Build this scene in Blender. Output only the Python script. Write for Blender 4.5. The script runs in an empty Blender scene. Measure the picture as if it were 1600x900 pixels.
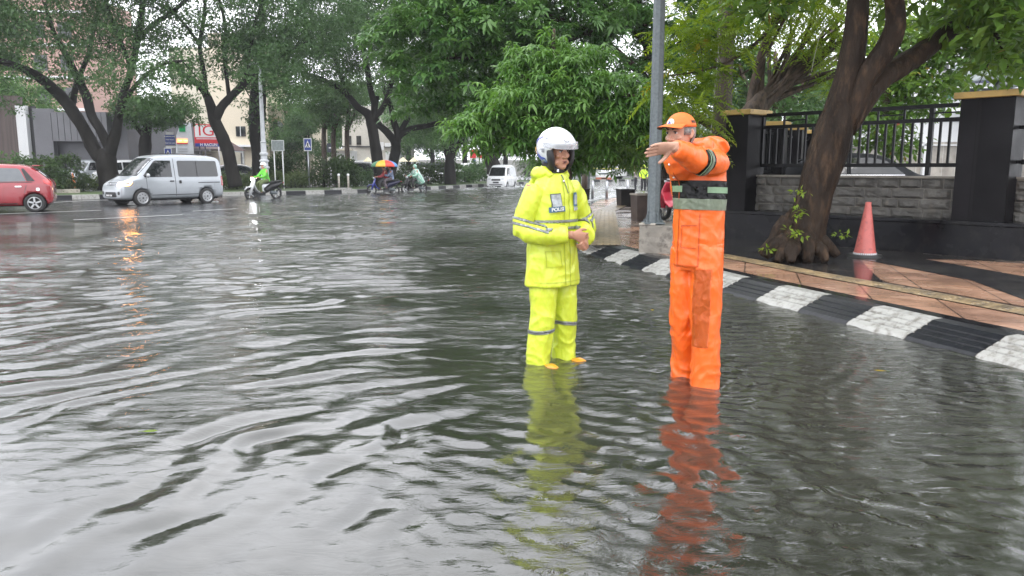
import bpy, bmesh, math, random
import numpy as np
from mathutils import Vector, Matrix, noise
from mathutils.bvhtree import BVHTree
random.seed(7)
R = math.radians
SC = bpy.context.scene
COL = SC.collection
# ---------------------------------------------------------------- camera, sky, sun, exposure
CAM_H = 1.42
PITCH = R(8.9)
cam = bpy.data.cameras.new('camera')
cam.lens = 27.0
cam.sensor_width = 36.0
cam.clip_start = 0.05
cam.clip_end = 2000
camo = bpy.data.objects.new('camera', cam)
COL.objects.link(camo)
camo.location = (0, 0, CAM_H)
camo.rotation_euler = (R(90) - PITCH, 0, 0)
SC.camera = camo
SUN_EL, SUN_AZ = R(58), R(200)
w = bpy.data.worlds.new('World')
SC.world = w
w.use_nodes = True
nt = w.node_tree
bg = nt.nodes['Background']
sky = nt.nodes.new('ShaderNodeTexSky')
sky.sky_type = 'NISHITA'
sky.sun_disc = False
sky.sun_elevation = SUN_EL
sky.sun_rotation = SUN_AZ
sky.air_density = 1.0
sky.dust_density = 4.0
# an overcast deck: the same sky seen through an even grey-white layer of cloud with slow variation
tc = nt.nodes.new('ShaderNodeTexCoord')
cl = nt.nodes.new('ShaderNodeTexNoise')
cl.inputs['Scale'].default_value = 2.2
cl.inputs['Detail'].default_value = 5
nt.links.new(tc.outputs['Generated'], cl.inputs['Vector'])
ramp = nt.nodes.new('ShaderNodeValToRGB')
ramp.color_ramp.elements[0].position = 0.3
ramp.color_ramp.elements[1].position = 0.75
ramp.color_ramp.elements[0].color = (17.0, 17.4, 18.6, 1)
ramp.color_ramp.elements[1].color = (24.5, 24.7, 25.6, 1)
nt.links.new(cl.outputs['Fac'], ramp.inputs['Fac'])
mx = nt.nodes.new('ShaderNodeMix')
mx.data_type = 'RGBA'
mx.inputs[0].default_value = 0.88
nt.links.new(sky.outputs[0], mx.inputs[6])
nt.links.new(ramp.outputs[0], mx.inputs[7])
nt.links.new(mx.outputs[2], bg.inputs['Color'])
bg.inputs['Strength'].default_value = 0.10
sl = bpy.data.lights.new('sun', 'SUN')
sl.energy = 0.7
sl.angle = R(30)
sl.color = (1.0, 0.97, 0.93)
so = bpy.data.objects.new('sun', sl)
COL.objects.link(so)
so.rotation_euler = (R(90) - SUN_EL, 0, R(180) - SUN_AZ + R(0))
SC.view_settings.view_transform = 'Standard'
SC.view_settings.look = 'None'
SC.view_settings.gamma = 1
SC.view_settings.exposure = 0.58
SC.cycles.max_bounces = 7
SC.cycles.diffuse_bounces = 3
SC.cycles.glossy_bounces = 4
SC.cycles.transmission_bounces = 4
SC.cycles.transparent_max_bounces = 8
SC.cycles.volume_bounces = 0
SC.cycles.use_denoising = True
SC.cycles.sample_clamp_indirect = 6
SC.cycles.volume_step_rate = 10

# ---------------------------------------------------------------- helpers
F = 1200.0


def W(px, py, D):
    """photo pixel (1600x900) at ground distance D -> world point"""
    u = (px - 800) / F
    v = (450 - py) / F
    dy = math.cos(PITCH) + v * math.sin(PITCH)
    dz = -math.sin(PITCH) + v * math.cos(PITCH)
    t = D / dy
    return Vector((u * t, D, CAM_H + dz * t))


def WX(px, D):
    return (px - 800) / F * D


def lk(o, parent=None):
    COL.objects.link(o)
    if parent is not None:
        o.parent = parent
    return o


def tag(o, label=None, cat=None, group=None, kind=None):
    if label: o['label'] = label
    if cat: o['category'] = cat
    if group: o['group'] = group
    if kind: o['kind'] = kind
    return o


def thing(name, label, cat, loc=(0, 0, 0), rz=0.0, group=None):
    o = bpy.data.objects.new(name, None)
    o.empty_display_size = 0.2
    COL.objects.link(o)
    o.location = loc
    o.rotation_euler = (0, 0, rz)
    return tag(o, label, cat, group)


def mob(name, me, mats=None, parent=None, smooth=False, loc=None, rot=None):
    if isinstance(me, bmesh.types.BMesh):
        bm = me
        me = bpy.data.meshes.new(name)
        bm.normal_update()
        bm.to_mesh(me)
        bm.free()
    else:
        me.name = name
    if len(me.materials): me.materials.clear()
    for m in (mats if isinstance(mats, (list, tuple)) else [mats]):
        if m: me.materials.append(m)
    if smooth:
        me.polygons.foreach_set('use_smooth', [True] * len(me.polygons))
    o = bpy.data.objects.new(name, me)
    lk(o, parent)
    if loc is not None: o.location = loc
    if rot is not None: o.rotation_euler = rot
    return o


def copy_tree(o, parent=None):
    c = o.copy()
    COL.objects.link(c)
    c.parent = parent
    for ch in list(o.children):
        copy_tree(ch, c)
    return c


def setloc(o, loc, rz=0.0, s=1.0):
    o.location = loc
    o.rotation_euler = (0, 0, rz)
    o.scale = (s, s, s)


BM = bmesh.new


def box(bm, c, s, rz=0.0, mi=0, rot=None, bev=0.0):
    M = Matrix.Translation(c) @ (rot.to_4x4() if rot is not None else Matrix.Rotation(rz, 4, 'Z')) @ Matrix.Diagonal((s[0], s[1], s[2], 1))
    r = bmesh.ops.create_cube(bm, size=1.0, matrix=M)
    fs = set()
    for v in r['verts']:
        fs.update(v.link_faces)
    if bev > 0:
        es = set()
        for f in fs: es.update(f.edges)
        rr = bmesh.ops.bevel(bm, geom=list(es), offset=bev, segments=2, affect='EDGES', profile=0.5)
        fs = set(rr['faces']) | {f for f in fs if f.is_valid}
        for v in rr['verts']:
            fs.update(v.link_faces)
    for f in fs:
        f.material_index = mi
    return fs


def tube(bm, pts, rad, n=12, side=None, mi=0, cap=True, twist=0):
    """closed swept tube; rad entries: r or (ra, rb)"""
    pts = [Vector(p) for p in pts]
    if not isinstance(rad, (list, tuple)): rad = [rad] * len(pts)
    elif len(rad) != len(pts): rad = [rad] * len(pts)
    rings = []
    prev = None
    for i, p in enumerate(pts):
        if i == 0: t = pts[1] - pts[0]
        elif i == len(pts) - 1: t = pts[-1] - pts[-2]
        else: t = (pts[i + 1] - pts[i]).normalized() + (pts[i] - pts[i - 1]).normalized()
        t = t.normalized() if t.length > 1e-9 else Vector((0, 0, 1))
        ref = Vector(side) if side is not None else (prev if prev is not None else (Vector((1, 0, 0)) if abs(t.x) < 0.8 else Vector((0, 1, 0))))
        a = ref - t * ref.dot(t)
        if a.length < 1e-5: a = t.orthogonal()
        a.normalize()
        b = t.cross(a)
        prev = a
        r = rad[i]
        ra, rb = r if isinstance(r, (list, tuple)) else (r, r)
        rings.append([bm.verts.new(p + a * (ra * math.cos(2 * math.pi * k / n)) + b * (rb * math.sin(2 * math.pi * k / n))) for k in range(n)])
    for i in range(len(rings) - 1):
        A, B = rings[i], rings[i + 1]
        for k in range(n):
            f = bm.faces.new((A[k], A[(k + 1) % n], B[(k + 1) % n], B[k]))
            f.material_index = mi
    if cap:
        f = bm.faces.new(list(reversed(rings[0]))); f.material_index = mi
        f = bm.faces.new(rings[-1]); f.material_index = mi
    return rings


def ball(bm, c, r, seg=16, rot=None, mi=0):
    r = r if isinstance(r, (list, tuple)) else (r, r, r)
    M = Matrix.Translation(c) @ (rot.to_4x4() if rot is not None else Matrix.Identity(4)) @ Matrix.Diagonal((r[0], r[1], r[2], 1))
    q = bmesh.ops.create_uvsphere(bm, u_segments=seg, v_segments=max(6, seg // 2), radius=1.0, matrix=M)
    for v in q['verts']:
        for f in v.link_faces: f.material_index = mi


def cyl(bm, c, r, h, n=24, axis='Z', r2=None, mi=0):
    rot = {'Z': Matrix.Identity(4), 'Y': Matrix.Rotation(R(90), 4, 'X'), 'X': Matrix.Rotation(R(90), 4, 'Y')}[axis]
    q = bmesh.ops.create_cone(bm, cap_ends=True, segments=n, radius1=r, radius2=r if r2 is None else r2, depth=h, matrix=Matrix.Translation(c) @ rot)
    for v in q['verts']:
        for f in v.link_faces: f.material_index = mi


def prism(bm, poly, z0, z1, mi=0):
    a = [bm.verts.new((x, y, z0)) for x, y in poly]
    b = [bm.verts.new((x, y, z1)) for x, y in poly]
    n = len(a)
    fs = [bm.faces.new(list(reversed(a))), bm.faces.new(b)]
    for i in range(n):
        fs.append(bm.faces.new((a[i], a[(i + 1) % n], b[(i + 1) % n], b[i])))
    for f in fs: f.material_index = mi
    return fs


def evalmesh(o):
    dg = bpy.context.evaluated_depsgraph_get()
    dg.update()
    return bpy.data.meshes.new_from_object(o.evaluated_get(dg))


def with_mods(me_or_bm, mods):
    if isinstance(me_or_bm, bmesh.types.BMesh):
        me = bpy.data.meshes.new('tmp')
        me_or_bm.to_mesh(me)
        me_or_bm.free()
    else:
        me = me_or_bm
    o = bpy.data.objects.new('tmp', me)
    COL.objects.link(o)
    for ty, kw in mods:
        m = o.modifiers.new('m', ty)
        for k, v in kw.items(): setattr(m, k, v)
    r = evalmesh(o)
    bpy.data.objects.remove(o)
    return r


def fuse(bm, voxel, smooth=3, fac=0.5):
    bmesh.ops.recalc_face_normals(bm, faces=bm.faces)
    return with_mods(bm, [('REMESH', dict(mode='VOXEL', voxel_size=voxel, use_smooth_shade=True)), ('SMOOTH', dict(iterations=smooth, factor=fac))])


def catmull(P, n=8):
    P = [np.array(p, float) for p in P]
    out = []
    for i in range(len(P) - 1):
        p0 = P[max(i - 1, 0)]; p1 = P[i]; p2 = P[i + 1]; p3 = P[min(i + 2, len(P) - 1)]
        for k in range(n):
            t = k / n
            out.append(0.5 * ((2 * p1) + (-p0 + p2) * t + (2 * p0 - 5 * p1 + 4 * p2 - p3) * t * t + (-p0 + 3 * p1 - 3 * p2 + p3) * t ** 3))
    out.append(P[-1])
    return out


# ---------------------------------------------------------------- materials
def pm(name, col, rough=0.6, met=0.0, var=0.12, vs=4.0, bump=0.0, bs=30.0, coat=0.0, spec=0.5, col2=None, c2lo=0.5, c2hi=0.7, emit=None, es=0.0, trans=0.0, alpha=1.0, rvar=0.0, coords='Object', stretch=None, sheen=0.0, detail=5):
    m = bpy.data.materials.new(name)
    m.use_nodes = True
    n = m.node_tree
    b = n.nodes['Principled BSDF']
    t = n.nodes.new('ShaderNodeTexCoord')
    mp = n.nodes.new('ShaderNodeMapping')
    if stretch: mp.inputs['Scale'].default_value = stretch
    n.links.new(t.outputs[coords], mp.inputs['Vector'])
    no = n.nodes.new('ShaderNodeTexNoise')
    no.inputs['Scale'].default_value = vs
    no.inputs['Detail'].default_value = detail
    n.links.new(mp.outputs[0], no.inputs['Vector'])
    cr = n.nodes.new('ShaderNodeValToRGB')
    c = col
    e = cr.color_ramp.elements
    e[0].position = 0.3; e[1].position = 0.7
    e[0].color = tuple(max(0, x * (1 - var)) for x in c) + (1,)
    e[1].color = tuple(min(1, x * (1 + var)) for x in c) + (1,)
    n.links.new(no.outputs['Fac'], cr.inputs['Fac'])
    out = cr.outputs[0]
    if col2:
        n2 = n.nodes.new('ShaderNodeTexNoise')
        n2.inputs['Scale'].default_value = vs * 2.3
        n2.inputs['Detail'].default_value = 8
        n2.inputs['Roughness'].default_value = 0.65
        n.links.new(mp.outputs[0], n2.inputs['Vector'])
        mr = n.nodes.new('ShaderNodeMapRange')
        mr.inputs[1].default_value = c2lo; mr.inputs[2].default_value = c2hi
        n.links.new(n2.outputs['Fac'], mr.inputs[0])
        mi = n.nodes.new('ShaderNodeMix'); mi.data_type = 'RGBA'
        n.links.new(mr.outputs[0], mi.inputs[0])
        n.links.new(out, mi.inputs[6])
        mi.inputs[7].default_value = tuple(col2) + (1,)
        out = mi.outputs[2]
    n.links.new(out, b.inputs['Base Color'])
    b.inputs['Roughness'].default_value = rough
    if rvar:
        mr = n.nodes.new('ShaderNodeMapRange')
        mr.inputs[1].default_value = 0.35; mr.inputs[2].default_value = 0.65
        mr.inputs[3].default_value = max(0.02, rough - rvar); mr.inputs[4].default_value = rough + rvar
        n.links.new(no.outputs['Fac'], mr.inputs[0])
        n.links.new(mr.outputs[0], b.inputs['Roughness'])
    b.inputs['Metallic'].default_value = met
    b.inputs['Specular IOR Level'].default_value = spec
    b.inputs['Coat Weight'].default_value = coat
    b.inputs['Coat Roughness'].default_value = 0.05
    if sheen: b.inputs['Sheen Weight'].default_value = sheen
    b.inputs['Transmission Weight'].default_value = trans
    b.inputs['Alpha'].default_value = alpha
    if emit:
        b.inputs['Emission Color'].default_value = tuple(emit) + (1,)
        b.inputs['Emission Strength'].default_value = es
    if bump:
        nb = n.nodes.new('ShaderNodeTexNoise')
        nb.inputs['Scale'].default_value = bs
        nb.inputs['Detail'].default_value = 6
        n.links.new(mp.outputs[0], nb.inputs['Vector'])
        bp = n.nodes.new('ShaderNodeBump')
        bp.inputs['Strength'].default_value = 1.0
        bp.inputs['Distance'].default_value = bump
        n.links.new(nb.outputs['Fac'], bp.inputs['Height'])
        n.links.new(bp.outputs[0], b.inputs['Normal'])
    return m


def crease(m, scale, dist, warp=.35, stretch=(1, 1, .6)):
    """crumpled plastic: faceted folds on top of whatever bump the material has"""
    n = m.node_tree; b = n.nodes['Principled BSDF']
    t = n.nodes.new('ShaderNodeTexCoord'); mp = n.nodes.new('ShaderNodeMapping'); mp.inputs['Scale'].default_value = stretch
    n.links.new(t.outputs['Object'], mp.inputs['Vector'])
    no = n.nodes.new('ShaderNodeTexNoise'); no.inputs['Scale'].default_value = scale * .6; no.inputs['Detail'].default_value = 2
    n.links.new(mp.outputs[0], no.inputs['Vector'])
    mv = n.nodes.new('ShaderNodeMix'); mv.data_type = 'RGBA'; mv.blend_type = 'ADD'; mv.inputs[0].default_value = warp
    n.links.new(mp.outputs[0], mv.inputs[6]); n.links.new(no.outputs['Color'], mv.inputs[7])
    prev = b.inputs['Normal'].links[0].from_socket if b.inputs['Normal'].links else None
    for sc_, ds in ((scale, dist), (scale * 2.3, dist * .4)):
        v = n.nodes.new('ShaderNodeTexVoronoi'); v.inputs['Scale'].default_value = sc_
        n.links.new(mv.outputs[2], v.inputs['Vector'])
        bp = n.nodes.new('ShaderNodeBump'); bp.inputs['Distance'].default_value = ds
        n.links.new(v.outputs['Distance'], bp.inputs['Height'])
        if prev: n.links.new(prev, bp.inputs['Normal'])
        prev = bp.outputs[0]
    n.links.new(prev, b.inputs['Normal'])


def leafmat(name, col, col2, rough=0.42, trans=0.35, yellow=None):
    m = bpy.data.materials.new(name)
    m.use_nodes = True
    n = m.node_tree
    b = n.nodes['Principled BSDF']
    o = n.nodes['Material Output']
    at = n.nodes.new('ShaderNodeAttribute')
    at.attribute_name = 'tint'
    cr = n.nodes.new('ShaderNodeValToRGB')
    e = cr.color_ramp.elements
    e[0].color = tuple(col) + (1,)
    e[1].color = tuple(col2) + (1,)
    if yellow:
        e[1].position = 0.9
        q = e.new(0.97); q.color = tuple(yellow) + (1,)
    n.links.new(at.outputs['Fac'], cr.inputs['Fac'])
    n.links.new(cr.outputs[0], b.inputs['Base Color'])
    b.inputs['Roughness'].default_value = rough
    b.inputs['Specular IOR Level'].default_value = 0.28
    tr = n.nodes.new('ShaderNodeBsdfTranslucent')
    hs = n.nodes.new('ShaderNodeHueSaturation')
    hs.inputs['Hue'].default_value = 0.485
    hs.inputs['Saturation'].default_value = 1.1
    hs.inputs['Value'].default_value = 1.5
    n.links.new(cr.outputs[0], hs.inputs['Color'])
    n.links.new(hs.outputs[0], tr.inputs['Color'])
    ms = n.nodes.new('ShaderNodeMixShader')
    ms.inputs[0].default_value = trans
    n.links.new(b.outputs[0], ms.inputs[1])
    n.links.new(tr.outputs[0], ms.inputs[2])
    n.links.new(ms.outputs[0], o.inputs['Surface'])
    return m


M = {}
M['black_gloss'] = pm('black_gloss', (0.012, 0.012, 0.013), 0.16, var=0.3, vs=3, bump=0.002, bs=9, rvar=0.08)
M['kerb_white'] = pm('kerb_white', (0.33, 0.33, 0.31), 0.35, var=0.08, vs=6, col2=(0.13, 0.12, 0.10), c2lo=0.47, c2hi=0.68, bump=0.004, bs=40)
M['kerb_black'] = pm('kerb_black', (0.009, 0.010, 0.013), 0.3, spec=.3, var=0.3, vs=8, bump=0.004, bs=30, col2=(0.06, 0.06, 0.06), c2lo=0.6, c2hi=0.8)
M['asphalt'] = pm('asphalt', (0.035, 0.036, 0.038), 0.16, var=0.25, vs=1.2, bump=0.003, bs=120, rvar=0.1)
M['roadpaint'] = pm('roadpaint', (0.62, 0.62, 0.6), 0.3, var=0.15, vs=3, col2=(0.12, 0.12, 0.12), c2lo=0.52, c2hi=0.7)
M['concrete'] = pm('concrete', (0.22, 0.2, 0.17), 0.6, var=0.25, vs=3, col2=(0.06, 0.05, 0.04), c2lo=0.5, c2hi=0.68, bump=0.008, bs=14)
M['concrete_pale'] = pm('concrete_pale', (0.36, 0.33, 0.28), 0.6, var=0.2, vs=4, col2=(0.12, 0.1, 0.08), c2lo=0.52, c2hi=0.7, bump=0.006, bs=14)
M['galv'] = pm('galv', (0.135, 0.155, 0.162), 0.5, met=0.2, spec=.3, var=0.22, vs=26, bump=0.001, bs=60, rvar=0.1, col2=(0.13, 0.14, 0.15), c2lo=0.6, c2hi=0.8)
M['black_iron'] = pm('black_iron', (0.008, 0.008, 0.009), 0.4, var=0.2, spec=.15)
M['ochre'] = pm('ochre', (0.5, 0.33, 0.1), 0.45, var=0.2, vs=5, col2=(0.2, 0.15, 0.08), c2lo=0.58, c2hi=0.75)
M['bark'] = pm('bark', (0.024, 0.016, 0.011), 0.6, spec=.14, var=0.5, vs=5, bump=0.07, bs=13, stretch=(1, 1, 0.3), col2=(0.085, 0.052, 0.031), c2lo=0.5, c2hi=0.72, detail=9)
M['bark_dark'] = pm('bark_dark', (0.02, 0.018, 0.016), 0.7, spec=.12, var=0.4, vs=3, bump=0.03, bs=9, stretch=(1, 1, 0.3))
M['bark_grey'] = pm('bark_grey', (0.085, 0.062, 0.046), 0.6, spec=.2, var=0.4, vs=6, bump=0.01, bs=12, stretch=(1, 1, 0.3), col2=(0.03, 0.024, 0.02), c2lo=0.48, c2hi=0.62)
M['grass'] = pm('grass', (0.05, 0.09, 0.022), 0.7, var=0.4, vs=3, bump=0.05, bs=20, col2=(0.1, 0.13, 0.03), c2lo=0.5, c2hi=0.7)
M['earth'] = pm('earth', (0.07, 0.065, 0.045), 0.8, var=0.3, vs=0.5, bump=0.02, bs=8)
M['chrome'] = pm('chrome', (0.6, 0.6, 0.62), 0.2, met=0.9, var=0.05)
M['glass_dark'] = pm('glass_dark', (0.012, 0.014, 0.016), 0.04, var=0.2, vs=2, spec=0.8)
M['tyre'] = pm('tyre', (0.018, 0.018, 0.018), 0.65, var=0.2)
M['black_plastic'] = pm('black_plastic', (0.015, 0.015, 0.016), 0.45, var=0.15)
M['white_paint'] = pm('white_paint', (0.75, 0.76, 0.77), 0.25, var=0.04, coat=0.6)
M['white_wall'] = pm('white_wall', (0.68, 0.69, 0.7), 0.7, var=0.06, vs=0.6)
M['skin'] = pm('skin', (0.42, 0.215, 0.14), 0.5, var=0.12, vs=14, bump=0.0006, bs=160)
M['skin_pale'] = pm('skin_pale', (0.47, 0.26, 0.18), 0.5, var=0.12, vs=14, bump=0.0006, bs=160)
M['lip'] = pm('lip', (0.22, 0.08, 0.065), 0.4, var=0.1)
M['hair'] = pm('hair', (0.012, 0.01, 0.01), 0.5, var=0.3, vs=60)
M['hair_grey'] = pm('hair_grey', (0.2, 0.19, 0.18), 0.6, var=0.5, vs=90)
M['eye_white'] = pm('eye_white', (0.6, 0.57, 0.54), 0.2, var=0.03)
M['iris'] = pm('iris', (0.01, 0.006, 0.004), 0.1, var=0.1)
# ---------------------------------------------------------------- water
def vnoise(x, y, seed=0, oct=1):
    """smooth value noise, numpy"""
    out = np.zeros_like(x)
    amp = 1.0
    tot = 0
    for o in range(oct):
        xi = np.floor(x).astype(int); yi = np.floor(y).astype(int)
        xf = x - xi; yf = y - yi
        u = xf * xf * (3 - 2 * xf); v = yf * yf * (3 - 2 * yf)

        def h(a, b):
            n = (a * 374761393 + b * 668265263 + (seed + o) * 974711) & 0x7fffffff
            n = ((n ^ (n >> 13)) * 1274126177) & 0x7fffffff
            return ((n ^ (n >> 16)) & 0xffff) / 65535.0
        r = (h(xi, yi) * (1 - u) + h(xi + 1, yi) * u) * (1 - v) + (h(xi, yi + 1) * (1 - u) + h(xi + 1, yi + 1) * u) * v
        out += amp * (r * 2 - 1)
        tot += amp
        amp *= 0.5; x = x * 2.03 + 17.3; y = y * 2.03 + 9.1
    return out / tot


def waves(X, Y):
    Z = np.zeros_like(X)
    cx, cy = 0.25, 2.4
    dx, dy = X - cx, Y - cy
    r = np.hypot(dx, dy)
    wx = vnoise(X * 0.9, Y * 0.9, 3, 2); wy = vnoise(X * 0.9 + 40, Y * 0.9, 5, 2)
    # main swell spreading out of the middle, strong to the left, broken up along its crests
    ph = 2 * math.pi * (r / 0.42) + 5.5 * wx + 2.4 * vnoise(X * 2.3, Y * 2.3, 14, 2) + 7.0 * np.arctan2(dy, dx)
    leftw = 1 / (1 + np.exp((X + 0.35 - 0.02 * Y) / 0.35))
    brk = np.clip(0.50 + 1.6 * vnoise(X * 2.0, Y * 2.0, 8, 2), 0.05, 1.35)
    prof = np.sin(ph) + 0.28 * np.sin(2 * ph + 0.7)
    Z += 0.0086 * (1 + 1.0 * np.clip((4.6 - Y) / 2.2, 0, 1)) * leftw * np.maximum(brk, 0.35 * np.clip((4.0 - Y) / 1.5, 0, 1)) * prof * np.clip(r / 1.4, 0.2, 1)
    ph2 = 2 * math.pi * (r / 0.19) + 7 * wy
    Z += 0.0016 * (0.5 + 0.5 * leftw) * np.clip(0.4 + vnoise(X * 1.4, Y * 1.4, 12), 0, 1) * np.sin(ph2)
    # crossing chop everywhere (right side: fine, crests run from upper left to lower right)
    rightw = 1 - leftw
    for k, (ang, lam, a) in enumerate([(52, 0.16, 0.0011), (30, 0.11, 0.0006), (75, 0.23, 0.0018), (8, 0.3, 0.0018), (-30, 0.2, 0.001), (95, 0.14, 0.0009), (48, 0.085, 0.0006)]):
        c, s = math.cos(R(ang)), math.sin(R(ang))
        q = 2 * math.pi * (X * c + Y * s) / lam + 3.4 * vnoise(X * 1.3 + k * 9, Y * 1.3, 20 + k, 2) * (0.3 / lam) ** 0.5
        Z += 1.6 * a * (0.30 + 0.90 * rightw) * np.clip(0.45 + 1.1 * vnoise(X * 0.8, Y * 0.8 + k * 7, 40 + k), 0.0, 1.3) * np.sin(q)
    # farther out the chop grows and lies across the view
    far = np.clip((Y - 5.5) / 6, 0, 1)
    for k, (ang, lam, a) in enumerate([(86, 0.40, 0.0085), (104, 0.27, 0.0048), (68, 0.62, 0.0095), (92, 0.17, 0.0022)]):
        c, s = math.cos(R(ang)), math.sin(R(ang))
        q = 2 * math.pi * (X * c + Y * s) / lam + 5 * vnoise(X * 0.8 + k * 5, Y * 0.8, 60 + k, 2)
        Z += a * far * np.clip(0.5 + 1.2 * vnoise(X * 0.45, Y * 0.45 + k * 3, 70 + k, 2), 0, 1.4) * np.sin(q)
    # rings round the four legs
    for (lx, ly) in ((0.23, 5.66), (0.39, 5.5), (1.17, 5.1), (1.36, 4.95)):
        d = np.hypot(X - lx, Y - ly)
        Z += 0.0075 * np.exp(-d * 4.2) * np.sin(2 * math.pi * d / 0.11)
    # rain rings
    # broken, ragged texture riding on the waves
    a = vnoise(X * 5 + wx * 2, Y * 3.2 + wy, 90, 3); c_ = vnoise(X * 11 + wx * 2, Y * 8, 93, 3)
    Z += 0.0036 * (1 - np.abs(a)) * (0.7 + 0.5 * rightw) + 0.0008 * vnoise(X * 22, Y * 17, 99, 2) * np.clip(0.5 + 1.2 * vnoise(X * 1.1, Y * 1.1, 101), 0, 1.2)
    Z += 0.0052 * vnoise(X * 2.6 + wy, Y * 2.2 + wx, 96, 2) * (0.55 + 0.45 * rightw)
    Z += 0 + 0.0018 * c_ * np.clip(0.5 + vnoise(X * 0.9, Y * 0.9, 103), 0.1, 1)
    return Z


def rings(X, Y, Z, x0, y0, st, shape):
    rs = np.random.RandomState(4)
    n = 950
    px = rs.uniform(-4.5, 4.5, n); py = 1.9 + 8 * rs.uniform(0, 1, n) ** 1.5
    rr = rs.uniform(0.012, 0.085, n); am = rs.uniform(0.3, 1.0, n) ** 1.5 * 0.0034
    for a in range(n):
        i0 = int((px[a] - x0) / st); j0 = int((py[a] - y0) / st); w_ = int((rr[a] + 0.05) / st)
        s = (slice(max(0, j0 - w_), min(shape[0], j0 + w_ + 1)), slice(max(0, i0 - w_), min(shape[1], i0 + w_ + 1)))
        d = np.hypot(X[s] - px[a], Y[s] - py[a])
        Z[s] += am[a] * np.exp(-((d - rr[a]) / 0.022) ** 2) * np.sin(2 * math.pi * (d - rr[a]) / 0.032 + 1.2)
    return Z


def grid_mesh(name, X, Y, Z, extra=None):
    ny, nx = X.shape
    co = np.stack([X, Y, Z], -1).reshape(-1, 3)
    idx = np.arange(nx * ny).reshape(ny, nx)
    q = np.stack([idx[:-1, :-1], idx[:-1, 1:], idx[1:, 1:], idx[1:, :-1]], -1).reshape(-1, 4)
    return raw_mesh(name, co, q)


def raw_mesh(name, co, faces, tint=None, smooth=True):
    """faces: list of (n,k) int arrays or one array"""
    if not isinstance(faces, list): faces = [faces]
    me = bpy.data.meshes.new(name)
    me.vertices.add(len(co))
    me.vertices.foreach_set('co', np.asarray(co, np.float32).ravel())
    loops = np.concatenate([f.ravel() for f in faces]).astype(np.int32)
    cnt = np.concatenate([np.full(len(f), f.shape[1]) for f in faces]).astype(np.int32)
    st = np.concatenate([[0], np.cumsum(cnt)[:-1]]).astype(np.int32)
    me.loops.add(len(loops))
    me.loops.foreach_set('vertex_index', loops)
    me.polygons.add(len(cnt))
    me.polygons.foreach_set('loop_start', st)
    me.polygons.foreach_set('loop_total', cnt)
    if smooth: me.polygons.foreach_set('use_smooth', np.ones(len(cnt), bool))
    me.update(calc_edges=True)
    me.validate()
    if tint is not None:
        at = me.attributes.new('tint', 'FLOAT', 'POINT')
        at.data.foreach_set('value', np.asarray(tint, np.float32))
    return me


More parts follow.
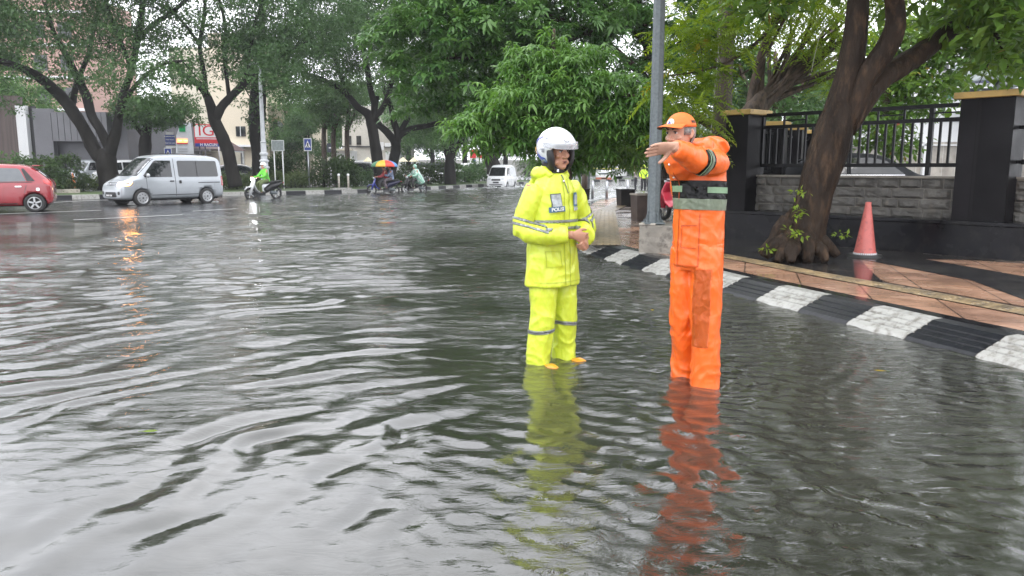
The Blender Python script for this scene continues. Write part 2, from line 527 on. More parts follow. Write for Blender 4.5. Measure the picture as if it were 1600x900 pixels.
def water_mat():
    m = bpy.data.materials.new('flood_water')
    m.use_nodes = True
    n = m.node_tree
    b = n.nodes['Principled BSDF']
    b.inputs['Base Color'].default_value = (0.03, 0.032, 0.026, 1)
    b.inputs['Roughness'].default_value = 0.025
    b.inputs['IOR'].default_value = 1.85
    b.inputs['Specular IOR Level'].default_value = 0.5
    g = n.nodes.new('ShaderNodeNewGeometry')
    # murk drifting in the water
    no = n.nodes.new('ShaderNodeTexNoise'); no.inputs['Scale'].default_value = 0.7; no.inputs['Detail'].default_value = 5
    n.links.new(g.outputs['Position'], no.inputs['Vector'])
    cr = n.nodes.new('ShaderNodeValToRGB')
    cr.color_ramp.elements[0].position = 0.3; cr.color_ramp.elements[1].position = 0.75
    cr.color_ramp.elements[0].color = (0.016, 0.017, 0.0135, 1)
    cr.color_ramp.elements[1].color = (0.034, 0.034, 0.027, 1)
    n.links.new(no.outputs['Fac'], cr.inputs['Fac'])
    n.links.new(cr.outputs[0], b.inputs['Base Color'])
    mp = n.nodes.new('ShaderNodeMapping')
    mp.inputs['Rotation'].default_value = (0, 0, R(25))
    mp.inputs['Scale'].default_value = (1, 2.2, 1)
    n.links.new(g.outputs['Position'], mp.inputs['Vector'])
    n1 = n.nodes.new('ShaderNodeTexNoise'); n1.inputs['Scale'].default_value = 5.5; n1.inputs['Detail'].default_value = 5; n1.inputs['Roughness'].default_value = 0.62
    n1.inputs['Distortion'].default_value = 0.8
    n.links.new(mp.outputs[0], n1.inputs['Vector'])
    # wind patches: fine ripple strong in some places, glassy in others
    n3 = n.nodes.new('ShaderNodeTexNoise'); n3.inputs['Scale'].default_value = 0.55; n3.inputs['Detail'].default_value = 3
    n.links.new(g.outputs['Position'], n3.inputs['Vector'])
    mr = n.nodes.new('ShaderNodeMapRange'); mr.inputs[1].default_value = 0.38; mr.inputs[2].default_value = 0.62; mr.inputs[3].default_value = 0.25; mr.inputs[4].default_value = 1.0
    n.links.new(n3.outputs['Fac'], mr.inputs[0])
    # the smooth water lies left and near, the ruffled water right of x = 0
    sx = n.nodes.new('ShaderNodeSeparateXYZ')
    n.links.new(g.outputs['Position'], sx.inputs[0])
    mx_ = n.nodes.new('ShaderNodeMapRange'); mx_.inputs[1].default_value = -1.2; mx_.inputs[2].default_value = 0.9; mx_.inputs[3].default_value = 0.5; mx_.inputs[4].default_value = 1.35
    n.links.new(sx.outputs['X'], mx_.inputs[0])
    my_ = n.nodes.new('ShaderNodeMapRange'); my_.inputs[1].default_value = 4.0; my_.inputs[2].default_value = 14; my_.inputs[3].default_value = 0.0; my_.inputs[4].default_value = 3.2
    n.links.new(sx.outputs['Y'], my_.inputs[0])
    ad = n.nodes.new('ShaderNodeMath'); ad.operation = 'ADD'
    n.links.new(mx_.outputs[0], ad.inputs[0]); n.links.new(my_.outputs[0], ad.inputs[1])
    mu = n.nodes.new('ShaderNodeMath'); mu.operation = 'MULTIPLY'
    n.links.new(ad.outputs[0], mu.inputs[0]); n.links.new(mr.outputs[0], mu.inputs[1])
    mu2 = n.nodes.new('ShaderNodeMath'); mu2.operation = 'MULTIPLY'
    n.links.new(mu.outputs[0], mu2.inputs[0]); mu2.inputs[1].default_value = 0.0075
    # longer chop beyond the near water
    n5 = n.nodes.new('ShaderNodeTexNoise'); n5.inputs['Scale'].default_value = 1.6; n5.inputs['Detail'].default_value = 3; n5.inputs['Distortion'].default_value = 0.6
    mp5 = n.nodes.new('ShaderNodeMapping'); mp5.inputs['Scale'].default_value = (0.8, 1.9, 1)
    n.links.new(g.outputs['Position'], mp5.inputs['Vector']); n.links.new(mp5.outputs[0], n5.inputs['Vector'])
    m5 = n.nodes.new('ShaderNodeMapRange'); m5.inputs[1].default_value = 14; m5.inputs[2].default_value = 24; m5.inputs[3].default_value = 0.0; m5.inputs[4].default_value = 0.10
    n.links.new(sx.outputs['Y'], m5.inputs[0])
    b5 = n.nodes.new('ShaderNodeBump'); n.links.new(n5.outputs['Fac'], b5.inputs['Height']); n.links.new(m5.outputs[0], b5.inputs['Distance'])
    bp = n.nodes.new('ShaderNodeBump')
    bp.inputs['Strength'].default_value = 1.0
    n.links.new(b5.outputs[0], bp.inputs['Normal'])
    n.links.new(n1.outputs['Fac'], bp.inputs['Height'])
    n.links.new(mu2.outputs[0], bp.inputs['Distance'])
    n.links.new(bp.outputs[0], b.inputs['Normal'])
    return m


M['water'] = water_mat()
x0, x1, y0, y1, st = -9.0, 9.0, 1.2, 20.0, 0.027
xs = np.arange(x0, x1 + 1e-6, st); ys = np.arange(y0, y1 + 1e-6, st)
X, Y = np.meshgrid(xs, ys)
Z = waves(X, Y)
Z = rings(X, Y, Z, x0, y0, st, X.shape)
edge = np.clip(np.minimum.reduce([(X - x0) / 1.5, (x1 - X) / 1.5, (Y - y0) / 0.6, (y1 - Y) / 1.0]), 0, 1)
Z *= edge
wm = grid_mesh('water', X, Y, Z)
x1_, y1_ = xs[-1], ys[-1]
wb = BM()
wb.from_mesh(wm)
S = 400


def quad(bm, pts, mi=0):
    f = bm.faces.new([bm.verts.new(p) for p in pts]); f.material_index = mi
    return f


# the reach beyond, with longer chop
gx0, gx1, gy1 = -16.0, 9.0, 62.0
xs2 = np.arange(gx0, gx1 + 1e-6, 0.10); ys2 = np.arange(y1_, gy1, 0.085)
X, Y = np.meshgrid(xs2, ys2)
Z2 = np.zeros_like(X)
for k, (ang, lam, a) in enumerate([(86, 0.62, 0.014), (101, 0.46, 0.008), (68, 0.95, 0.016), (93, 0.34, 0.004)]):
    c, s = math.cos(R(ang)), math.sin(R(ang))
    q = 2 * math.pi * (X * c + Y * s) / lam + 5 * vnoise(X * 0.6 + k * 5, Y * 0.6, 60 + k, 2)
    Z2 += a * np.clip(0.5 + 1.2 * vnoise(X * 0.3, Y * 0.3 + k * 3, 70 + k, 2), 0.05, 1.4) * np.sin(q)
Z2 *= np.clip(np.minimum.reduce([(X - gx0) / 4, (gx1 - X) / 1.5, (Y - y1_) / 0.6, (gy1 - 0.5 - Y) / 3.0]), 0, 1)
Z2 *= np.clip((X + 13.5 + (Y - 20) * .05) / 5, 0.0, 1)
me2 = grid_mesh('w2', X, Y, Z2)
wb.from_mesh(me2)
gy1 = ys2[-1]; gx1 = xs2[-1]
quad(wb, [(-S, gy1, 0), (S, gy1, 0), (S, S, 0), (-S, S, 0)])
quad(wb, [(-S, y1_, 0), (gx0, y1_, 0), (gx0, gy1, 0), (-S, gy1, 0)])
quad(wb, [(gx1, y1_, 0), (S, y1_, 0), (S, gy1, 0), (gx1, gy1, 0)])
quad(wb, [(-S, -40, 0), (S, -40, 0), (S, y0, 0), (-S, y0, 0)])
quad(wb, [(-S, y0, 0), (x0, y0, 0), (x0, y1_, 0), (-S, y1_, 0)])
quad(wb, [(x1_, y0, 0), (S, y0, 0), (S, y1_, 0), (x1_, y1_, 0)])
o = mob('flood_water', wb, M['water'], smooth=True)
tag(o, 'rippled grey-brown flood water covering the street', kind='structure')

# rain-laden air
hb_ = BM(); bmesh.ops.create_cube(hb_, size=1.0)
hz_o = mob('haze', hb_, None)
hz_o.scale = (940, 1560, 34); hz_o.location = (0, 460, 15.5)
hm = bpy.data.materials.new('rain_haze'); hm.use_nodes = True
hn = hm.node_tree
hn.nodes.remove(hn.nodes['Principled BSDF'])
pv_ = hn.nodes.new('ShaderNodeVolumePrincipled')
pv_.inputs['Color'].default_value = (.86, .89, .93, 1)
pv_.inputs['Density'].default_value = 0.0006
hn.links.new(pv_.outputs[0], hn.nodes['Material Output'].inputs['Volume'])
hz_o.data.materials.append(hm)
tag(hz_o, 'thin rainy haze over the street', kind='stuff')

# ground under everything (road bed below the flood)
g = BM(); quad(g, [(-460, -300, -0.3), (460, -300, -0.3), (460, 1200, -0.3), (-460, 1200, -0.3)])
tag(mob('ground', g, M['earth']), 'wide ground under the street', kind='structure')
g = BM(); quad(g, [(-80, -30, -0.12), (80, -30, -0.12), (80, 130, -0.12), (-80, 130, -0.12)])
tag(mob('road', g, M['asphalt']), 'drowned asphalt road bed', kind='structure')

# wet crown of the road that stands clear of the flood on the left
nx_, ny_ = 60, 46
gx = np.linspace(-46, -6, nx_); gy = np.linspace(19.0, 46, ny_)
X, Y = np.meshgrid(gx, gy)
# distance measured from the line where the water thins out
Hh = 0.020 * np.clip(((-X) - 8.6 + (26 - Y) * 0.10) / 3.0, -2, 1) + 0.006 * np.clip((Y - 22.5) / 4, -4, 1) + 0.004 * vnoise(X * 0.5, Y * 0.5, 91, 3)
Hh = np.where(Y < 22.0, Hh - 0.012 * (22.0 - Y), Hh)
Hh = np.minimum(Hh, 0.024)
me = grid_mesh('wet_road', X, Y, Hh)
tag(mob('wet_road', me, M['asphalt'], smooth=True), 'wet asphalt lane on the left, shining with rain', kind='structure')

# ---------------------------------------------------------------- pavement and near kerb
KE = [(5.2, -3), (4.75, 0.5), (4.3, 2.9), (3.62, 5.27), (3.27, 6.29), (2.84, 7.54), (2.42, 8.69), (2.05, 9.93), (1.64, 11.19), (1.27, 12.62), (1.02, 14.6), (1.0, 17.2), (1.3, 20.6), (1.85, 24.6), (2.5, 28.6), (3.3, 31.8), (5.0, 34.4), (8.5, 36.6), (15, 39), (26, 42)]
KP = catmull(KE, 10)


def offset_path(P, d):
    out = []
    for i, p in enumerate(P):
        t = P[min(i + 1, len(P) - 1)] - P[max(i - 1, 0)]
        t = t / np.hypot(*t)
        out.append(np.array([p[0] + t[1] * d, p[1] - t[0] * d]))
    return out


def cum(P):
    s = [0]
    for a, b in zip(P, P[1:]): s.append(s[-1] + float(np.hypot(*(b - a))))
    return s


def resample(P, step, off=0.0):
    s = cum(P)
    n = int((s[-1] - off) / step)
    t = [off + i * step for i in range(n + 1)]
    a = np.array(P)
    return [np.array([np.interp(q, s, a[:, 0]), np.interp(q, s, a[:, 1])]) for q in t]


# find the offset that puts a white/black boundary at (3.01, 6.88)
sK = cum(KP)
iq = min(range(len(KP)), key=lambda i: np.hypot(KP[i][0] - 3.01, KP[i][1] - 6.88))
SEG = 0.66
off0 = sK[iq] % SEG
KR = resample(KP, SEG / 6, off0)
prof = [(-0.20, -0.20), (-0.01, -0.01), (0.03, 0.030), (0.085, 0.056), (0.092, 0.036), (0.105, 0.040), (0.11, 0.062), (0.155, 0.084), (0.162, 0.064), (0.175, 0.068), (0.18, 0.092), (0.222, 0.112), (0.229, 0.094), (0.242, 0.098), (0.247, 0.120), (0.285, 0.140), (0.30, 0.149), (0.42, 0.155), (0.43, 0.10)]
kb = BM()
rows = []
tang = []
iq2 = min(range(len(KR)), key=lambda i: np.hypot(KR[i][0] - 3.01, KR[i][1] - 6.88))
for (d, z) in prof:
    P = offset_path(KR, d)
    rows.append([(p[0], p[1], z) for p in P])
for i in range(len(KR) - 1):
    k = (i - iq2) // 6
    mi = 1 if (k % 2 == 0) else 0
    seg_end = ((i - iq2) % 6 == 5)
    # a narrow joint at the end of every stone
    for j in range(len(prof) - 1):
        a, b_, c, d = rows[j][i], rows[j][i + 1], rows[j + 1][i + 1], rows[j + 1][i]
        if seg_end:
            A = Vector(a).lerp(Vector(b_), 0.93); D_ = Vector(d).lerp(Vector(c), 0.93)
            quad(kb, [a, A, D_, d], mi)
        else:
            quad(kb, [a, b_, c, d], mi)
# dark bed behind the joints
for i in range(len(KR) - 1):
    for j in range(1, len(prof) - 2):
        pts = [Vector(rows[j][i]), Vector(rows[j][i + 1]), Vector(rows[j + 1][i + 1]), Vector(rows[j + 1][i])]
        quad(kb, [p - Vector((0, 0, 0.008)) for p in pts], 2)
bmesh.ops.remove_doubles(kb, verts=kb.verts, dist=0.0008)
bmesh.ops.recalc_face_normals(kb, faces=kb.faces)
tag(mob('kerb', kb, [M['kerb_white'], M['kerb_black'], M['concrete']]), 'black and white ribbed kerb along the flooded street', kind='structure')


def tile_mat(name, cols, sx_, sy_, mortar, rough=0.2, rot=0, offs=0.5, msize=0.012, spec=0.5, dry=False):
    m = bpy.data.materials.new(name); m.use_nodes = True
    n = m.node_tree; b = n.nodes['Principled BSDF']
    g = n.nodes.new('ShaderNodeNewGeometry')
    mp = n.nodes.new('ShaderNodeMapping'); mp.inputs['Rotation'].default_value = (0, 0, rot)
    n.links.new(g.outputs['Position'], mp.inputs['Vector'])
    br = n.nodes.new('ShaderNodeTexBrick')
    br.inputs['Scale'].default_value = 1.0
    br.inputs['Brick Width'].default_value = sx_; br.inputs['Row Height'].default_value = sy_
    br.inputs['Mortar Size'].default_value = msize; br.inputs['Mortar Smooth'].default_value = 0.3
    br.inputs['Color1'].default_value = tuple(cols[0]) + (1,); br.inputs['Color2'].default_value = tuple(cols[1]) + (1,)
    br.inputs['Mortar'].default_value = tuple(mortar) + (1,)
    br.offset = offs
    n.links.new(mp.outputs[0], br.inputs['Vector'])
    no = n.nodes.new('ShaderNodeTexNoise'); no.inputs['Scale'].default_value = 2.2; no.inputs['Detail'].default_value = 7
    n.links.new(g.outputs['Position'], no.inputs['Vector'])
    mi = n.nodes.new('ShaderNodeMix'); mi.data_type = 'RGBA'; mi.blend_type = 'MULTIPLY'; mi.inputs[0].default_value = 0.75
    cr = n.nodes.new('ShaderNodeValToRGB')
    cr.color_ramp.elements[0].position = 0.35; cr.color_ramp.elements[1].position = 0.62
    cr.color_ramp.elements[0].color = (0.5, 0.48, 0.46, 1); cr.color_ramp.elements[1].color = (1.1, 1.08, 1.05, 1)
    n.links.new(no.outputs['Fac'], cr.inputs['Fac'])
    n.links.new(br.outputs['Color'], mi.inputs[6]); n.links.new(cr.outputs[0], mi.inputs[7])
    n.links.new(mi.outputs[2], b.inputs['Base Color'])
    n2 = n.nodes.new('ShaderNodeTexNoise'); n2.inputs['Scale'].default_value = 1.3; n2.inputs['Detail'].default_value = 3
    n.links.new(g.outputs['Position'], n2.inputs['Vector'])
    mr = n.nodes.new('ShaderNodeMapRange'); mr.inputs[1].default_value = 0.42; mr.inputs[2].default_value = 0.6; mr.inputs[3].default_value = rough if dry else 0.09; mr.inputs[4].default_value = rough + 0.12
    n.links.new(n2.outputs['Fac'], mr.inputs[0]); n.links.new(mr.outputs[0], b.inputs['Roughness'])
    b.inputs['Specular IOR Level'].default_value = spec
    n4 = n.nodes.new('ShaderNodeTexNoise'); n4.inputs['Scale'].default_value = 14; n4.inputs['Detail'].default_value = 4
    n.links.new(g.outputs['Position'], n4.inputs['Vector'])
    b0 = n.nodes.new('ShaderNodeBump'); b0.inputs['Distance'].default_value = 0.0012
    n.links.new(n4.outputs['Fac'], b0.inputs['Height'])
    bp = n.nodes.new('ShaderNodeBump'); bp.inputs['Distance'].default_value = 0.0015; bp.invert = True
    n.links.new(br.outputs['Fac'], bp.inputs['Height']); n.links.new(b0.outputs[0], bp.inputs['Normal'])
    n.links.new(bp.outputs[0], b.inputs['Normal'])
    return m


M['terracotta'] = tile_mat('terracotta', [(0.42, 0.245, 0.16), (0.35, 0.21, 0.15)], 0.6, 0.6, (0.04, 0.03, 0.025), spec=.3, rot=R(17), offs=0, msize=0.008)
M['pave'] = tile_mat('pave', [(0.22, 0.17, 0.14), (0.13, 0.105, 0.09)], 0.42, 0.42, (0.02, 0.018, 0.015), rot=R(17), offs=0.5)
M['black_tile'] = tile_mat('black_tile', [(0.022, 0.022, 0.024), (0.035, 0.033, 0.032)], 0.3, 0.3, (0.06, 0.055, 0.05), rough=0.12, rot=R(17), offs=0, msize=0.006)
M['tactile'] = pm('tactile', (0.30, 0.22, 0.12), 0.3, var=0.3, vs=4, bump=0.002, bs=25, col2=(0.13, 0.10, 0.065), c2lo=0.44, c2hi=0.6)

# pavement sheet
pv = BM()
inner = offset_path(resample(KP, 0.5), 0.40)
far_side = [(60, 50), (60, -10), (6.0, -10)]
vs = [pv.verts.new((p[0], p[1], 0.15)) for p in inner] + [pv.verts.new((x, y, 0.15)) for x, y in far_side]
f = pv.faces.new(vs)
bmesh.ops.triangulate(pv, faces=[f])
tag(mob('pavement', pv, M['pave']), 'wet tiled pavement beside the street', kind='structure')


def strip(name, d0, d1, z, mat, i0=None, i1=None, label=None, ya=-3, yb=40):
    b = BM()
    P = resample(KP, 0.25)
    P = [p for p in P if ya <= p[1] <= yb and p[0] < 20]
    A = offset_path(P, d0); B = offset_path(P, d1)
    for i in range(len(P) - 1):
        quad(b, [(A[i][0], A[i][1], z), (B[i][0], B[i][1], z), (B[i + 1][0], B[i + 1][1], z), (A[i + 1][0], A[i + 1][1], z)])
    bmesh.ops.remove_doubles(b, verts=b.verts, dist=0.001)
    bmesh.ops.recalc_face_normals(b, faces=b.faces)
    return tag(mob(name, b, mat), label, kind='structure')


strip('pavement_edge', 0.42, 0.58, 0.154, M['black_gloss'], label='wet black edging behind the kerb')
strip('pavement_border', 0.58, 1.18, 0.154, M['terracotta'], label='terracotta tile border of the pavement')
strip('pavement_tactile', 1.18, 1.48, 0.163, M['tactile'], label='yellow tactile paving strip', yb=11.0)
# raised bars of the tactile strip
b = BM()
for d in (1.225, 1.29, 1.355, 1.42):
    P = resample(KP, 0.30)
    P = [p for p in P if -1 <= p[1] <= 11]
    A = offset_path(P, d - 0.016); B = offset_path(P, d + 0.016)
    for i in range(len(P) - 1):
        def L(q, t): return q[i] * (1 - t) + q[i + 1] * t
        a0, a1, c0, c1 = L(A, .04), L(A, .96), L(B, .04), L(B, .96)
        lo = [b.verts.new((p[0], p[1], 0.163)) for p in (a0, c0, c1, a1)]
        hi = [b.verts.new((p[0] * .98 + m_[0] * .02, p[1] * .98 + m_[1] * .02, 0.169)) for p, m_ in ((a0, c1), (c0, a1), (c1, a0), (a1, c0))]
        b.faces.new(hi)
        for k in range(4): b.faces.new((lo[k], lo[(k + 1) % 4], hi[(k + 1) % 4], hi[k]))
bmesh.ops.recalc_face_normals(b, faces=b.faces)
tb = BM()
TA, TB, TC = Vector((1.50, 12.6)), Vector((2.75, 22.8)), Vector((6.1, 36))
for (p, q) in ((TA, TB), (TB, TC)):
    t_ = (q - p).normalized(); s_ = Vector((t_.y, -t_.x))
    z = .1625
    quad(tb, [(p.x - s_.x * .3, p.y - s_.y * .3, z), (p.x + s_.x * .3, p.y + s_.y * .3, z), (q.x + s_.x * .3, q.y + s_.y * .3, z), (q.x - s_.x * .3, q.y - s_.y * .3, z)])
    n_ = int((q - p).length / .3)
    for k in range(5):
        for i in range(n_):
            c_ = p + t_ * (.15 + i * .3) + s_ * (-.22 + .11 * k)
            box(b, (c_.x, c_.y, .166), (.035, .26, .007), rz=math.atan2(t_.y, t_.x) - R(90))
tag(mob('pavement_tactile', tb, M['tactile']), 'yellow tactile path running to the far corner', kind='structure')
tag(mob('pavement_tactile_bars', b, M['tactile']), 'raised guide bars of the tactile paving', kind='structure')


def poly_sheet(name, pts, z, mat, label):
    b = BM()
    f = b.faces.new([b.verts.new((x, y, z)) for x, y in pts])
    bmesh.ops.triangulate(b, faces=[f])
    bmesh.ops.recalc_face_normals(b, faces=b.faces)
    for f in b.faces:
        if f.normal.z < 0: f.normal_flip()
    return tag(mob(name, b, mat), label, kind='structure')


# terracotta field with a black diagonal band, dark tiles along the wall and round the tree
poly_sheet('pavement_field', [(4.2, 8.45), (4.35, 11.0), (5.3, 10.9), (6.3, 10.6), (9.2, 8.2), (10.5, 3), (6.6, -2), (6.1, -2), (5.85, 2.6), (5.2, 5.0), (4.75, 6.9)], 0.157, M['terracotta'], 'terracotta tiled field of the pavement')
poly_sheet('pavement_band', [(4.85, 10.75), (5.75, 10.75), (6.15, 8.0), (6.6, 5.0), (5.35, 5.1), (4.86, 6.85), (5.2, 8.6)], 0.161, M['black_tile'], 'black tiled band across the terracotta field')
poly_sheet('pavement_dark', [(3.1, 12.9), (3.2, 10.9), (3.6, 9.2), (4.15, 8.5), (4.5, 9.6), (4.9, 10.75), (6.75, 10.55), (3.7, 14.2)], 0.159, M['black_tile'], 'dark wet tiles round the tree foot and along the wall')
poly_sheet('pavement_near', [(1.7, 15.2), (2.1, 12.9), (3.05, 13.4), (3.3, 14.8), (2.7, 16.6), (2.3, 16.6)], 0.158, M['terracotta'], 'terracotta tiles on the pavement corner')

# ---------------------------------------------------------------- far side: verge, kerb, road paint
FK = [(-60, 4), (-40, 18.8), (-27, 28.9), (-20.0, 34.3), (-14.7, 38.4), (-9.3, 43.0), (-6.6, 47.6), (-4.4, 52.8), (-2.2, 58.6), (0.6, 66), (4.5, 74), (10, 81), (18, 88), (34, 97), (70, 112)]
FP = catmull(FK, 12)
FR = resample(FP, 0.55, 0)
fb = BM()
A0 = offset_path(FR, -0.0); A1 = offset_path(FR, -0.03); A2 = offset_path(FR, -0.22)
for i in range(len(FR) - 1):
    k = i // 2
    mi = k % 2
    for (pa, za, pb, zb) in ((A0, -0.05, A1, 0.20), (A1, 0.20, A2, 0.22)):
        quad(fb, [(pa[i][0], pa[i][1], za), (pa[i + 1][0], pa[i + 1][1], za), (pb[i + 1][0], pb[i + 1][1], zb), (pb[i][0], pb[i][1], zb)], mi)
bmesh.ops.recalc_face_normals(fb, faces=fb.faces)
tag(mob('kerb', fb, [M['kerb_white'], M['kerb_black']]), 'black and white kerb of the planted verge across the street', kind='structure')
vb = BM()
inn = offset_path(resample(FP, 1.0), -0.22)
vs = [vb.verts.new((p[0], p[1], 0.21)) for p in inn] + [vb.verts.new((x, y, 0.21)) for x, y in ((80, 160), (-120, 160), (-120, 4))]
f = vb.faces.new(vs)
bmesh.ops.triangulate(vb, faces=[f])
bmesh.ops.recalc_face_normals(vb, faces=vb.faces)
for f in vb.faces:
    if f.normal.z < 0: f.normal_flip()
tag(mob('grass_verge', vb, M['grass']), 'grass verge across the street', kind='structure')
# forecourt behind the verge
vb = BM()
q1 = offset_path(resample(FP, 2.0), -5.2)
q1 = [p for p in q1 if p[1] > 20]
vs = [vb.verts.new((p[0], p[1], 0.215)) for p in q1] + [vb.verts.new((x, y, 0.215)) for x, y in ((80, 158), (-118, 158), (-118, 22))]
f = vb.faces.new(vs)
bmesh.ops.triangulate(vb, faces=[f])
for f in vb.faces:
    f.normal_update()
    if f.normal.z < 0: f.normal_flip()
M['forecourt'] = pm('forecourt', (0.12, 0.12, 0.12), 0.25, var=0.2, vs=0.6, rvar=0.12)
tag(mob('forecourt', vb, M['forecourt']), 'wet service road behind the verge', kind='structure')
# lane lines on the wet crown
b = BM()


def line_on(b, p, q, w_, z):
    p = Vector(p); q = Vector(q)
    t = (q - p).normalized(); s = Vector((-t.y, t.x)) * w_ / 2
    n = 12
    for i in range(n):
        a = p.lerp(q, i / n); c = p.lerp(q, (i + 1) / n)
        quad(b, [(a.x - s.x, a.y - s.y, z), (c.x - s.x, c.y - s.y, z), (c.x + s.x, c.y + s.y, z), (a.x + s.x, a.y + s.y, z)])


def gp(px, py, z=0.03):
    u = (px - 800) / F; v = (450 - py) / F
    dz = -math.sin(PITCH) + v * math.cos(PITCH)
    t = (z - CAM_H) / dz
    return (u * t, (math.cos(PITCH) + v * math.sin(PITCH)) * t)


line_on(b, gp(-160, 340), gp(158, 328.5), 0.15, 0.031)
line_on(b, gp(115, 343.5), gp(285, 335.5), 0.13, 0.031)
line_on(b, gp(75, 316.5), gp(175, 312), 0.16, 0.031)
line_on(b, gp(300, 330), gp(370, 326), 0.11, 0.031)
bmesh.ops.recalc_face_normals(b, faces=b.faces)
for f in b.faces:
    if f.normal.z < 0: f.normal_flip()
tag(mob('road_markings', b, M['roadpaint']), 'white lane lines on the wet road', kind='structure')
# ---------------------------------------------------------------- vegetation
M['leaf_dark'] = leafmat('leaf_dark', (0.033, 0.078, 0.029), (0.092, 0.17, 0.058), 0.5, 0.35)
M['leaf_mid'] = leafmat('leaf_mid', (0.038, 0.095, 0.032), (0.115, 0.205, 0.066), 0.4, 0.35)
M['leaf_whorl'] = leafmat('leaf_whorl', (0.042, 0.125, 0.025), (0.165, 0.31, 0.07), 0.32, 0.35)
M['leaf_whorl_deep'] = leafmat('leaf_whorl_deep', (0.032, 0.10, 0.028), (0.12, 0.235, 0.055), 0.32, 0.3)
M['leaf_yellow'] = leafmat('leaf_yellow', (0.09, 0.17, 0.015), (0.27, 0.38, 0.05), 0.4, 0.42, yellow=(0.34, 0.27, 0.03))
M['leaf_broad'] = leafmat('leaf_broad', (0.045, 0.11, 0.02), (0.15, 0.26, 0.045), 0.38, 0.35, yellow=(0.22, 0.16, 0.03))
M['leaf_hedge'] = leafmat('leaf_hedge', (0.02, 0.045, 0.014), (0.07, 0.12, 0.035), 0.5, 0.25)
M['leaf_hedge_light'] = leafmat('leaf_hedge_light', (0.04, 0.075, 0.02), (0.13, 0.18, 0.055), 0.5, 0.25)


def unit(a):
    return a / np.maximum(np.linalg.norm(a, axis=-1, keepdims=True), 1e-9)


def leaf_verts(P, Dd, Nn, Ln, Wd, seg=1, droop=0.0):
    """P base, Dd direction, Nn approx normal, Ln, Wd per leaf"""
    Dd = unit(Dd)
    S_ = unit(np.cross(Dd, Nn))
    N = np.cross(S_, Dd)
    L = Ln[:, None]; w_ = Wd[:, None] * 0.5
    n = len(P)
    if seg == 1:
        v = np.stack([P, P + Dd * L * 0.45 + S_ * w_ + N * L * 0.04, P + Dd * L - N * L * droop, P + Dd * L * 0.45 - S_ * w_ + N * L * 0.04], 1)
        co = v.reshape(-1, 3)
        i = np.arange(n)[:, None] * 4
        return co, [np.concatenate([i, i + 1, i + 2, i + 3], 1)], 4
    dz = np.array([0, 0, -1.0])
    m1 = P + Dd * L * 0.33
    m2 = P + Dd * L * 0.70 + dz * L * droop * 0.35
    tp = P + Dd * L * 0.95 + dz * L * droop
    v = np.stack([P, m1 - S_ * w_ * 0.85, m1 + S_ * w_ * 0.85, m2 - S_ * w_ * 0.9, m2 + S_ * w_ * 0.9, tp], 1)
    co = v.reshape(-1, 3)
    i = np.arange(n)[:, None] * 6
    return co, [np.concatenate([i, i + 2, i + 1], 1), np.concatenate([i + 1, i + 2, i + 4, i + 3], 1), np.concatenate([i + 3, i + 4, i + 5], 1)], 6


def blob_points(rs, blobs, n_total, shell=0.55, sub=0.0, subn=14, flat=0.6):
    """points in ellipsoid blobs, gathered in sub-clumps"""
    vol = np.array([b[3] * b[4] * b[5] * (b[6] if len(b) > 6 else 1.0) for b in blobs])
    vol = vol ** 0.8
    vol = vol / vol.sum()
    C = []; Cn = []
    for b, f in zip(blobs, vol):
        k = max(3, int(n_total * f / subn))
        d = unit(rs.normal(size=(k, 3)))
        r = (rs.uniform(shell ** 3, 1, k)) ** (1 / 3)
        c = np.array(b[:3]) + d * r[:, None] * np.array(b[3:6])
        C.append(c); Cn.append(d)
    C = np.concatenate(C); Cn = np.concatenate(Cn)
    q = unit(rs.normal(size=(len(C), subn, 3))) * (rs.uniform(0, 1, (len(C), subn, 1)) ** 0.5) * sub
    q[..., 2] *= flat
    P = C[:, None, :] + q
    # droop at the rim of each clump
    P[..., 2] -= 0.35 * (q[..., 0] ** 2 + q[..., 1] ** 2) / max(sub, 1e-3)
    tint = rs.uniform(0, 1, (len(C), 1)) * 0.45 + rs.uniform(0, 1, (len(C), subn)) * 0.55
    out = q.copy()
    return P.reshape(-1, 3), out.reshape(-1, 3), tint.reshape(-1), C, Cn


def foliage_sprays(name, seed, blobs, n, L=0.16, wd=0.07, sub=0.7, subn=30, shell=0.45, flat=0.5, wild=0.6):
    rs = np.random.RandomState(seed)
    P, q, t, C, Cn = blob_points(rs, blobs, n, shell, sub, subn, flat)
    m = len(P)
    Dd = unit(q + 1e-4) * 0.9 + rs.normal(size=(m, 3)) * wild
    Dd[:, 2] -= 0.25
    N = rs.normal(size=(m, 3)) * 0.45 + np.array([0, 0, 1.0])
    Ln = L * rs.uniform(0.7, 1.3, m)
    co, fs, k = leaf_verts(P, Dd, N, Ln, Ln * (wd / L), 1, 0.08)
    return raw_mesh(name, co, fs, np.repeat(t, k), smooth=False), C


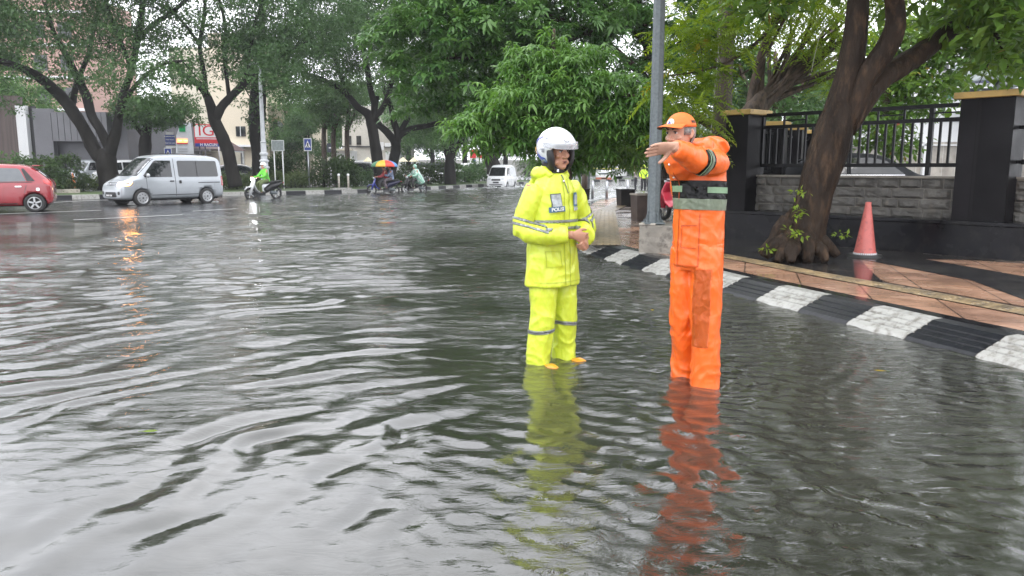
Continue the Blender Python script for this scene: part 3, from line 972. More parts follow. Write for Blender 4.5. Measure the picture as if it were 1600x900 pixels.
def foliage_whorls(name, seed, blobs, n, L=0.2, wd=0.055, sub=0.5, subn=5, k=8, shell=0.5, droop=0.45, tip_out=0.25):
    rs = np.random.RandomState(seed)
    P, q, t, C, Cn = blob_points(rs, blobs, n, shell, sub, subn, 0.7)
    m = len(P)
    up = unit(np.array([0, 0, 1.0]) + rs.normal(size=(m, 3)) * 0.35 + q * 0.5)
    a = unit(np.cross(up, rs.normal(size=(m, 3))))
    b = np.cross(up, a)
    ang = (np.arange(k)[None, :] + rs.uniform(0, 1, (m, 1))) * (2 * math.pi / k) + rs.normal(size=(m, k)) * 0.16
    Dd = a[:, None] * np.cos(ang)[..., None] + b[:, None] * np.sin(ang)[..., None] + up[:, None] * (tip_out + rs.normal(size=(m, k, 1)) * 0.18)
    Dd = Dd.reshape(-1, 3)
    Pp = np.repeat(P, k, 0)
    N = np.repeat(up, k, 0)
    nn = len(Pp)
    Ln = L * rs.uniform(0.65, 1.2, nn)
    tt = np.clip(np.repeat(t, k) * 0.75 + rs.uniform(0, 0.25, nn), 0, 1)
    dr = droop
    co, fs, kk = leaf_verts(Pp + Dd * 0.02, Dd, N, Ln, Ln * (wd / L) * rs.uniform(0.8, 1.15, nn), 3, dr)
    return raw_mesh(name, co, fs, np.repeat(tt, kk), smooth=False), P


def foliage_fronds(name, seed, blobs, n, L=0.55, sub=0.5, subn=4, pairs=9, shell=0.3):
    """feather leaves: a rachis with leaflets on both sides"""
    rs = np.random.RandomState(seed)
    P, q, t, C, Cn = blob_points(rs, blobs, n, shell, sub, subn, 0.6)
    m = len(P)
    Dd = unit(q) * 0.8 + rs.normal(size=(m, 3)) * 0.5
    Dd[:, 2] = Dd[:, 2] * 0.5 - 0.1
    Dd = unit(Dd)
    S_ = unit(np.cross(Dd, np.array([0, 0, 1.0]) + rs.normal(size=(m, 3)) * 0.3))
    Ln = L * rs.uniform(0.7, 1.2, m)
    u = np.linspace(0.12, 1.0, pairs)
    base = P[:, None] + Dd[:, None] * (u[None, :, None] * Ln[:, None, None]) + np.array([0, 0, -1.0]) * (u ** 2)[None, :, None] * Ln[:, None, None] * 0.35
    out = []
    for s in (-1, 1):
        d = S_[:, None] * s + Dd[:, None] * 0.45 + rs.normal(size=(m, pairs, 3)) * 0.08
        d[..., 2] -= 0.25
        out.append((base.reshape(-1, 3), d.reshape(-1, 3)))
    Pp = np.concatenate([o_[0] for o_ in out]); D2 = np.concatenate([o_[1] for o_ in out])
    nn = len(Pp)
    ll = np.tile(np.repeat(Ln, pairs) * 0.30 * np.tile(np.sin(np.linspace(0.5, 2.7, pairs)) * 0.5 + 0.6, m), 2)
    tt = np.tile(np.repeat(t, pairs), 2)
    co, fs, k = leaf_verts(Pp, D2, np.array([0, 0, 1.0]) + rs.normal(size=(nn, 3)) * 0.2, ll, ll * 0.3, 1, 0.1)
    return raw_mesh(name, co, fs, np.repeat(tt, k), smooth=False), C


def bark_tube(bm, pts, rad, n=14, seed=0, rough=0.12):
    P = catmull([list(p) for p in pts], 5)
    s = np.linspace(0, 1, len(P)); rr = np.interp(s, np.linspace(0, 1, len(rad)), rad)
    rings = tube(bm, [tuple(p) for p in P], list(rr), n)
    for ri, ring in enumerate(rings):
        c = Vector(P[ri])
        for v in ring:
            d = v.co - c
            k = noise.noise(Vector((v.co.x * 2.3 + seed, v.co.y * 2.3, v.co.z * 1.1))) + 0.6 * noise.noise(Vector((v.co.x * 9 + seed, v.co.y * 9, v.co.z * 3)))
            v.co = c + d * (1 + rough * k)
    return [Vector(p) for p in P], rr


def tree(name, label, group, base, limbs, blobs, fol, fmat, bmat, n_twigs=60, seed=0, trunk_n=14, twig_r=0.025, roots=None):
    """limbs: list of (points world, radii world). base: world origin"""
    base = Vector(base)
    root = thing(name, label, 'tree', base, 0, group)
    rs = random.Random(seed)
    bm = BM()
    nodes = []
    for li, (pts, rad) in enumerate(limbs):
        P, rr = bark_tube(bm, [Vector(p) - base for p in pts], rad, n=trunk_n if rad[0] > 0.12 else 8, seed=seed + li)
        k0 = 0 if li > 0 else len(P) // 2
        for p, r in list(zip(P, rr))[k0:]: nodes.append((p, r))
    if roots:
        for (p, q, r, r2) in roots:
            p = Vector(p) - base; q = Vector(q) - base
            mid = (p + q) / 2 + Vector((0, 0, 0.05))
            bark_tube(bm, [p, mid, q], [r, (r + r2) * 0.55, r2], n=9, seed=seed + 77, rough=0.3)
    mob('trunk', bm, bmat, root, smooth=True)
    bl = [tuple(np.array(b[:3]) - np.array(base)) + tuple(b[3:]) for b in blobs]
    me, C = fol(bl)
    # twigs join the foliage to the limbs
    bm = BM()
    idx = list(range(len(C)))
    rs.shuffle(idx)
    cnt = 0
    for i in idx[:n_twigs]:
        c = Vector(C[i])
        p, r = min(nodes, key=lambda q: (q[0] - c).length_squared)
        if (p - c).length < 0.1: continue
        r0 = min(r * 0.5, twig_r * (0.6 + (p - c).length * 0.35))
        mid = p.lerp(c, 0.5) + Vector((rs.uniform(-.2, .2), rs.uniform(-.2, .2), rs.uniform(0.0, .3))) * min(1, (p - c).length * 0.4)
        P = catmull([list(p), list(mid), list(c)], 4)
        tube(bm, [tuple(v) for v in P], list(np.linspace(r0, r0 * 0.25, len(P))), 5)
        nodes.append((mid, r0 * 0.7))
        cnt += 1
    o = mob('crown', merge_crown(me, bm), [fmat, bmat], root)
    return root


def merge_crown(leaf, bm):
    """leaf mesh + twig bmesh -> one crown mesh, slot 0 leaves, slot 1 wood"""
    tw = bpy.data.meshes.new('tw'); bm.to_mesh(tw); bm.free()
    out = []
    for me in (leaf, tw):
        n = len(me.vertices); co = np.empty(n * 3, np.float32); me.vertices.foreach_get('co', co)
        lp = np.empty(len(me.loops), np.int32); me.loops.foreach_get('vertex_index', lp)
        lt = np.empty(len(me.polygons), np.int32); me.polygons.foreach_get('loop_total', lt)
        out.append((co.reshape(-1, 3), lp, lt))
    tint = np.zeros(len(out[0][0]) + len(out[1][0]), np.float32)
    t0 = np.empty(len(out[0][0]), np.float32); leaf.attributes['tint'].data.foreach_get('value', t0)
    tint[:len(t0)] = t0
    me = bpy.data.meshes.new('crown')
    co = np.concatenate([out[0][0], out[1][0]])
    me.vertices.add(len(co)); me.vertices.foreach_set('co', co.ravel())
    lp = np.concatenate([out[0][1], out[1][1] + len(t0)]).astype(np.int32)
    lt = np.concatenate([out[0][2], out[1][2]]).astype(np.int32)
    st = np.concatenate([[0], np.cumsum(lt)[:-1]]).astype(np.int32)
    me.loops.add(len(lp)); me.loops.foreach_set('vertex_index', lp)
    me.polygons.add(len(lt)); me.polygons.foreach_set('loop_start', st); me.polygons.foreach_set('loop_total', lt)
    mi = np.zeros(len(lt), np.int32); mi[len(out[0][2]):] = 1
    me.polygons.foreach_set('material_index', mi)
    me.polygons.foreach_set('use_smooth', mi.astype(bool))
    me.update(calc_edges=True)
    at = me.attributes.new('tint', 'FLOAT', 'POINT'); at.data.foreach_set('value', tint)
    bpy.data.meshes.remove(leaf); bpy.data.meshes.remove(tw)
    return me


def L_(D, *pts):
    """limb given in photo pixels with its real distance: (px,py,r_px[,D]) -> points and radii"""
    P = []; rr = []
    for p in pts:
        d = p[3] if len(p) > 3 else D
        P.append(W(p[0], p[1], d)); rr.append(p[2] * d / F)
    return P, rr


def B_(px, py, D, rx, ry, rz, wgt=1.0):
    c = W(px, py, D)
    return (c.x, c.y, c.z, rx, ry, rz, wgt)


FARG = 'street trees on the verge across the street'
# T1: big forked tree on the left (41 m)
d = 41
limbs = [L_(d, (172, 296, 21), (168, 270, 18), (165, 248, 19), (150, 238, 13), (133, 205, 11), (112, 172, 11), (90, 145, 10), (62, 122, 9, 40), (30, 105, 7, 39), (-10, 92, 5, 38)),
         L_(d, (166, 262, 14), (172, 236, 11), (180, 210, 9.5), (186, 180, 8), (192, 150, 7, 42), (205, 110, 6, 43), (215, 60, 6, 43), (222, 10, 5, 43), (226, -50, 3, 43)),
         L_(d, (172, 236, 9), (158, 205, 8.5), (143, 180, 8), (135, 150, 8.5), (118, 115, 7), (100, 80, 5, 41), (84, 50, 4, 41), (70, 5, 3, 41)),
         L_(d, (205, 110, 4, 43), (195, 80, 4), (180, 45, 3.5), (168, 10, 3), (160, -40, 2)),
         L_(d, (217, 60, 5, 43), (240, 38, 4.5, 43), (270, 18, 4, 42), (300, -8, 3, 42), (340, -40, 2, 42)),
         L_(d, (112, 172, 6), (120, 130, 5, 42), (140, 80, 4, 43), (150, 20, 3, 43)),
         L_(d, (186, 185, 5), (200, 150, 4, 39), (225, 120, 3.5, 38), (255, 100, 3, 37), (290, 95, 2, 36))]
blobs = [B_(20, 60, 39, 3.2, 3, 1.8), B_(80, 10, 40, 3.4, 3, 2.0), B_(160, -10, 42, 3.2, 3, 2), B_(220, 25, 42, 2.4, 3, 1.6), B_(-50, 30, 39, 3, 3, 2.5), B_(140, 100, 39, 1.8, 2, 1.0, .8), B_(220, 130, 37, 2.3, 1.6, 1.25), B_(270, 130, 36.5, 1.6, 1.5, 1.4),
         B_(180, 70, 40, 2.0, 2, 1.2), B_(20, 140, 38, 1.3, 1.3, 1.0, .8), B_(100, -70, 41, 4.5, 3.5, 1.8), B_(205, -60, 41, 4, 3.5, 1.8), B_(110, 140, 43, 1.2, 1.2, .9, .6), B_(235, 165, 37, 1.0, 1, .5)]
limbs = [(P_, [r_ * .82 for r_ in R_]) for P_, R_ in limbs]
tree('broad_street_tree', 'broad dark tree with three leaning forks above the red hatchback and silver van', FARG, W(172, 292, 41).to_3d() * 1.0, limbs, blobs, lambda b: foliage_sprays('foliage', 11, b, 47000, L=0.20, wd=0.085, sub=0.62, subn=34), M['leaf_dark'], M['bark_dark'], 170, 1)

d = 43
limbs = [L_(d, (368, 292, 13), (358, 245, 11), (348, 215, 11), (336, 190, 10.5), (330, 168, 9), (322, 148, 7), (308, 130, 5.5, 42), (290, 118, 4.5, 42), (268, 100, 3, 42)),
         L_(d, (336, 186, 9), (348, 165, 7.5), (362, 150, 7), (380, 132, 6.5), (402, 112, 5), (430, 92, 4), (470, 70, 3)),
         L_(d, (358, 152, 4), (354, 120, 3.5), (350, 80, 3.5), (352, 40, 3), (340, -10, 2)),
         L_(d, (322, 148, 5), (318, 110, 4), (312, 70, 3.5), (320, 20, 3), (318, -30, 2)),
         L_(d, (380, 132, 4), (390, 95, 3.5), (395, 50, 3), (410, 0, 2)),
         L_(d, (312, 70, 3), (290, 40, 2.6), (262, 10, 2))]
blobs = [B_(300, 60, 42, 2.6, 2.6, 1.6, .7), B_(360, 30, 43, 2.8, 3, 1.8, .8), B_(420, 30, 43, 3.0, 3, 1.9), B_(440, 95, 41, 1.9, 2, 1.2), B_(480, 60, 42, 2.2, 2.4, 1.6), B_(330, -40, 43, 3.6, 3, 1.5), B_(440, -50, 43, 4.5, 3.4, 1.8),
         B_(350, 100, 43, 2.0, 2, .8, .35), B_(390, 85, 42, 2, 2, 1.2, .9), B_(280, 110, 42, 1.2, 1.5, .7, .5), B_(510, 20, 43, 2.4, 2.6, 2.0), B_(450, 135, 40, 1.2, 1.3, .7), B_(300, 165, 43, .5, .6, .5, .4), B_(415, 118, 39.5, 1.7, 1.1, 1.0), B_(390, 165, 42.5, 0.9, .8, .5, .5), B_(410, 190, 42, .6, .5, .5, .5)]
limbs = [(P_, [r_ * .85 for r_ in R_]) for P_, R_ in limbs]
tree('broad_street_tree', 'dark tree with a single curved trunk right behind the silver van', FARG, W(368, 292, 43), limbs, blobs, lambda b: foliage_sprays('foliage', 12, b, 38000, L=0.19, wd=0.085, sub=0.55, subn=30), M['leaf_dark'], M['bark_dark'], 190, 2)

# T3/T4: the pair behind the umbrella riders
d = 50
limbs = [L_(d, (598, 296, 10), (591, 260, 9), (586, 225, 8.5), (581, 195, 8), (575, 178, 7), (560, 168, 5), (540, 145, 4.5), (520, 132, 4.5), (498, 122, 3.5), (470, 112, 2.5)),
         L_(d, (582, 198, 6), (585, 165, 5), (578, 135, 4.5), (572, 95, 4), (560, 50, 3), (550, 0, 2)),
         L_(d, (582, 190, 5), (600, 165, 4.5), (612, 130, 4), (625, 80, 3), (640, 30, 2)),
         L_(d, (540, 146, 3), (530, 110, 3), (515, 70, 2.5), (500, 40, 2))]
blobs = [B_(500, 90, 49, 2.6, 3, 1.5), B_(560, 60, 50, 3.2, 3, 2.0), B_(610, 40, 50, 3, 3, 2.2), B_(530, 20, 50, 3.6, 3, 2.0), B_(470, 130, 48, 1.6, 2, .9), B_(590, -30, 50, 4.5, 3.5, 2.0), B_(545, 125, 49, 1.4, 1.8, .7, .6), B_(620, 110, 49, 1.8, 2, 1.3, .8)]
tree('broad_street_tree', 'slender dark tree with its trunk just left of the rainbow umbrella', FARG, W(598, 296, 50), limbs, blobs, lambda b: foliage_sprays('foliage', 13, b, 42000, L=0.21, wd=0.085, sub=0.62, subn=30), M['leaf_mid'], M['bark_dark'], 150, 3)
d = 52
limbs = [L_(d, (603, 296, 9), (612, 262, 8), (618, 238, 8), (617, 222, 7), (604, 206, 5.5), (592, 194, 5), (586, 178, 4), (590, 150, 3)),
         L_(d, (618, 230, 6), (622, 212, 5.5), (616, 192, 5), (610, 165, 4), (600, 140, 3)),
         L_(d, (622, 214, 5), (640, 202, 4.5), (665, 197, 4), (690, 192, 3.4), (720, 196, 2.5)),
         L_(d, (622, 212, 4.5), (640, 180, 4), (655, 150, 3.4), (680, 110, 3), (700, 70, 2))]
blobs = [B_(655, 120, 51, 2.4, 2.6, 1.6), B_(690, 160, 51, 2.2, 2.2, 1.1), B_(700, 90, 52, 2.8, 3, 2), B_(650, 60, 52, 3, 3, 2), B_(720, 20, 53, 3.8, 3, 2.2), B_(640, 165, 50, 1.1, 1.4, .6, .6), B_(665, 218, 50, 1.4, 1.2, .5, .6), B_(700, -40, 53, 4.5, 3.5, 2.0), B_(710, 215, 51, 1.4, 1.3, .7, .7)]
tree('broad_street_tree', 'dark tree with an elbowed fork standing right behind the rainbow umbrella', FARG, W(603, 296, 52), limbs, blobs, lambda b: foliage_sprays('foliage', 14, b, 42000, L=0.21, wd=0.085, sub=0.6, subn=30), M['leaf_mid'], M['bark_dark'], 150, 4)
d = 57
limbs = [L_(d, (704, 292, 10), (703, 268, 8), (702, 248, 7), (694, 228, 4.5), (684, 210, 3.6), (676, 190, 2.6)),
         L_(d, (703, 250, 6), (712, 232, 4.5), (724, 215, 4), (733, 198, 3), (738, 170, 2)),
         L_(d, (703, 246, 4), (707, 215, 3), (706, 180, 2.4), (710, 140, 2))]
blobs = [B_(690, 190, 57, 2.2, 2, 1.1), B_(735, 175, 57, 2.4, 2.2, 1.4), B_(710, 140, 57, 2.6, 2.4, 1.5), B_(660, 205, 56, 1.4, 1.4, .7), B_(760, 205, 57, 1.6, 1.6, .9)]
tree('street_tree', 'short leafy tree with a shaggy forked trunk left of the white microvan', FARG, W(704, 292, 57), limbs, blobs, lambda b: foliage_sprays('foliage', 15, b, 20000, L=0.2, wd=0.08, sub=0.5, subn=26), M['leaf_mid'], M['bark_dark'], 110, 5)
d = 66
limbs = [L_(d, (775, 285, 14), (772, 262, 11), (765, 245, 10), (755, 225, 8), (748, 195, 6), (735, 150, 4), (720, 100, 3)),
         L_(d, (768, 252, 8), (785, 225, 7), (800, 190, 5), (820, 140, 4), (830, 80, 3)),
         L_(d, (760, 235, 5), (772, 190, 5), (775, 130, 4), (780, 60, 3))]
blobs = [B_(760, 130, 66, 4, 4, 2.5), B_(820, 110, 66, 4, 4, 2.5), B_(790, 50, 66, 5, 4, 3), B_(850, 50, 67, 5, 4, 3), B_(840, 190, 66, 2.6, 2.4, 1.5), B_(790, 185, 65, 2.2, 2, 1.2), B_(730, 90, 66, 3, 3, 2.2), B_(880, 215, 66, 2.4, 2, 1.2)]
tree('street_tree', 'stout dark tree rising behind the white microvan', FARG, W(775, 285, 66), limbs, blobs, lambda b: foliage_sprays('foliage', 16, b, 30000, L=0.26, wd=0.11, sub=0.8, subn=30), M['leaf_whorl_deep'], M['bark_dark'], 120, 6)
# vine-wrapped upright trunk beside the white lamp post
d = 46
limbs = [L_(d, (402, 296, 8), (402, 250, 8), (401, 215, 10), (402, 185, 12.5), (403, 150, 12), (405, 110, 9), (408, 60, 6), (410, 0, 4))]
blobs = [B_(402, 185, 46, .62, .5, 1.5, .6), B_(400, 120, 46, 1.6, 1.5, .9), B_(425, 70, 46, 2.4, 2, 1.4), B_(385, 190, 45.6, .5, .4, .7, .3), B_(420, 178, 45.6, .6, .5, .5, .4)]
tree('street_tree', 'upright vine-wrapped trunk behind the tall white lamp post', FARG, W(402, 296, 46), limbs, blobs, lambda b: foliage_sprays('foliage', 17, b, 9000, L=0.17, wd=0.08, sub=0.35, subn=20), M['leaf_dark'], M['bark_dark'], 60, 7)
# trunks behind the van
for (px, lab, hh) in ((228, 'small tree with a short dark trunk behind the silver van roof', 0), ):
    d = 50
    limbs = [L_(d, (px, 296, 9), (px - 2, 250, 8.5), (px - 1, 225, 9), (px + 1, 205, 7), (px + 6, 180, 4), (px + 12, 150, 3)), L_(d, (px, 215, 5), (px - 14, 198, 3.5), (px - 24, 175, 2.5))]
    blobs = [B_(px + 5, 178, 50, 2.0, 1.6, 1.0), B_(px + 40, 168, 49, 1.6, 1.4, 1.1), B_(px - 20, 165, 50, 1.5, 1.5, .9), B_(px + 70, 180, 49, .7, .7, .6, .5)]
    tree('street_tree', lab, FARG, W(px, 296, d), limbs, blobs, lambda b: foliage_sprays('foliage', 18, b, 9000, L=0.2, wd=0.09, sub=0.45, subn=24), M['leaf_dark'], M['bark_dark'], 60, 8)
d = 60
for i, (px, lab) in enumerate(((507, 'tall reddish trunk immediately right of the blue pedestrian sign'), (522, 'thin trunk in front of the dark hanging board'), (543, 'thin grey trunk in front of the pale house'))):
    limbs = [L_(d, (px + 2, 292, 4), (px, 250, 4), (px - 1, 210, 3.6), (px + 2, 170, 3), (px + 4, 130, 2)), L_(d, (px, 205, 2), (px + 10, 180, 1.6), (px + 14, 160, 1.2))]
    blobs = [B_(px, 180, 60, 1.6, 1.6, 1.0), B_(px - 12, 150, 60, 2.2, 2, 1.2), B_(px + 15, 145, 61, 2.0, 2, 1.1)]
    tree('slim_tree', lab, 'slim trees behind the verge', W(px + 2, 292, d), limbs, blobs, lambda b: foliage_sprays('foliage', 30 + i, b, 7000, L=0.2, wd=0.08, sub=0.5, subn=24), M['leaf_mid'], M['bark_grey'], 50, 9 + i)

# C1: young drooping tree in the middle (14 m)
d = 14.6
limbs = [L_(d, (893, 372, 8.5), (888, 310, 8), (884, 250, 8), (882, 200, 7), (878, 160, 5.5), (868, 110, 4), (865, 70, 3), (866, 45, 2)),
         L_(d, (884, 225, 5), (850, 195, 4, 14.2), (800, 175, 3, 13.8), (760, 172, 2, 13.6)),
         L_(d, (882, 200, 5), (920, 170, 4, 14.3), (965, 150, 3, 14.2), (1000, 150, 2, 14.1)),
         L_(d, (880, 175, 4), (845, 140, 3, 14.6), (810, 115, 2.5, 14.6)),
         L_(d, (884, 215, 4), (900, 190, 3, 15.2), (930, 180, 2, 15.8)),
         L_(d, (884, 232, 4), (835, 222, 3, 13.9), (785, 215, 2, 13.6))]
blobs = [B_(850, 118, 14.4, .85, .8, .42), B_(790, 160, 13.8, .55, .6, .35), B_(765, 205, 13.6, .5, .55, .42), B_(830, 190, 13.9, .7, .7, .5), B_(905, 165, 14.2, .8, .8, .45), B_(965, 140, 14.3, .55, .6, .32), B_(960, 200, 14.3, .6, .7, .5), B_(890, 120, 14.9, .8, .8, .4), B_(925, 225, 14.8, .7, .7, .42), B_(1000, 165, 14.2, .4, .4, .6), B_(810, 222, 14.2, .45, .5, .2), B_(865, 70, 14.6, .22, .22, .28), B_(985, 235, 15, .5, .6, .4), B_(880, 240, 15.2, .8, .6, .3), B_(720, 195, 13.6, .3, .35, .2), B_(930, 75, 14.8, .35, .4, .22), B_(1010, 215, 14.3, .35, .4, .35), B_(815, 88, 14.6, .3, .3, .18)]
tree('drooping_tree', 'young bright green tree of drooping leaf whorls above the white helmet', None, W(893, 372, 14.6), limbs, blobs, lambda b: foliage_whorls('foliage', 21, b, 2300, L=0.195, wd=0.046, sub=0.20, subn=5, k=9, shell=0.5, droop=0.6), M['leaf_whorl'], M['bark_grey'], 130, 20, twig_r=0.012)

# C2: tall deep-green whorled tree behind it (24 m)
d = 25
limbs = [L_(d, (1040, 304, 24), (1034, 270, 15), (1030, 240, 12), (1028, 190, 11), (1024, 130, 10), (1010, 60, 8), (990, -20, 6), (980, -110, 4)),
         L_(d, (1024, 140, 7), (980, 95, 6, 24), (920, 50, 5, 23), (850, 20, 4, 22), (780, -20, 3, 21)),
         L_(d, (1012, 70, 5), (950, 10, 4, 24), (900, -60, 3, 23)),
         L_(d, (1026, 160, 5), (960, 170, 4, 24), (900, 160, 3, 23), (830, 140, 2, 22)),
         L_(d, (1020, 110, 5), (1070, 60, 4, 25), (1120, 10, 3, 25), (1160, -60, 2, 25)),
         L_(d, (920, 50, 4, 23), (840, 80, 3, 22), (760, 90, 2.5, 21.5), (690, 90, 2, 21))]
blobs = [B_(700, 60, 21.5, 1.7, 1.6, 1.2), B_(655, 100, 21.5, 1.0, 1.2, .7), B_(760, 20, 21.5, 1.7, 1.6, 1.2), B_(840, 20, 22, 1.8, 1.6, 1.2), B_(740, 130, 21.5, 1.3, 1.3, .9), B_(690, 155, 22, .9, 1.1, .5), B_(800, 90, 22, 1.5, 1.5, 1.0), B_(920, 10, 23, 2, 1.6, 1.2), B_(900, 90, 23, 1.8, 1.5, 1.0), B_(980, 60, 24, 1.7, 1.6, 1.1), B_(950, 140, 24, 1.6, 1.5, .9),
         B_(1060, 40, 25, 2, 1.8, 1.2), B_(1000, 190, 24.6, 1.4, 1.4, .9), B_(900, 200, 24, 1.5, 1.4, .8), B_(830, -60, 22.5, 2.6, 2, 1.3), B_(940, -90, 24, 3, 2.4, 1.6), B_(1050, -80, 25, 3, 2.2, 1.6), B_(740, -60, 22, 2, 2, 1.0), B_(1000, 250, 25, 1.0, 1.0, .5), B_(1080, 120, 25, 1.5, 1.5, 1.2), B_(920, 255, 25, 1.3, 1.0, .35), B_(1080, 230, 26, .9, 1, .7), B_(1130, 60, 25, 1.6, 1.5, 1.2), B_(660, 20, 21.5, 1.4, 1.4, 1.0), B_(640, 170, 21.8, .7, .8, .4), B_(800, 160, 21.8, 1.4, 1.4, .8), B_(960, 215, 24.5, 1.4, 1.3, .7), B_(600, 60, 21.5, .8, .9, .6)]
tree('whorled_tree', 'tall deep green tree with its root flare just behind the galvanised pole', None, W(1040, 304, 25), limbs, blobs, lambda b: foliage_whorls('foliage', 22, b, 9500, L=0.24, wd=0.075, sub=0.34, subn=7, k=8, shell=0.4, droop=0.45), M['leaf_whorl_deep'], M['bark'], 260, 21,
     roots=[(W(1036, 285, 25), W(1062, 303, 24.6), .16, .05), (W(1036, 285, 25), W(1020, 305, 24.6), .16, .05), (W(1040, 287, 25), W(1050, 307, 24), .15, .05)])

# R1: big leaning tree on the pavement, right (10.7 m)
d = 10.7
limbs = [L_(d, (1249, 412, 48), (1254, 385, 44), (1262, 345, 38), (1275, 300, 35), (1290, 250, 35), (1302, 205, 36), (1314, 170, 31), (1322, 150, 16)),
         L_(d, (1308, 180, 28), (1322, 130, 26), (1333, 80, 23), (1340, 30, 21), (1343, -30, 20), (1350, -120, 15), (1345, -230, 10), (1330, -330, 5)),
         L_(d, (1322, 190, 26), (1350, 125, 22, 10.6), (1378, 85, 21, 10.5), (1396, 50, 20, 10.4), (1398, 10, 18, 10.3), (1392, -50, 16, 10.1), (1400, -130, 12, 9.8), (1420, -250, 7, 9.4)),
         L_(d, (1318, 200, 24), (1370, 130, 23, 10.8), (1405, 105, 21, 10.9), (1440, 82, 19, 11), (1480, 52, 17, 11.1), (1530, 18, 15, 11.2), (1580, -12, 13, 11.3), (1650, -60, 10, 11.4), (1740, -140, 6, 11.6)),
         L_(d, (1392, -50, 9, 10.1), (1340, -140, 8, 9.4), (1270, -260, 6, 8.6), (1200, -380, 4, 8)),
         L_(d, (1345, -100, 9), (1260, -180, 7, 10.9), (1160, -240, 5, 11)),
         L_(d, (1530, 18, 6, 11.2), (1560, 60, 3.5, 10.8), (1575, 105, 2, 10.6))]
blobs = [B_(1330, -420, 10.5, 2.2, 2.2, .9), B_(1180, -300, 10.6, 1.8, 2, .8), B_(1440, -330, 9.6, 2.0, 2, .9), B_(1250, -440, 8.2, 1.6, 1.6, .7), B_(1620, -160, 11.3, 1.8, 1.7, .9), B_(1560, 5, 10.6, .9, .9, .5), B_(1590, 70, 10.6, .55, .6, .45), B_(1500, -20, 10.5, .9, .9, .35),
         B_(1700, 40, 11, 1.0, 1.0, .8), B_(1450, -90, 11.4, 1.2, 1.2, .5), B_(1280, -60, 11.2, .8, .9, .4), B_(1200, -20, 11.4, .7, .8, .35), B_(1460, 15, 11.9, .7, .8, .2, .6), B_(1540, 130, 11.5, .35, .4, .25, .6)]
rp = lambda px, py, d_: W(px, py, d_)
limbs = [(P_, [r_ * .77 for r_ in R_]) for P_, R_ in limbs]
blobs += [(2.6, 9.5, 6.6, 1.8, 1.8, .7, .6), (5.5, 7.2, 6.9, 2.0, 2.0, .7, .6), (7.8, 9.8, 6.6, 2.0, 2.0, .8, .7), (4.2, 12.6, 7.2, 2.2, 2.0, .8, .7)]
tree('leaning_tree', 'big rough-barked tree with three heavy limbs on the pavement beside the cone', None, W(1249, 408, 10.7), limbs, blobs, lambda b: foliage_sprays('foliage', 23, b, 20000, L=0.20, wd=0.095, sub=0.36, subn=16, shell=0.3, wild=.5), M['leaf_broad'], M['bark'], 170, 22, trunk_n=26, twig_r=0.016,
     roots=[(rp(1235, 360, 10.6), rp(1188, 398, 10.7), .15, .05), (rp(1240, 372, 10.5), rp(1215, 408, 10.2), .15, .05), (rp(1255, 372, 10.5), rp(1262, 410, 10.25), .16, .06), (rp(1270, 372, 10.6), rp(1308, 400, 10.5), .13, .06), (rp(1232, 345, 10.6), rp(1203, 386, 10.6), .14, .07), (rp(1245, 340, 10.9), rp(1210, 385, 11.3), .15, .07), (rp(1238, 388, 10.3), rp(1236, 410, 10.1), .12, .05), (rp(1275, 388, 10.4), rp(1290, 409, 10.25), .12, .05), (rp(1225, 378, 10.4), rp(1196, 402, 10.35), .13, .05)])

# R2: tree of fanned branches and feathery leaves (17 m)
d = 17
fan = []
rs_ = random.Random(5)
for k in range(34):
    a = rs_.uniform(0, 1)
    x0_, y0_ = 1172 + 45 * a, 172 - 42 * a
    ex = 1200 + 150 * rs_.random() ** 0.7; ey = 105 - 120 * rs_.random()
    if ex < 1230: ey -= 30
    m1 = ((x0_ + ex) / 2 + rs_.uniform(-10, 10), (y0_ + ey) / 2 + rs_.uniform(-4, 18))
    dd = rs_.uniform(16, 18.2)
    fan.append(L_(d, (x0_, y0_, rs_.uniform(3.0, 6.5)), (m1[0], m1[1], rs_.uniform(2.0, 3.6), (17 + dd) / 2), (ex, ey, 1.0, dd)))
limbs = [L_(d, (1158, 345, 22), (1160, 300, 20), (1163, 255, 18), (1166, 215, 20), (1172, 185, 21), (1190, 160, 17), (1215, 138, 12), (1245, 112, 8, 16.8), (1290, 80, 5, 16.6), (1310, 40, 3, 16.5)),
         L_(d, (1162, 215, 14), (1135, 210, 9, 16.6), (1110, 195, 7, 16.2), (1085, 182, 5, 15.8), (1060, 175, 3.5, 15.5)),
         L_(13.4, (1262, -30, 4.5), (1225, 22, 4), (1195, 55, 3.4), (1165, 80, 2.6, 13.3), (1130, 100, 2, 13.2), (1090, 112, 1.4, 13.1), (1050, 118, 1, 13)),
         L_(13.4, (1238, 5, 3), (1215, 50, 2.4), (1190, 95, 1.6, 13.3), (1150, 120, 1.2, 13.2)),
         L_(d, (1172, 180, 10), (1180, 130, 8), (1195, 70, 6, 16.5), (1225, 10, 5, 15.5), (1262, -30, 5, 13.4), (1290, -80, 4, 13.2))] + fan
blobs = [B_(1100, 60, 13.2, .62, .6, .38), B_(1060, 120, 13.0, .42, .5, .45), B_(1085, 160, 13.1, .5, .5, .3), B_(1150, 40, 13.3, .55, .6, .3), B_(1120, 110, 13.2, .5, .5, .25), B_(1230, 10, 13.4, .6, .6, .25), B_(1060, 30, 13.2, .4, .5, .3), B_(1290, 60, 16.5, .8, .8, .5, .8), B_(1240, 20, 16.5, 1.0, .9, .5, .8), B_(1320, 110, 17, .7, .7, .5), B_(1070, 205, 14, .55, .6, .3), B_(1180, -50, 14, 1.4, 1.2, .5), B_(1330, -40, 15, 1.4, 1.4, .6)]
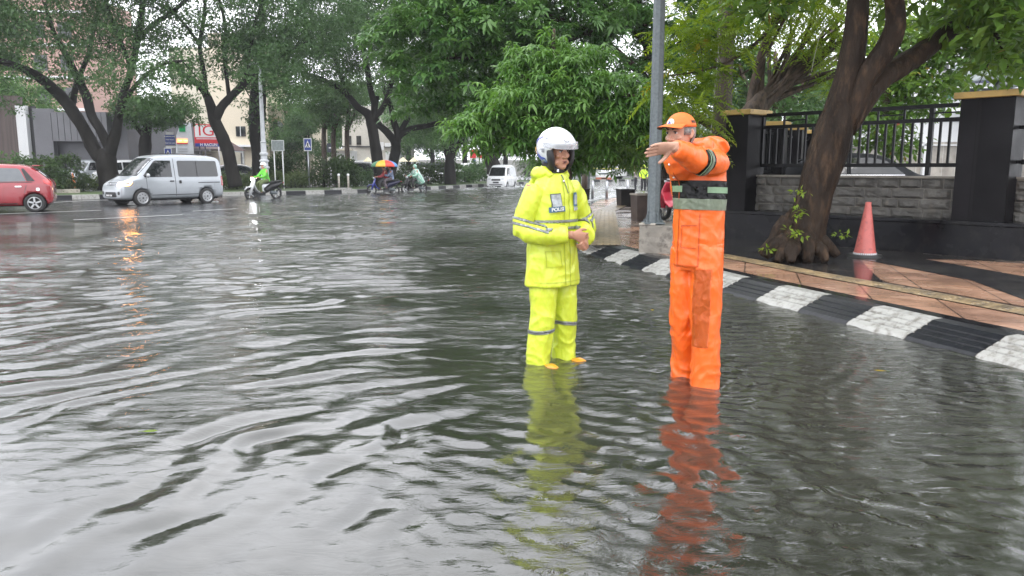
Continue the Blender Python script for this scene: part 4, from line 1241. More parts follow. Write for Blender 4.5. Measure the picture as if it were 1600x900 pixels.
tree('fan_tree', 'tree of bundled bare branches fanning right behind the wooden post', None, W(1158, 345, 17), limbs, blobs, lambda b: foliage_fronds('foliage', 24, b, 1500, L=0.42, sub=0.26, subn=4, pairs=8), M['leaf_yellow'], M['bark_grey'], 120, 23, twig_r=0.012)

# trees inside the compound on the right
d = 24
for i, (px, pyb, dd, lab, bl) in enumerate((
    (1215, 300, 24, 'leafy compound tree behind the black fence, left of the big leaning trunk', [B_(1200, 170, 24, 1.6, 1.5, .9), B_(1240, 200, 23, 1.2, 1.3, .6), B_(1160, 130, 25, 1.4, 1.4, 1.0), B_(1270, 140, 24, 1.2, 1.3, .8), B_(1225, 110, 25, 1.6, 1.5, .9, .6), B_(1290, 210, 23.5, .8, .9, .5)]),
    (1385, 300, 19, 'leafy compound tree behind the black fence, between the big limb and the yellow-capped pillar', [B_(1390, 150, 19, 1.0, 1.2, .6), B_(1430, 120, 19, 1.1, 1.2, .6), B_(1360, 200, 18.6, .7, .8, .5), B_(1450, 165, 18.4, .45, .5, .25), B_(1400, 215, 18.5, .6, .6, .3), B_(1440, 60, 19, 1.2, 1.2, .6), B_(1370, 80, 19.4, .9, 1.0, .6), B_(1405, 240, 18.4, .3, .3, .25, .7)]),
    (1660, 290, 19, 'leafy compound tree at the right edge above the grey awning', [B_(1560, 65, 18.5, 1.1, 1.2, .5), B_(1500, 40, 19, 1.0, 1.1, .5), B_(1620, 60, 18, 1.1, 1.2, .7), B_(1530, 95, 18, .5, .6, .25, .7), B_(1590, 20, 18.5, 1.3, 1.2, .5)]))):
    limbs = [L_(dd, (px, pyb, 9), (px + 2, 240, 8), (px - 2, 190, 7), (px, 140, 5), (px - 4, 80, 3)), L_(dd, (px, 180, 5), (px + 35, 140, 4), (px + 60, 90, 2.5)), L_(dd, (px, 190, 5), (px - 40, 150, 4), (px - 60, 100, 2.5))]
    tree('compound_tree', lab, None, W(px, pyb, dd), limbs, bl, lambda b: foliage_sprays('foliage', 40 + i, b, 7500, L=0.17, wd=0.085, sub=0.32, subn=18, shell=.35), M['leaf_broad'] if i else M['leaf_mid'], M['bark_grey'], 90, 30 + i, twig_r=0.018)

# green backdrop trees: individuals far behind, copies of three makes
BGG = 'trees in the far background'
protos = []
for k in range(3):
    rs = random.Random(k)
    hgt = 9.5
    limbs = [([Vector((0, 0, -.3)), Vector((.2, 0, 2.5)), Vector((-.1, .1, 5)), Vector((.2, 0, 8))], [.32, .24, .18, .06]), ([Vector((0, 0, 3)), Vector((1.4, .3, 5)), Vector((2.4, .5, 7))], [.15, .1, .04]), ([Vector((0, 0, 2.6)), Vector((-1.3, -.3, 4.6)), Vector((-2.4, -.4, 6.4))], [.15, .1, .04])]
    bl = [(rs.uniform(-3, 3), rs.uniform(-2, 2), rs.uniform(2.8, 9), rs.uniform(1.4, 2.3), 1.8, rs.uniform(.9, 1.6)) for _ in range(13)]
    t = tree('background_tree', 'x', BGG, (0, 0, 0), limbs, bl, lambda b: foliage_sprays('foliage', 50 + k, b, 9000, L=0.30, wd=0.14, sub=0.7, subn=26), (M['leaf_mid'], M['leaf_dark'], M['leaf_whorl_deep'])[k], M['bark_dark'], 40, 50 + k)
    protos.append(t)
spots = [(455, 74, .85, 'green tree with palm-like fronds beside the cream arched building'), (485, 72, .7, 'lower green tree between the grey board and the blue pedestrian sign'), (530, 98, 1.2, 'tall pale tree above the white low house'), (640, 84, 1.1, 'far tree seen right of the rainbow umbrella'),
         (675, 88, 1.0, 'far tree above the dark roof bench shelter'), (730, 96, 1.2, 'far tree above the red and white poster'), (790, 92, 1.1, 'far tree behind the microvan roof'), (850, 96, 1.2, 'far tree directly behind the white helmet'), (905, 110, 1.2, 'far tree left of the white truck'),
         (955, 118, 1.2, 'far tree above the white truck box'), (1000, 112, 1.1, 'far tree behind the two standing men'), (1050, 105, 1.2, 'far tree right of the galvanised pole'), (1110, 92, 1.2, 'far tree behind the wooden utility post'),
         (1165, 78, 1.1, 'far tree at the end of the row of capped pillars'), (30, 62, 1.0, 'tree beside the brown shopfront at the left edge'), (590, 92, 1.2, 'far tree seen between the paired dark trunks'),
         (1230, 82, 1.2, 'far tree over the fence, left of the leaning trunk'), (-60, 50, 1.1, 'tree beyond the left edge of the street'), (880, 84, .75, 'low far tree over the parked cars'), (1300, 96, 1.1, 'far tree behind the leaning trunk'), (-260, 46, 1.15, 'second tree beyond the left edge of the street'), (-520, 42, 1.2, 'third tree beyond the left edge of the street'), (-820, 38, 1.1, 'fourth tree beyond the left edge of the street'), (-330, 64, 1.3, 'taller tree set back beyond the left edge of the street')]
for i, (px, dd, s, lab) in enumerate(spots):
    t = protos[i] if i < 3 else copy_tree(protos[i % 3])
    t['label'] = lab
    setloc(t, (WX(px, dd), dd, 0.2), rs_.uniform(0, 6), s)


# hedges and shrubs on the verge
def shrub(name, label, group, px, D, w_, dp, h, mat, seed, n=2600, L=0.12, rz=None, cat='hedge', whorl=False):
    base = Vector((WX(px, D), D, 0.2))
    root = thing(name, label, cat, base, 0, group)
    ang = rz if rz is not None else 0.9
    ca, sa = math.cos(ang), math.sin(ang)
    bl = []
    k = max(2, int(w_ / 0.9))
    rs = random.Random(seed)
    for i in range(k):
        u = (i + .5) / k * w_ - w_ / 2
        bl.append((u * ca, u * sa, h * 0.5 + rs.uniform(-.06, .08), w_ / k * .75, dp / 2, h * .52))
    if whorl:
        me, C = foliage_whorls('foliage', seed, bl, n // 6, L=L * 1.6, wd=L * .45, sub=.2, subn=4, k=7, shell=.3, droop=.3, tip_out=.6)
    else:
        me, C = foliage_sprays('foliage', seed, bl, n, L=L, wd=L * .5, sub=.22, subn=14, shell=.55, flat=.8)
    bm = BM()
    for b in bl:
        for q in range(3):
            x_, y_ = b[0] + rs.uniform(-.2, .2), b[1] + rs.uniform(-.15, .15)
            tube(bm, [(x_, y_, -.15), (x_ + rs.uniform(-.1, .1), y_, h * .45), (x_ + rs.uniform(-.25, .25), y_ + rs.uniform(-.1, .1), h * .8)], [.03, .02, .008], 5)
    mob('foliage', merge_crown(me, bm), [mat, M['bark_dark']], root)
    return root


HG = 'clipped hedges and shrubs along the verge'
shrubs = [
    (45, 36.5, 3.2, 1.8, 1.6, 'leaf_hedge', 'big loose dark green shrub right of the red hatchback', 1), (2, 37, 3.0, 1.6, 1.9, 'leaf_mid', 'tall bright shrub above the red hatchback roof', 1),
    (92, 39.5, 2.6, 1.6, 1.9, 'leaf_hedge', 'rounded dark shrub between the red hatchback and the forked tree', 1),
    (133, 40.5, 3.4, .9, .8, 'leaf_hedge_light', 'low pale hedge at the foot of the forked tree', 0), (345, 43.5, 3.0, .9, .9, 'leaf_hedge_light', 'low pale hedge just behind the silver van tail', 0),
    (385, 45.5, 2.6, .9, .9, 'leaf_hedge_light', 'low pale hedge behind the scooter headlamp', 0), (448, 47, 2.6, 1, .95, 'leaf_hedge_light', 'low pale hedge behind the scooter tail', 0), (480, 49, 2.2, 1, 1.0, 'leaf_hedge_light', 'low pale hedge at the foot of the blue pedestrian sign', 0),
    (455, 50, 2.0, 1.2, 2.3, 'leaf_hedge', 'dark bush under the grey board', 1), (520, 49, 2.2, 1.4, 2.0, 'leaf_hedge', 'dense dark bush right of the blue pedestrian sign', 1), (545, 48.5, 1.6, 1.2, 1.7, 'leaf_hedge', 'dark bush left of the paired white posts', 1),
    (575, 52, 2.6, .9, 1.1, 'leaf_dark', 'dark clipped hedge below the dark wagon', 0), (650, 56, 2.4, 1.2, 1.6, 'leaf_hedge', 'dark bush right of the green poncho rider', 1), (690, 58, 3.0, 1.4, 1.7, 'leaf_hedge', 'leafy bush at the foot of the shaggy forked trunk', 1),
    (725, 62, 3.0, 1.4, 1.5, 'leaf_mid', 'leafy bush left of the white microvan', 1), (748, 70, 3.0, 1.5, 1.8, 'leaf_mid', 'bush under the red and white poster', 1), (838, 78, 5.0, 2, 2.2, 'leaf_hedge', 'broad bush right of the white microvan', 1),
    (425, 49, 1.6, 1.2, 2.0, 'leaf_hedge', 'small round bush at the foot of the white lamp post', 1), (20, 33.5, 2.0, .9, .7, 'leaf_hedge_light', 'low hedge hidden mostly behind the red hatchback', 0), (620, 54, 2.0, 1, 1.1, 'leaf_hedge', 'low dark hedge behind the umbrella riders', 0)]
for i, (px, D, w_, dp, h, mt, lab, wh) in enumerate(shrubs):
    shrub('hedge' if not wh else 'shrub', lab, HG, px, D, w_, dp, h, M[mt], 100 + i, n=2400 if not wh else 2200, L=.13 if not wh else .19, cat='hedge' if not wh else 'shrub', whorl=False)
far_sh = [(890, 112, 8, 'far hedge left of the white truck'), (975, 118, 9, 'far hedge between the truck and the standing men'), (1060, 118, 10, 'far hedge right of the galvanised pole'), (1140, 100, 8, 'far hedge behind the wooden utility post'), (930, 122, 9, 'far hedge directly behind the white truck')]
for i, (px, D, w_, lab) in enumerate(far_sh):
    shrub('hedge', lab, 'far hedges across the junction', px, D, w_, 2, 2.4, M['leaf_mid'], 140 + i, n=2600, L=.3, rz=.1)
# sprouts on the leaning trunk
t = thing('trunk_sprout', 'pale yellow-green sprouts growing from the left side of the leaning trunk', 'sprout', W(1240, 385, 10.35))
bl = [tuple(np.array(W(px, py, dd)) - np.array(t.location)) + (.07, .05, r) for (px, py, dd, r) in ((1246, 330, 10.3, .14), (1240, 358, 10.3, .1), (1252, 298, 10.35, .07), (1247, 365, 10.2, .05), (1196, 388, 10.3, .06), (1312, 366, 10.35, .09))]
me, C = foliage_sprays('foliage', 77, bl, 120, L=.075, wd=.036, sub=.06, subn=5, shell=.1, wild=.5)
bm = BM()
for c in C[:60]:
    tube(bm, [tuple(Vector(c)), tuple(Vector(c) + Vector((.03, .08, -.03)))], [.003, .004], 4)
mob('foliage', merge_crown(me, bm), [M['leaf_yellow'], M['bark_grey']], t)
# ---------------------------------------------------------------- wall, pillars, fence on the right
M['granite'] = pm('granite', (0.008, 0.008, 0.010), 0.25, spec=.18, var=0.5, vs=2.0, bump=0.001, bs=7, rvar=0.06, col2=(0.03, 0.029, 0.028), c2lo=0.5, c2hi=0.8)
M['pillar_tile'] = tile_mat('pillar_tile', [(0.007, 0.0065, 0.008), (0.011, 0.010, 0.012)], 0.3, 0.3, (0.004, 0.004, 0.004), rough=0.35, offs=0, msize=0.004, spec=.12, dry=True)
M['stone'] = pm('stone', (0.085, 0.08, 0.072), 0.55, var=0.45, vs=3.5, bump=0.015, bs=22, col2=(0.16, 0.13, 0.1), c2lo=0.55, c2hi=0.8, detail=8)
UW = Vector((-0.66, 0.75, 0)).normalized()
NW = Vector((-UW.y, UW.x, 0)) * 1.0
if NW.y > 0: NW = -NW
PW = Vector((7.0, 10.5, 0))
ANG = math.atan2(UW.y, UW.x)


def wl(t, back, z=0.0):
    return PW + UW * t - NW * back + Vector((0, 0, z))


# ledge: a long black granite plinth
ro = thing('granite_plinth', 'long low black granite plinth at the foot of the stone wall', 'plinth', wl(-1.0, 0.2, 0.14), ANG)
b = BM()
box(b, (0, 0.0, 0.23), (11.4, 0.40, 0.46))
mob('plinth_block', b, M['granite'], ro)
b = BM()
box(b, (0, -0.0, 0.492), (11.42, 0.46, 0.06), bev=0.012)
mob('plinth_cap', b, M['granite'], ro)
ro.matrix_world = Matrix.Translation(wl(-1.0, 0.2, 0.14)) @ Matrix.Rotation(ANG + math.pi, 4, 'Z')
# rough stone wall, every block cut by hand
ws = thing('stone_wall', 'wall of rough grey stone blocks carrying the black iron fence', 'stone wall', wl(0, 0.62, 0.14), 0)
b = BM()
rs = random.Random(3)


def stonewall(b, ta, tb):
    z = 0.48
    for r in range(5):
        h = 0.155 + rs.uniform(-.006, .006)
        t = ta + rs.uniform(-.3, 0)
        while t < tb:
            l = rs.uniform(.24, .5)
            a, e = max(t, ta), min(t + l, tb)
            if e - a > .06:
                prot = rs.uniform(0.0, .03)
                nx, nz = max(3, int((e - a) / .045)), 4
                g = [[None] * (nz + 1) for _ in range(nx + 1)]
                sd = rs.uniform(0, 99)
                for i in range(nx + 1):
                    for j in range(nz + 1):
                        u = i / nx; v = j / nz
                        edge = min(u, 1 - u) * nx * .6 if 0 else 0
                        bulge = 0 if (i in (0, nx) or j in (0, nz)) else prot + .028 * (noise.noise(Vector((a * 5 + u * (e - a) * 9, r * 3 + v * 1.6, sd))) + .45)
                        p = wl(a + .004 + (e - a - .008) * u, .50 - bulge, z + .004 + (h - .008) * v)
                        g[i][j] = b.verts.new(p - ws.location)
                for i in range(nx):
                    for j in range(nz):
                        b.faces.new((g[i][j], g[i + 1][j], g[i + 1][j + 1], g[i][j + 1]))
            t += l
        z += h


stonewall(b, 0.95, 4.5)
stonewall(b, -3.4, 0.30)
bmesh.ops.recalc_face_normals(b, faces=b.faces)
mob('stone_facing', b, M['stone'], ws)
b = BM()
for (ta, tb) in ((0.95, 4.5), (-3.4, 0.3)):
    c = wl((ta + tb) / 2, .50 + .115, .14 + 0.56)
    box(b, c - ws.location, (tb - ta, .22, 1.12), rz=ANG)
    c = wl((ta + tb) / 2, .50 + .10, 1.265 + .012)
    box(b, c - ws.location, (tb - ta, .28, .03), rz=ANG)
mob('wall_core', b, M['concrete'], ws)


def pillar(t0, t1, depth, front, label, ztop=2.48):
    c = wl((t0 + t1) / 2, front + depth / 2, 0.14)
    p = thing('wall_pillar', label, 'pillar', c, ANG, 'black pillars with ochre caps')
    b = BM(); box(b, (0, 0, (ztop - .14 - .09) / 2), (t1 - t0, depth, ztop - .14 - .09))
    mob('shaft', b, M['pillar_tile'], p)
    b = BM(); box(b, (0, 0, ztop - .14 - .045 + .002), (t1 - t0 + .16, depth + .16, .09), bev=.01)
    mob('cap', b, M['ochre'], p)
    return p


pillar(0.28, 0.97, .56, .12, 'broad black tiled pillar with ochre cap, right of the traffic cone')
pillar(4.40, 4.85, .58, .12, 'black tiled pillar with ochre cap at the far end of the stone wall, beside the wooden post', 2.44)
# the row of pillars running away behind the corner
U2 = Vector((.50, .87, 0))
c0 = wl(4.7, .4)
lbls = ['nearest of the smaller capped pillars in the row running away behind the corner pillar', 'second of the smaller capped pillars running away behind the corner pillar', 'third of the smaller capped pillars running away behind the corner pillar', 'fourth and farthest of the smaller capped pillars running away behind the corner']
for i in range(4):
    c = c0 + U2 * (2.9 + i * 2.2)
    p = thing('wall_pillar', lbls[i], 'pillar', (c.x, c.y, .14), math.atan2(U2.y, U2.x), 'black pillars with ochre caps')
    b = BM(); box(b, (0, 0, 1.08), (.45, .45, 2.16)); mob('shaft', b, M['pillar_tile'], p)
    b = BM(); box(b, (0, 0, 2.205), (.56, .56, .09), bev=.01); mob('cap', b, M['ochre'], p)
sw = thing('side_wall', 'low dark wall between the pillars running away behind the corner', 'wall', c0 + U2 * 6 + Vector((0, 0, .14)), math.atan2(U2.y, U2.x))
b = BM(); box(b, (0, 0, .55), (11, .2, 1.1)); mob('wall_body', b, M['stone'], sw)
b = BM()
for z in (1.2, 2.0): box(b, (0, 0, z), (11, .04, .05))
for i in range(70): box(b, (-5.45 + i * .157, 0, 1.6), (.022, .022, .8))
o = mob('side_railing', b, M['black_iron'], sw)


def fence(t0, t1, label, gate=False):
    L = t1 - t0
    c = wl(t0, .60, 1.29)
    f = thing('iron_fence' if not gate else 'iron_gate', label, 'fence' if not gate else 'gate', c, ANG, None)
    zt, z2, zb = 1.06, 0.85, 0.17
    if gate: zb = -.35
    for nm, z, th in (('top_rail', zt, .06), ('upper_rail', z2, .06), ('bottom_rail', zb, .06)):
        b = BM(); box(b, (L / 2, 0, z), (L, .05, th)); mob(nm, b, M['black_iron'], f)
    n = int(L / .132)
    src = None
    for i in range(n + 1):
        x = L * i / n
        thick = i % 13 == 4
        if thick:
            b = BM(); box(b, (x, 0, (zt + 0) / 2 if not gate else (zt + zb) / 2), (.065, .065, zt - .02 if not gate else zt - zb), )
            mob('post', b, M['black_iron'], f)
        else:
            if src is None:
                b = BM(); box(b, (0, 0, (z2 + zb) / 2), (.034, .034, z2 - zb - .061)); src = mob('bar', b, M['black_iron'], f)
                src.location = (x, 0, 0)
            else:
                q = src.copy(); COL.objects.link(q); q.location = (x, 0, 0)
        if i % 3 == 1 and not thick:
            b = BM(); box(b, (x, 0, (zt + z2) / 2), (.03, .03, zt - z2 - .061)); mob('spacer', b, M['black_iron'], f)
        if i % 6 == 1 and x + .4 < L:
            b = BM(); box(b, (x + .2, 0, (zt + z2) / 2), (.37, .022, .022)); mob('middle_rail', b, M['black_iron'], f)
    return f


fence(0.98, 4.39, 'black iron fence on the stone wall between the two big capped pillars')
fence(-3.2, 0.10, 'black iron gate leaf right of the broad capped pillar', gate=True)
b = BM()
c = wl(.18, .4, 1.98)
box(b, c, (.3, .05, .05), rz=ANG, bev=.01); cyl(b, c + NW * .0, .05, .07, 12); 
for v in b.verts: v.co -= c
hg = mob('gate_hinge', b, M['black_iron'], None)
hg.location = c
tag(hg, 'upper black hinge arm joining the broad pillar to the gate leaf', 'hinge', 'gate hinges')
h2 = hg.copy(); COL.objects.link(h2); h2.location = wl(.18, .4, 1.50); tag(h2, 'lower black hinge arm joining the broad pillar to the gate leaf', 'hinge', 'gate hinges')

# ---------------------------------------------------------------- galvanised pole on its concrete block
cb = thing('concrete_block', 'stained square concrete footing carrying the galvanised pole', 'footing', (2.33, 11.72, .14), R(-24))
b = BM(); box(b, (0, 0, .215), (.62, .66, .43), bev=.012)
bmesh.ops.subdivide_edges(b, edges=b.edges[:], cuts=4, use_grid_fill=True)
for v in b.verts: v.co += Vector((noise.noise(v.co * 9), noise.noise(v.co * 9 + Vector((5, 0, 0))), 0)) * .012
mob('block_body', b, M['concrete'], cb)
b = BM(); box(b, (-.19, .0, .445), (.25, .67, .03), bev=.006)
mob('block_slab', b, M['concrete_pale'], cb)
gus = None
gp0 = thing('galvanised_pole', 'tall octagonal galvanised steel pole left of the orange man', 'pole', (2.135, 11.62, .585), 0)
b = BM()
tube(b, [(0, 0, 0), (0, 0, 9.5)], [.098, .062], 8)
mob('shaft', b, M['galv'], gp0)
b = BM(); box(b, (0, 0, .012), (.30, .30, .024), bev=.004); mob('base_plate', b, M['galv'], gp0)
for a in range(4):
    b = BM()
    ca, sa = math.cos(a * R(90) + R(22)), math.sin(a * R(90) + R(22))
    v = [b.verts.new(p) for p in ((ca * .09, sa * .09, .025), (ca * .16, sa * .16, .025), (ca * .095, sa * .095, .2))]
    fc = b.faces.new(v)
    r_ = bmesh.ops.extrude_face_region(b, geom=[fc])
    for e in r_['geom']:
        if isinstance(e, bmesh.types.BMVert): e.co += Vector((-sa, ca, 0)) * .01
    bmesh.ops.recalc_face_normals(b, faces=b.faces)
    mob('gusset', b, M['galv'], gp0)
for a in range(4):
    b = BM(); cyl(b, (math.cos(a * R(90) + R(45)) * .165, math.sin(a * R(90) + R(45)) * .165, .04), .013, .05, 6); mob('bolt', b, M['galv'], gp0)

# wooden utility post + meter box + cable
M['wood_post'] = pm('wood_post', (0.085, 0.062, 0.048), 0.6, var=0.25, vs=8, stretch=(3, 3, .15), bump=.006, bs=18, col2=(.04, .03, .025), c2lo=.5, c2hi=.65)
up = thing('utility_post', 'tall brown utility post behind the orange man', 'post', (WX(1121, 15.3), 15.3, .14))
b = BM(); tube(b, [(0, 0, 0), (.0, 0, 3.2), (.09, .05, 9)], [.205, .175, .12], 14); mob('shaft', b, M['wood_post'], up, smooth=True)
mb = thing('meter_box', 'grey meter box with round black dial on the utility post', 'meter box', W(1131, 247, 14.95) + Vector((0, 0, -.20)))
b = BM(); box(b, (0, 0, .2), (.19, .12, .40), bev=.012); mob('case', b, pm('meter_grey', (.5, .51, .53), .4), mb)
b = BM(); box(b, (0, -.02, .425), (.24, .2, .03), bev=.006); mob('hood', b, M['galv'], mb)
b = BM(); box(b, (-.005, -.064, .26), (.13, .012, .14), bev=.02); mob('window', b, M['glass_dark'], mb)
b = BM(); cyl(b, (-.005, -.075, .26), .035, .012, 20, 'Y'); mob('dial', b, pm('dial', (.35, .35, .36), .3), mb)
cb_ = thing('hanging_cable', 'thin pale cable running down beside the brown utility post', 'cable', (WX(1108, 15), 15, .2))
b = BM()
pts = [W(1130, -40, 14.7), W(1122, 90, 14.8), W(1116, 150, 14.9), W(1110, 215, 14.95), W(1107, 300, 15)]
tube(b, [p - cb_.location for p in pts], .009, 6); mob('wire', b, pm('wire', (.45, .45, .44), .4), cb_)
cb2 = thing('hanging_cable', 'thin pale vine-like cord hanging below the fanned branches', 'cable', W(1270, 110, 15))
b = BM()
tube(b, [W(x, y, 15) - cb2.location for x, y in ((1284, 40), (1277, 70), (1271, 95), (1268, 112))], .007, 5); mob('wire', b, pm('wire2', (.4, .4, .3), .5), cb2)

# ---------------------------------------------------------------- traffic cones
M['cone_red'] = pm('cone_red', (.56, .14, .12), .42, var=.1, vs=6, col2=(.30, .08, .07), c2lo=.52, c2hi=.7, bump=.002, bs=20)
M['cone_base'] = pm('cone_base', (.02, .02, .02), .5)


def cone(loc, label, h=.78, colr=None, collar=True):
    t = thing('traffic_cone', label, 'traffic cone', loc, 0, 'traffic cones')
    b = BM()
    n = 40
    prof_ = [(.155, .045), (.150, .07), (.142, .09), (.042, h - .05), (.038, h), (.026, h)]
    rings_ = []
    for r, z in prof_:
        ring = []
        for k in range(n):
            a = 2 * math.pi * k / n
            rr = r * (1 - .10 * max(0, math.cos((a + R(90)) * 1)) ** 8 * (1 if z > .1 else 0))
            ring.append(b.verts.new((rr * math.cos(a), rr * math.sin(a), z)))
        rings_.append(ring)
    for A, B in zip(rings_, rings_[1:]):
        for k in range(n): b.faces.new((A[k], A[(k + 1) % n], B[(k + 1) % n], B[k]))
    mob('cone_body', with_mods(b, [('SOLIDIFY', dict(thickness=.006))]), colr or M['cone_red'], t, smooth=True)
    b = BM(); cyl(b, (0, 0, .018), .245, .036, 36, r2=.225); mob('base', b, M['cone_base'], t, smooth=False)
    b = BM()
    for k in range(36):
        a = 2 * math.pi * k / 36
        box(b, (.152 * math.cos(a), .152 * math.sin(a), .048), (.012, .018, .026), rz=a)
    mob('base_teeth', b, M['white_paint'], t)
    return t


cone((5.07, 10.98, .158), 'tall faded red traffic cone standing on the wet pavement by the leaning tree')
c2 = cone((WX(121, 44), 44, .22), 'small orange and white cone behind the verge left of the forked tree', h=.9, colr=pm('cone_orange', (.75, .2, .05), .5))

# ---------------------------------------------------------------- bollards, planters, posts at the corner
M['steel'] = pm('steel', (.42, .43, .45), .3, met=.8, var=.1, vs=10)


def bollard(px, D, lab):
    t = thing('bollard', lab, 'bollard', (WX(px, D), D, .15), 0, 'steel bollards at the pavement corner')
    b = BM(); cyl(b, (0, 0, .36), .055, .72, 16); mob('tube', b, M['steel'], t, smooth=True)
    b = BM(); ball(b, (0, 0, .72), (.056, .056, .03), 14); mob('cap', b, M['steel'], t, smooth=True)
    b = BM(); cyl(b, (0, 0, .012), .085, .022, 16); mob('collar', b, M['steel'], t, smooth=True)


bollard(925, 31.3, 'left steel bollard in front of the white truck')
bollard(947, 31.3, 'middle steel bollard, right of the truck cab')
bollard(979, 33.5, 'steel bollard standing behind the black planter box')
M['planter'] = pm('planter', (.018, .017, .017), .35, var=.3, vs=3)


def planter(px, D, w_, h, lab, slab=False):
    t = thing('planter_box', lab, 'planter', (WX(px, D), D, .15), R(12), 'dark planter boxes on the pavement')
    b = BM()
    n = [(-w_ / 2 * .88, -w_ / 2 * .88), (w_ / 2 * .88, -w_ / 2 * .88), (w_ / 2 * .88, w_ / 2 * .88), (-w_ / 2 * .88, w_ / 2 * .88)]
    lo = [b.verts.new((x, y, 0)) for x, y in n]
    hi = [b.verts.new((x / .88, y / .88, h)) for x, y in n]
    b.faces.new(list(reversed(lo))); b.faces.new(hi)
    for k in range(4): b.faces.new((lo[k], lo[(k + 1) % 4], hi[(k + 1) % 4], hi[k]))
    mob('box', b, M['planter'] if not slab else pm('planter_brown', (.06, .045, .04), .4, var=.3, vs=5), t)
    b = BM()
    for s in (-1, 1):
        box(b, (s * (w_ / 2 - .02), 0, h + .02), (.07, w_ + .03, .045)); box(b, (0, s * (w_ / 2 - .02), h + .018), (w_ - .1, .07, .04))
    mob('rim', b, M['planter'] if not slab else M['concrete'], t)
    b = BM(); box(b, (0, 0, h + .0), (w_ - .1, w_ - .1, .03)); mob('soil', b, M['earth'], t)
    return t


planter(976, 26.2, .50, .52, 'plain black planter box left of the pole, in front of the standing men')
planter(907, 30.5, .55, .42, 'low black planter box touching the policeman\'s shoulder')
planter(1003, 18.6, .46, .62, 'brown planter box with a stone rim just left of the galvanised pole', True)
t = thing('wooden_stake', 'dark brown wooden post standing right of the white helmet', 'post', (WX(911.5, 30.8), 30.8, .15))
b = BM(); tube(b, [(0, 0, 0), (.06, 0, 1.75)], [.13, .10], 10); mob('post_shaft', b, M['wood_post'], t, smooth=True)
for (px, lab) in ((905, 'white square post left of the dark brown wooden post'), (918.5, 'pale steel post right of the dark brown wooden post')):
    t = thing('white_post', lab, 'post', (WX(px, 31.4), 31.4, .15), 0, 'pale posts beside the wooden post')
    b = BM(); box(b, (0, 0, .85), (.10, .10, 1.7), bev=.01); mob('post_shaft', b, M['galv'], t)
    b = BM(); box(b, (0, 0, 1.72), (.13, .13, .04)); mob('post_cap', b, M['white_paint'], t)
# caution tape in the distance
t = thing('caution_tape', 'thin yellow caution tape stretched across the far road', 'tape', W(900, 262, 62))
b = BM(); tube(b, [W(x, y, 62) - t.location for x, y in ((895, 262), (950, 264), (1010, 262), (1048, 261))], .035, 4); mob('tape_band', b, pm('tape', (.65, .6, .08), .5), t)
# paired white posts on the far kerb
for px, lab in ((532, 'left one of the paired white kerb posts'), (546.5, 'right one of the paired white kerb posts')):
    t = thing('kerb_post', lab, 'post', (WX(px, 43.5), 43.5, .15), 0, 'white posts on the far kerb')
    b = BM(); cyl(b, (0, 0, .42), .06, .84, 12); mob('tube', b, M['concrete_pale'], t, smooth=True)
    b = BM(); ball(b, (0, 0, .87), .08, 12); mob('knob', b, M['white_paint'], t, smooth=True)
t = thing('kerb_ramp', 'white concrete step between the paired posts', 'step', (WX(535, 43.2), 43.2, 0), R(35))
b = BM(); box(b, (0, 0, .14), (1.1, .5, .34), bev=.02); mob('slab', b, M['kerb_white'], t)
t = thing('kerb_ramp', 'pale slab lying on the verge behind the red hatchback', 'step', (WX(100, 37.5), 37.5, .2), R(35))
b = BM(); box(b, (0, 0, .08), (1.6, .5, .22), bev=.02); mob('slab', b, M['concrete_pale'], t)


# ---------------------------------------------------------------- signs and lamps across the street
def textmesh(s, size, bold=0.0, align='CENTER', extr=0.004):
    c = bpy.data.curves.new('t', 'FONT')
    c.body = s; c.size = size; c.align_x = align; c.align_y = 'CENTER'; c.extrude = extr; c.offset = bold
    o = bpy.data.objects.new('t', c); COL.objects.link(o)
    me = evalmesh(o)
    bpy.data.objects.remove(o)
    me.transform(Matrix.Rotation(R(90), 4, 'X'))
    return me


def textpart(parent, s, size, loc, mat, bold=0.0, name='lettering', sx=1.0, rz=0):
    me = textmesh(s, size, bold)
    me.transform(Matrix.Diagonal((sx, 1, 1, 1)))
    return mob(name, me, mat, parent, loc=loc, rot=(0, 0, rz))


def faceang(x, y):
    return math.atan2(-x, y) * 1.0


cR = pm('sign_red', (.6, .03, .04), .35, var=.05); cB = pm('sign_blue', (.02, .05, .28), .35, var=.08); cW = pm('sign_white', (.75, .75, .75), .35, var=.03)
cO = pm('sign_orange', (.8, .2, .04), .4, var=.05); cG = pm('sign_green', (.02, .3, .1), .4, var=.06); cP = pm('sign_pink', (.7, .38, .42), .4, var=.1); cK = pm('sign_black', (.03, .03, .04), .4)


def signroot(name, lab, px, D, z=0.2, grp=None, cat='sign', extra=0.0):
    x = WX(px, D)
    return thing(name, lab, cat, (x, D, z), faceang(x, D) + extra, grp)


def hz(py, D): return W(800, py, D).z


def panel(parent, name, cx, z0, z1, w_, mat, y=0.0, th=.04, bev=0.0):
    b = BM(); box(b, (cx, y, (z0 + z1) / 2), (w_, th, z1 - z0), bev=bev)
    return mob(name, b, mat, parent)


def poles(parent, xs_, h, r=.05, mat=None):
    for x in xs_:
        b = BM(); cyl(b, (x, .04, h / 2), r, h, 10); mob('pole', b, mat or M['steel'], parent, smooth=True)


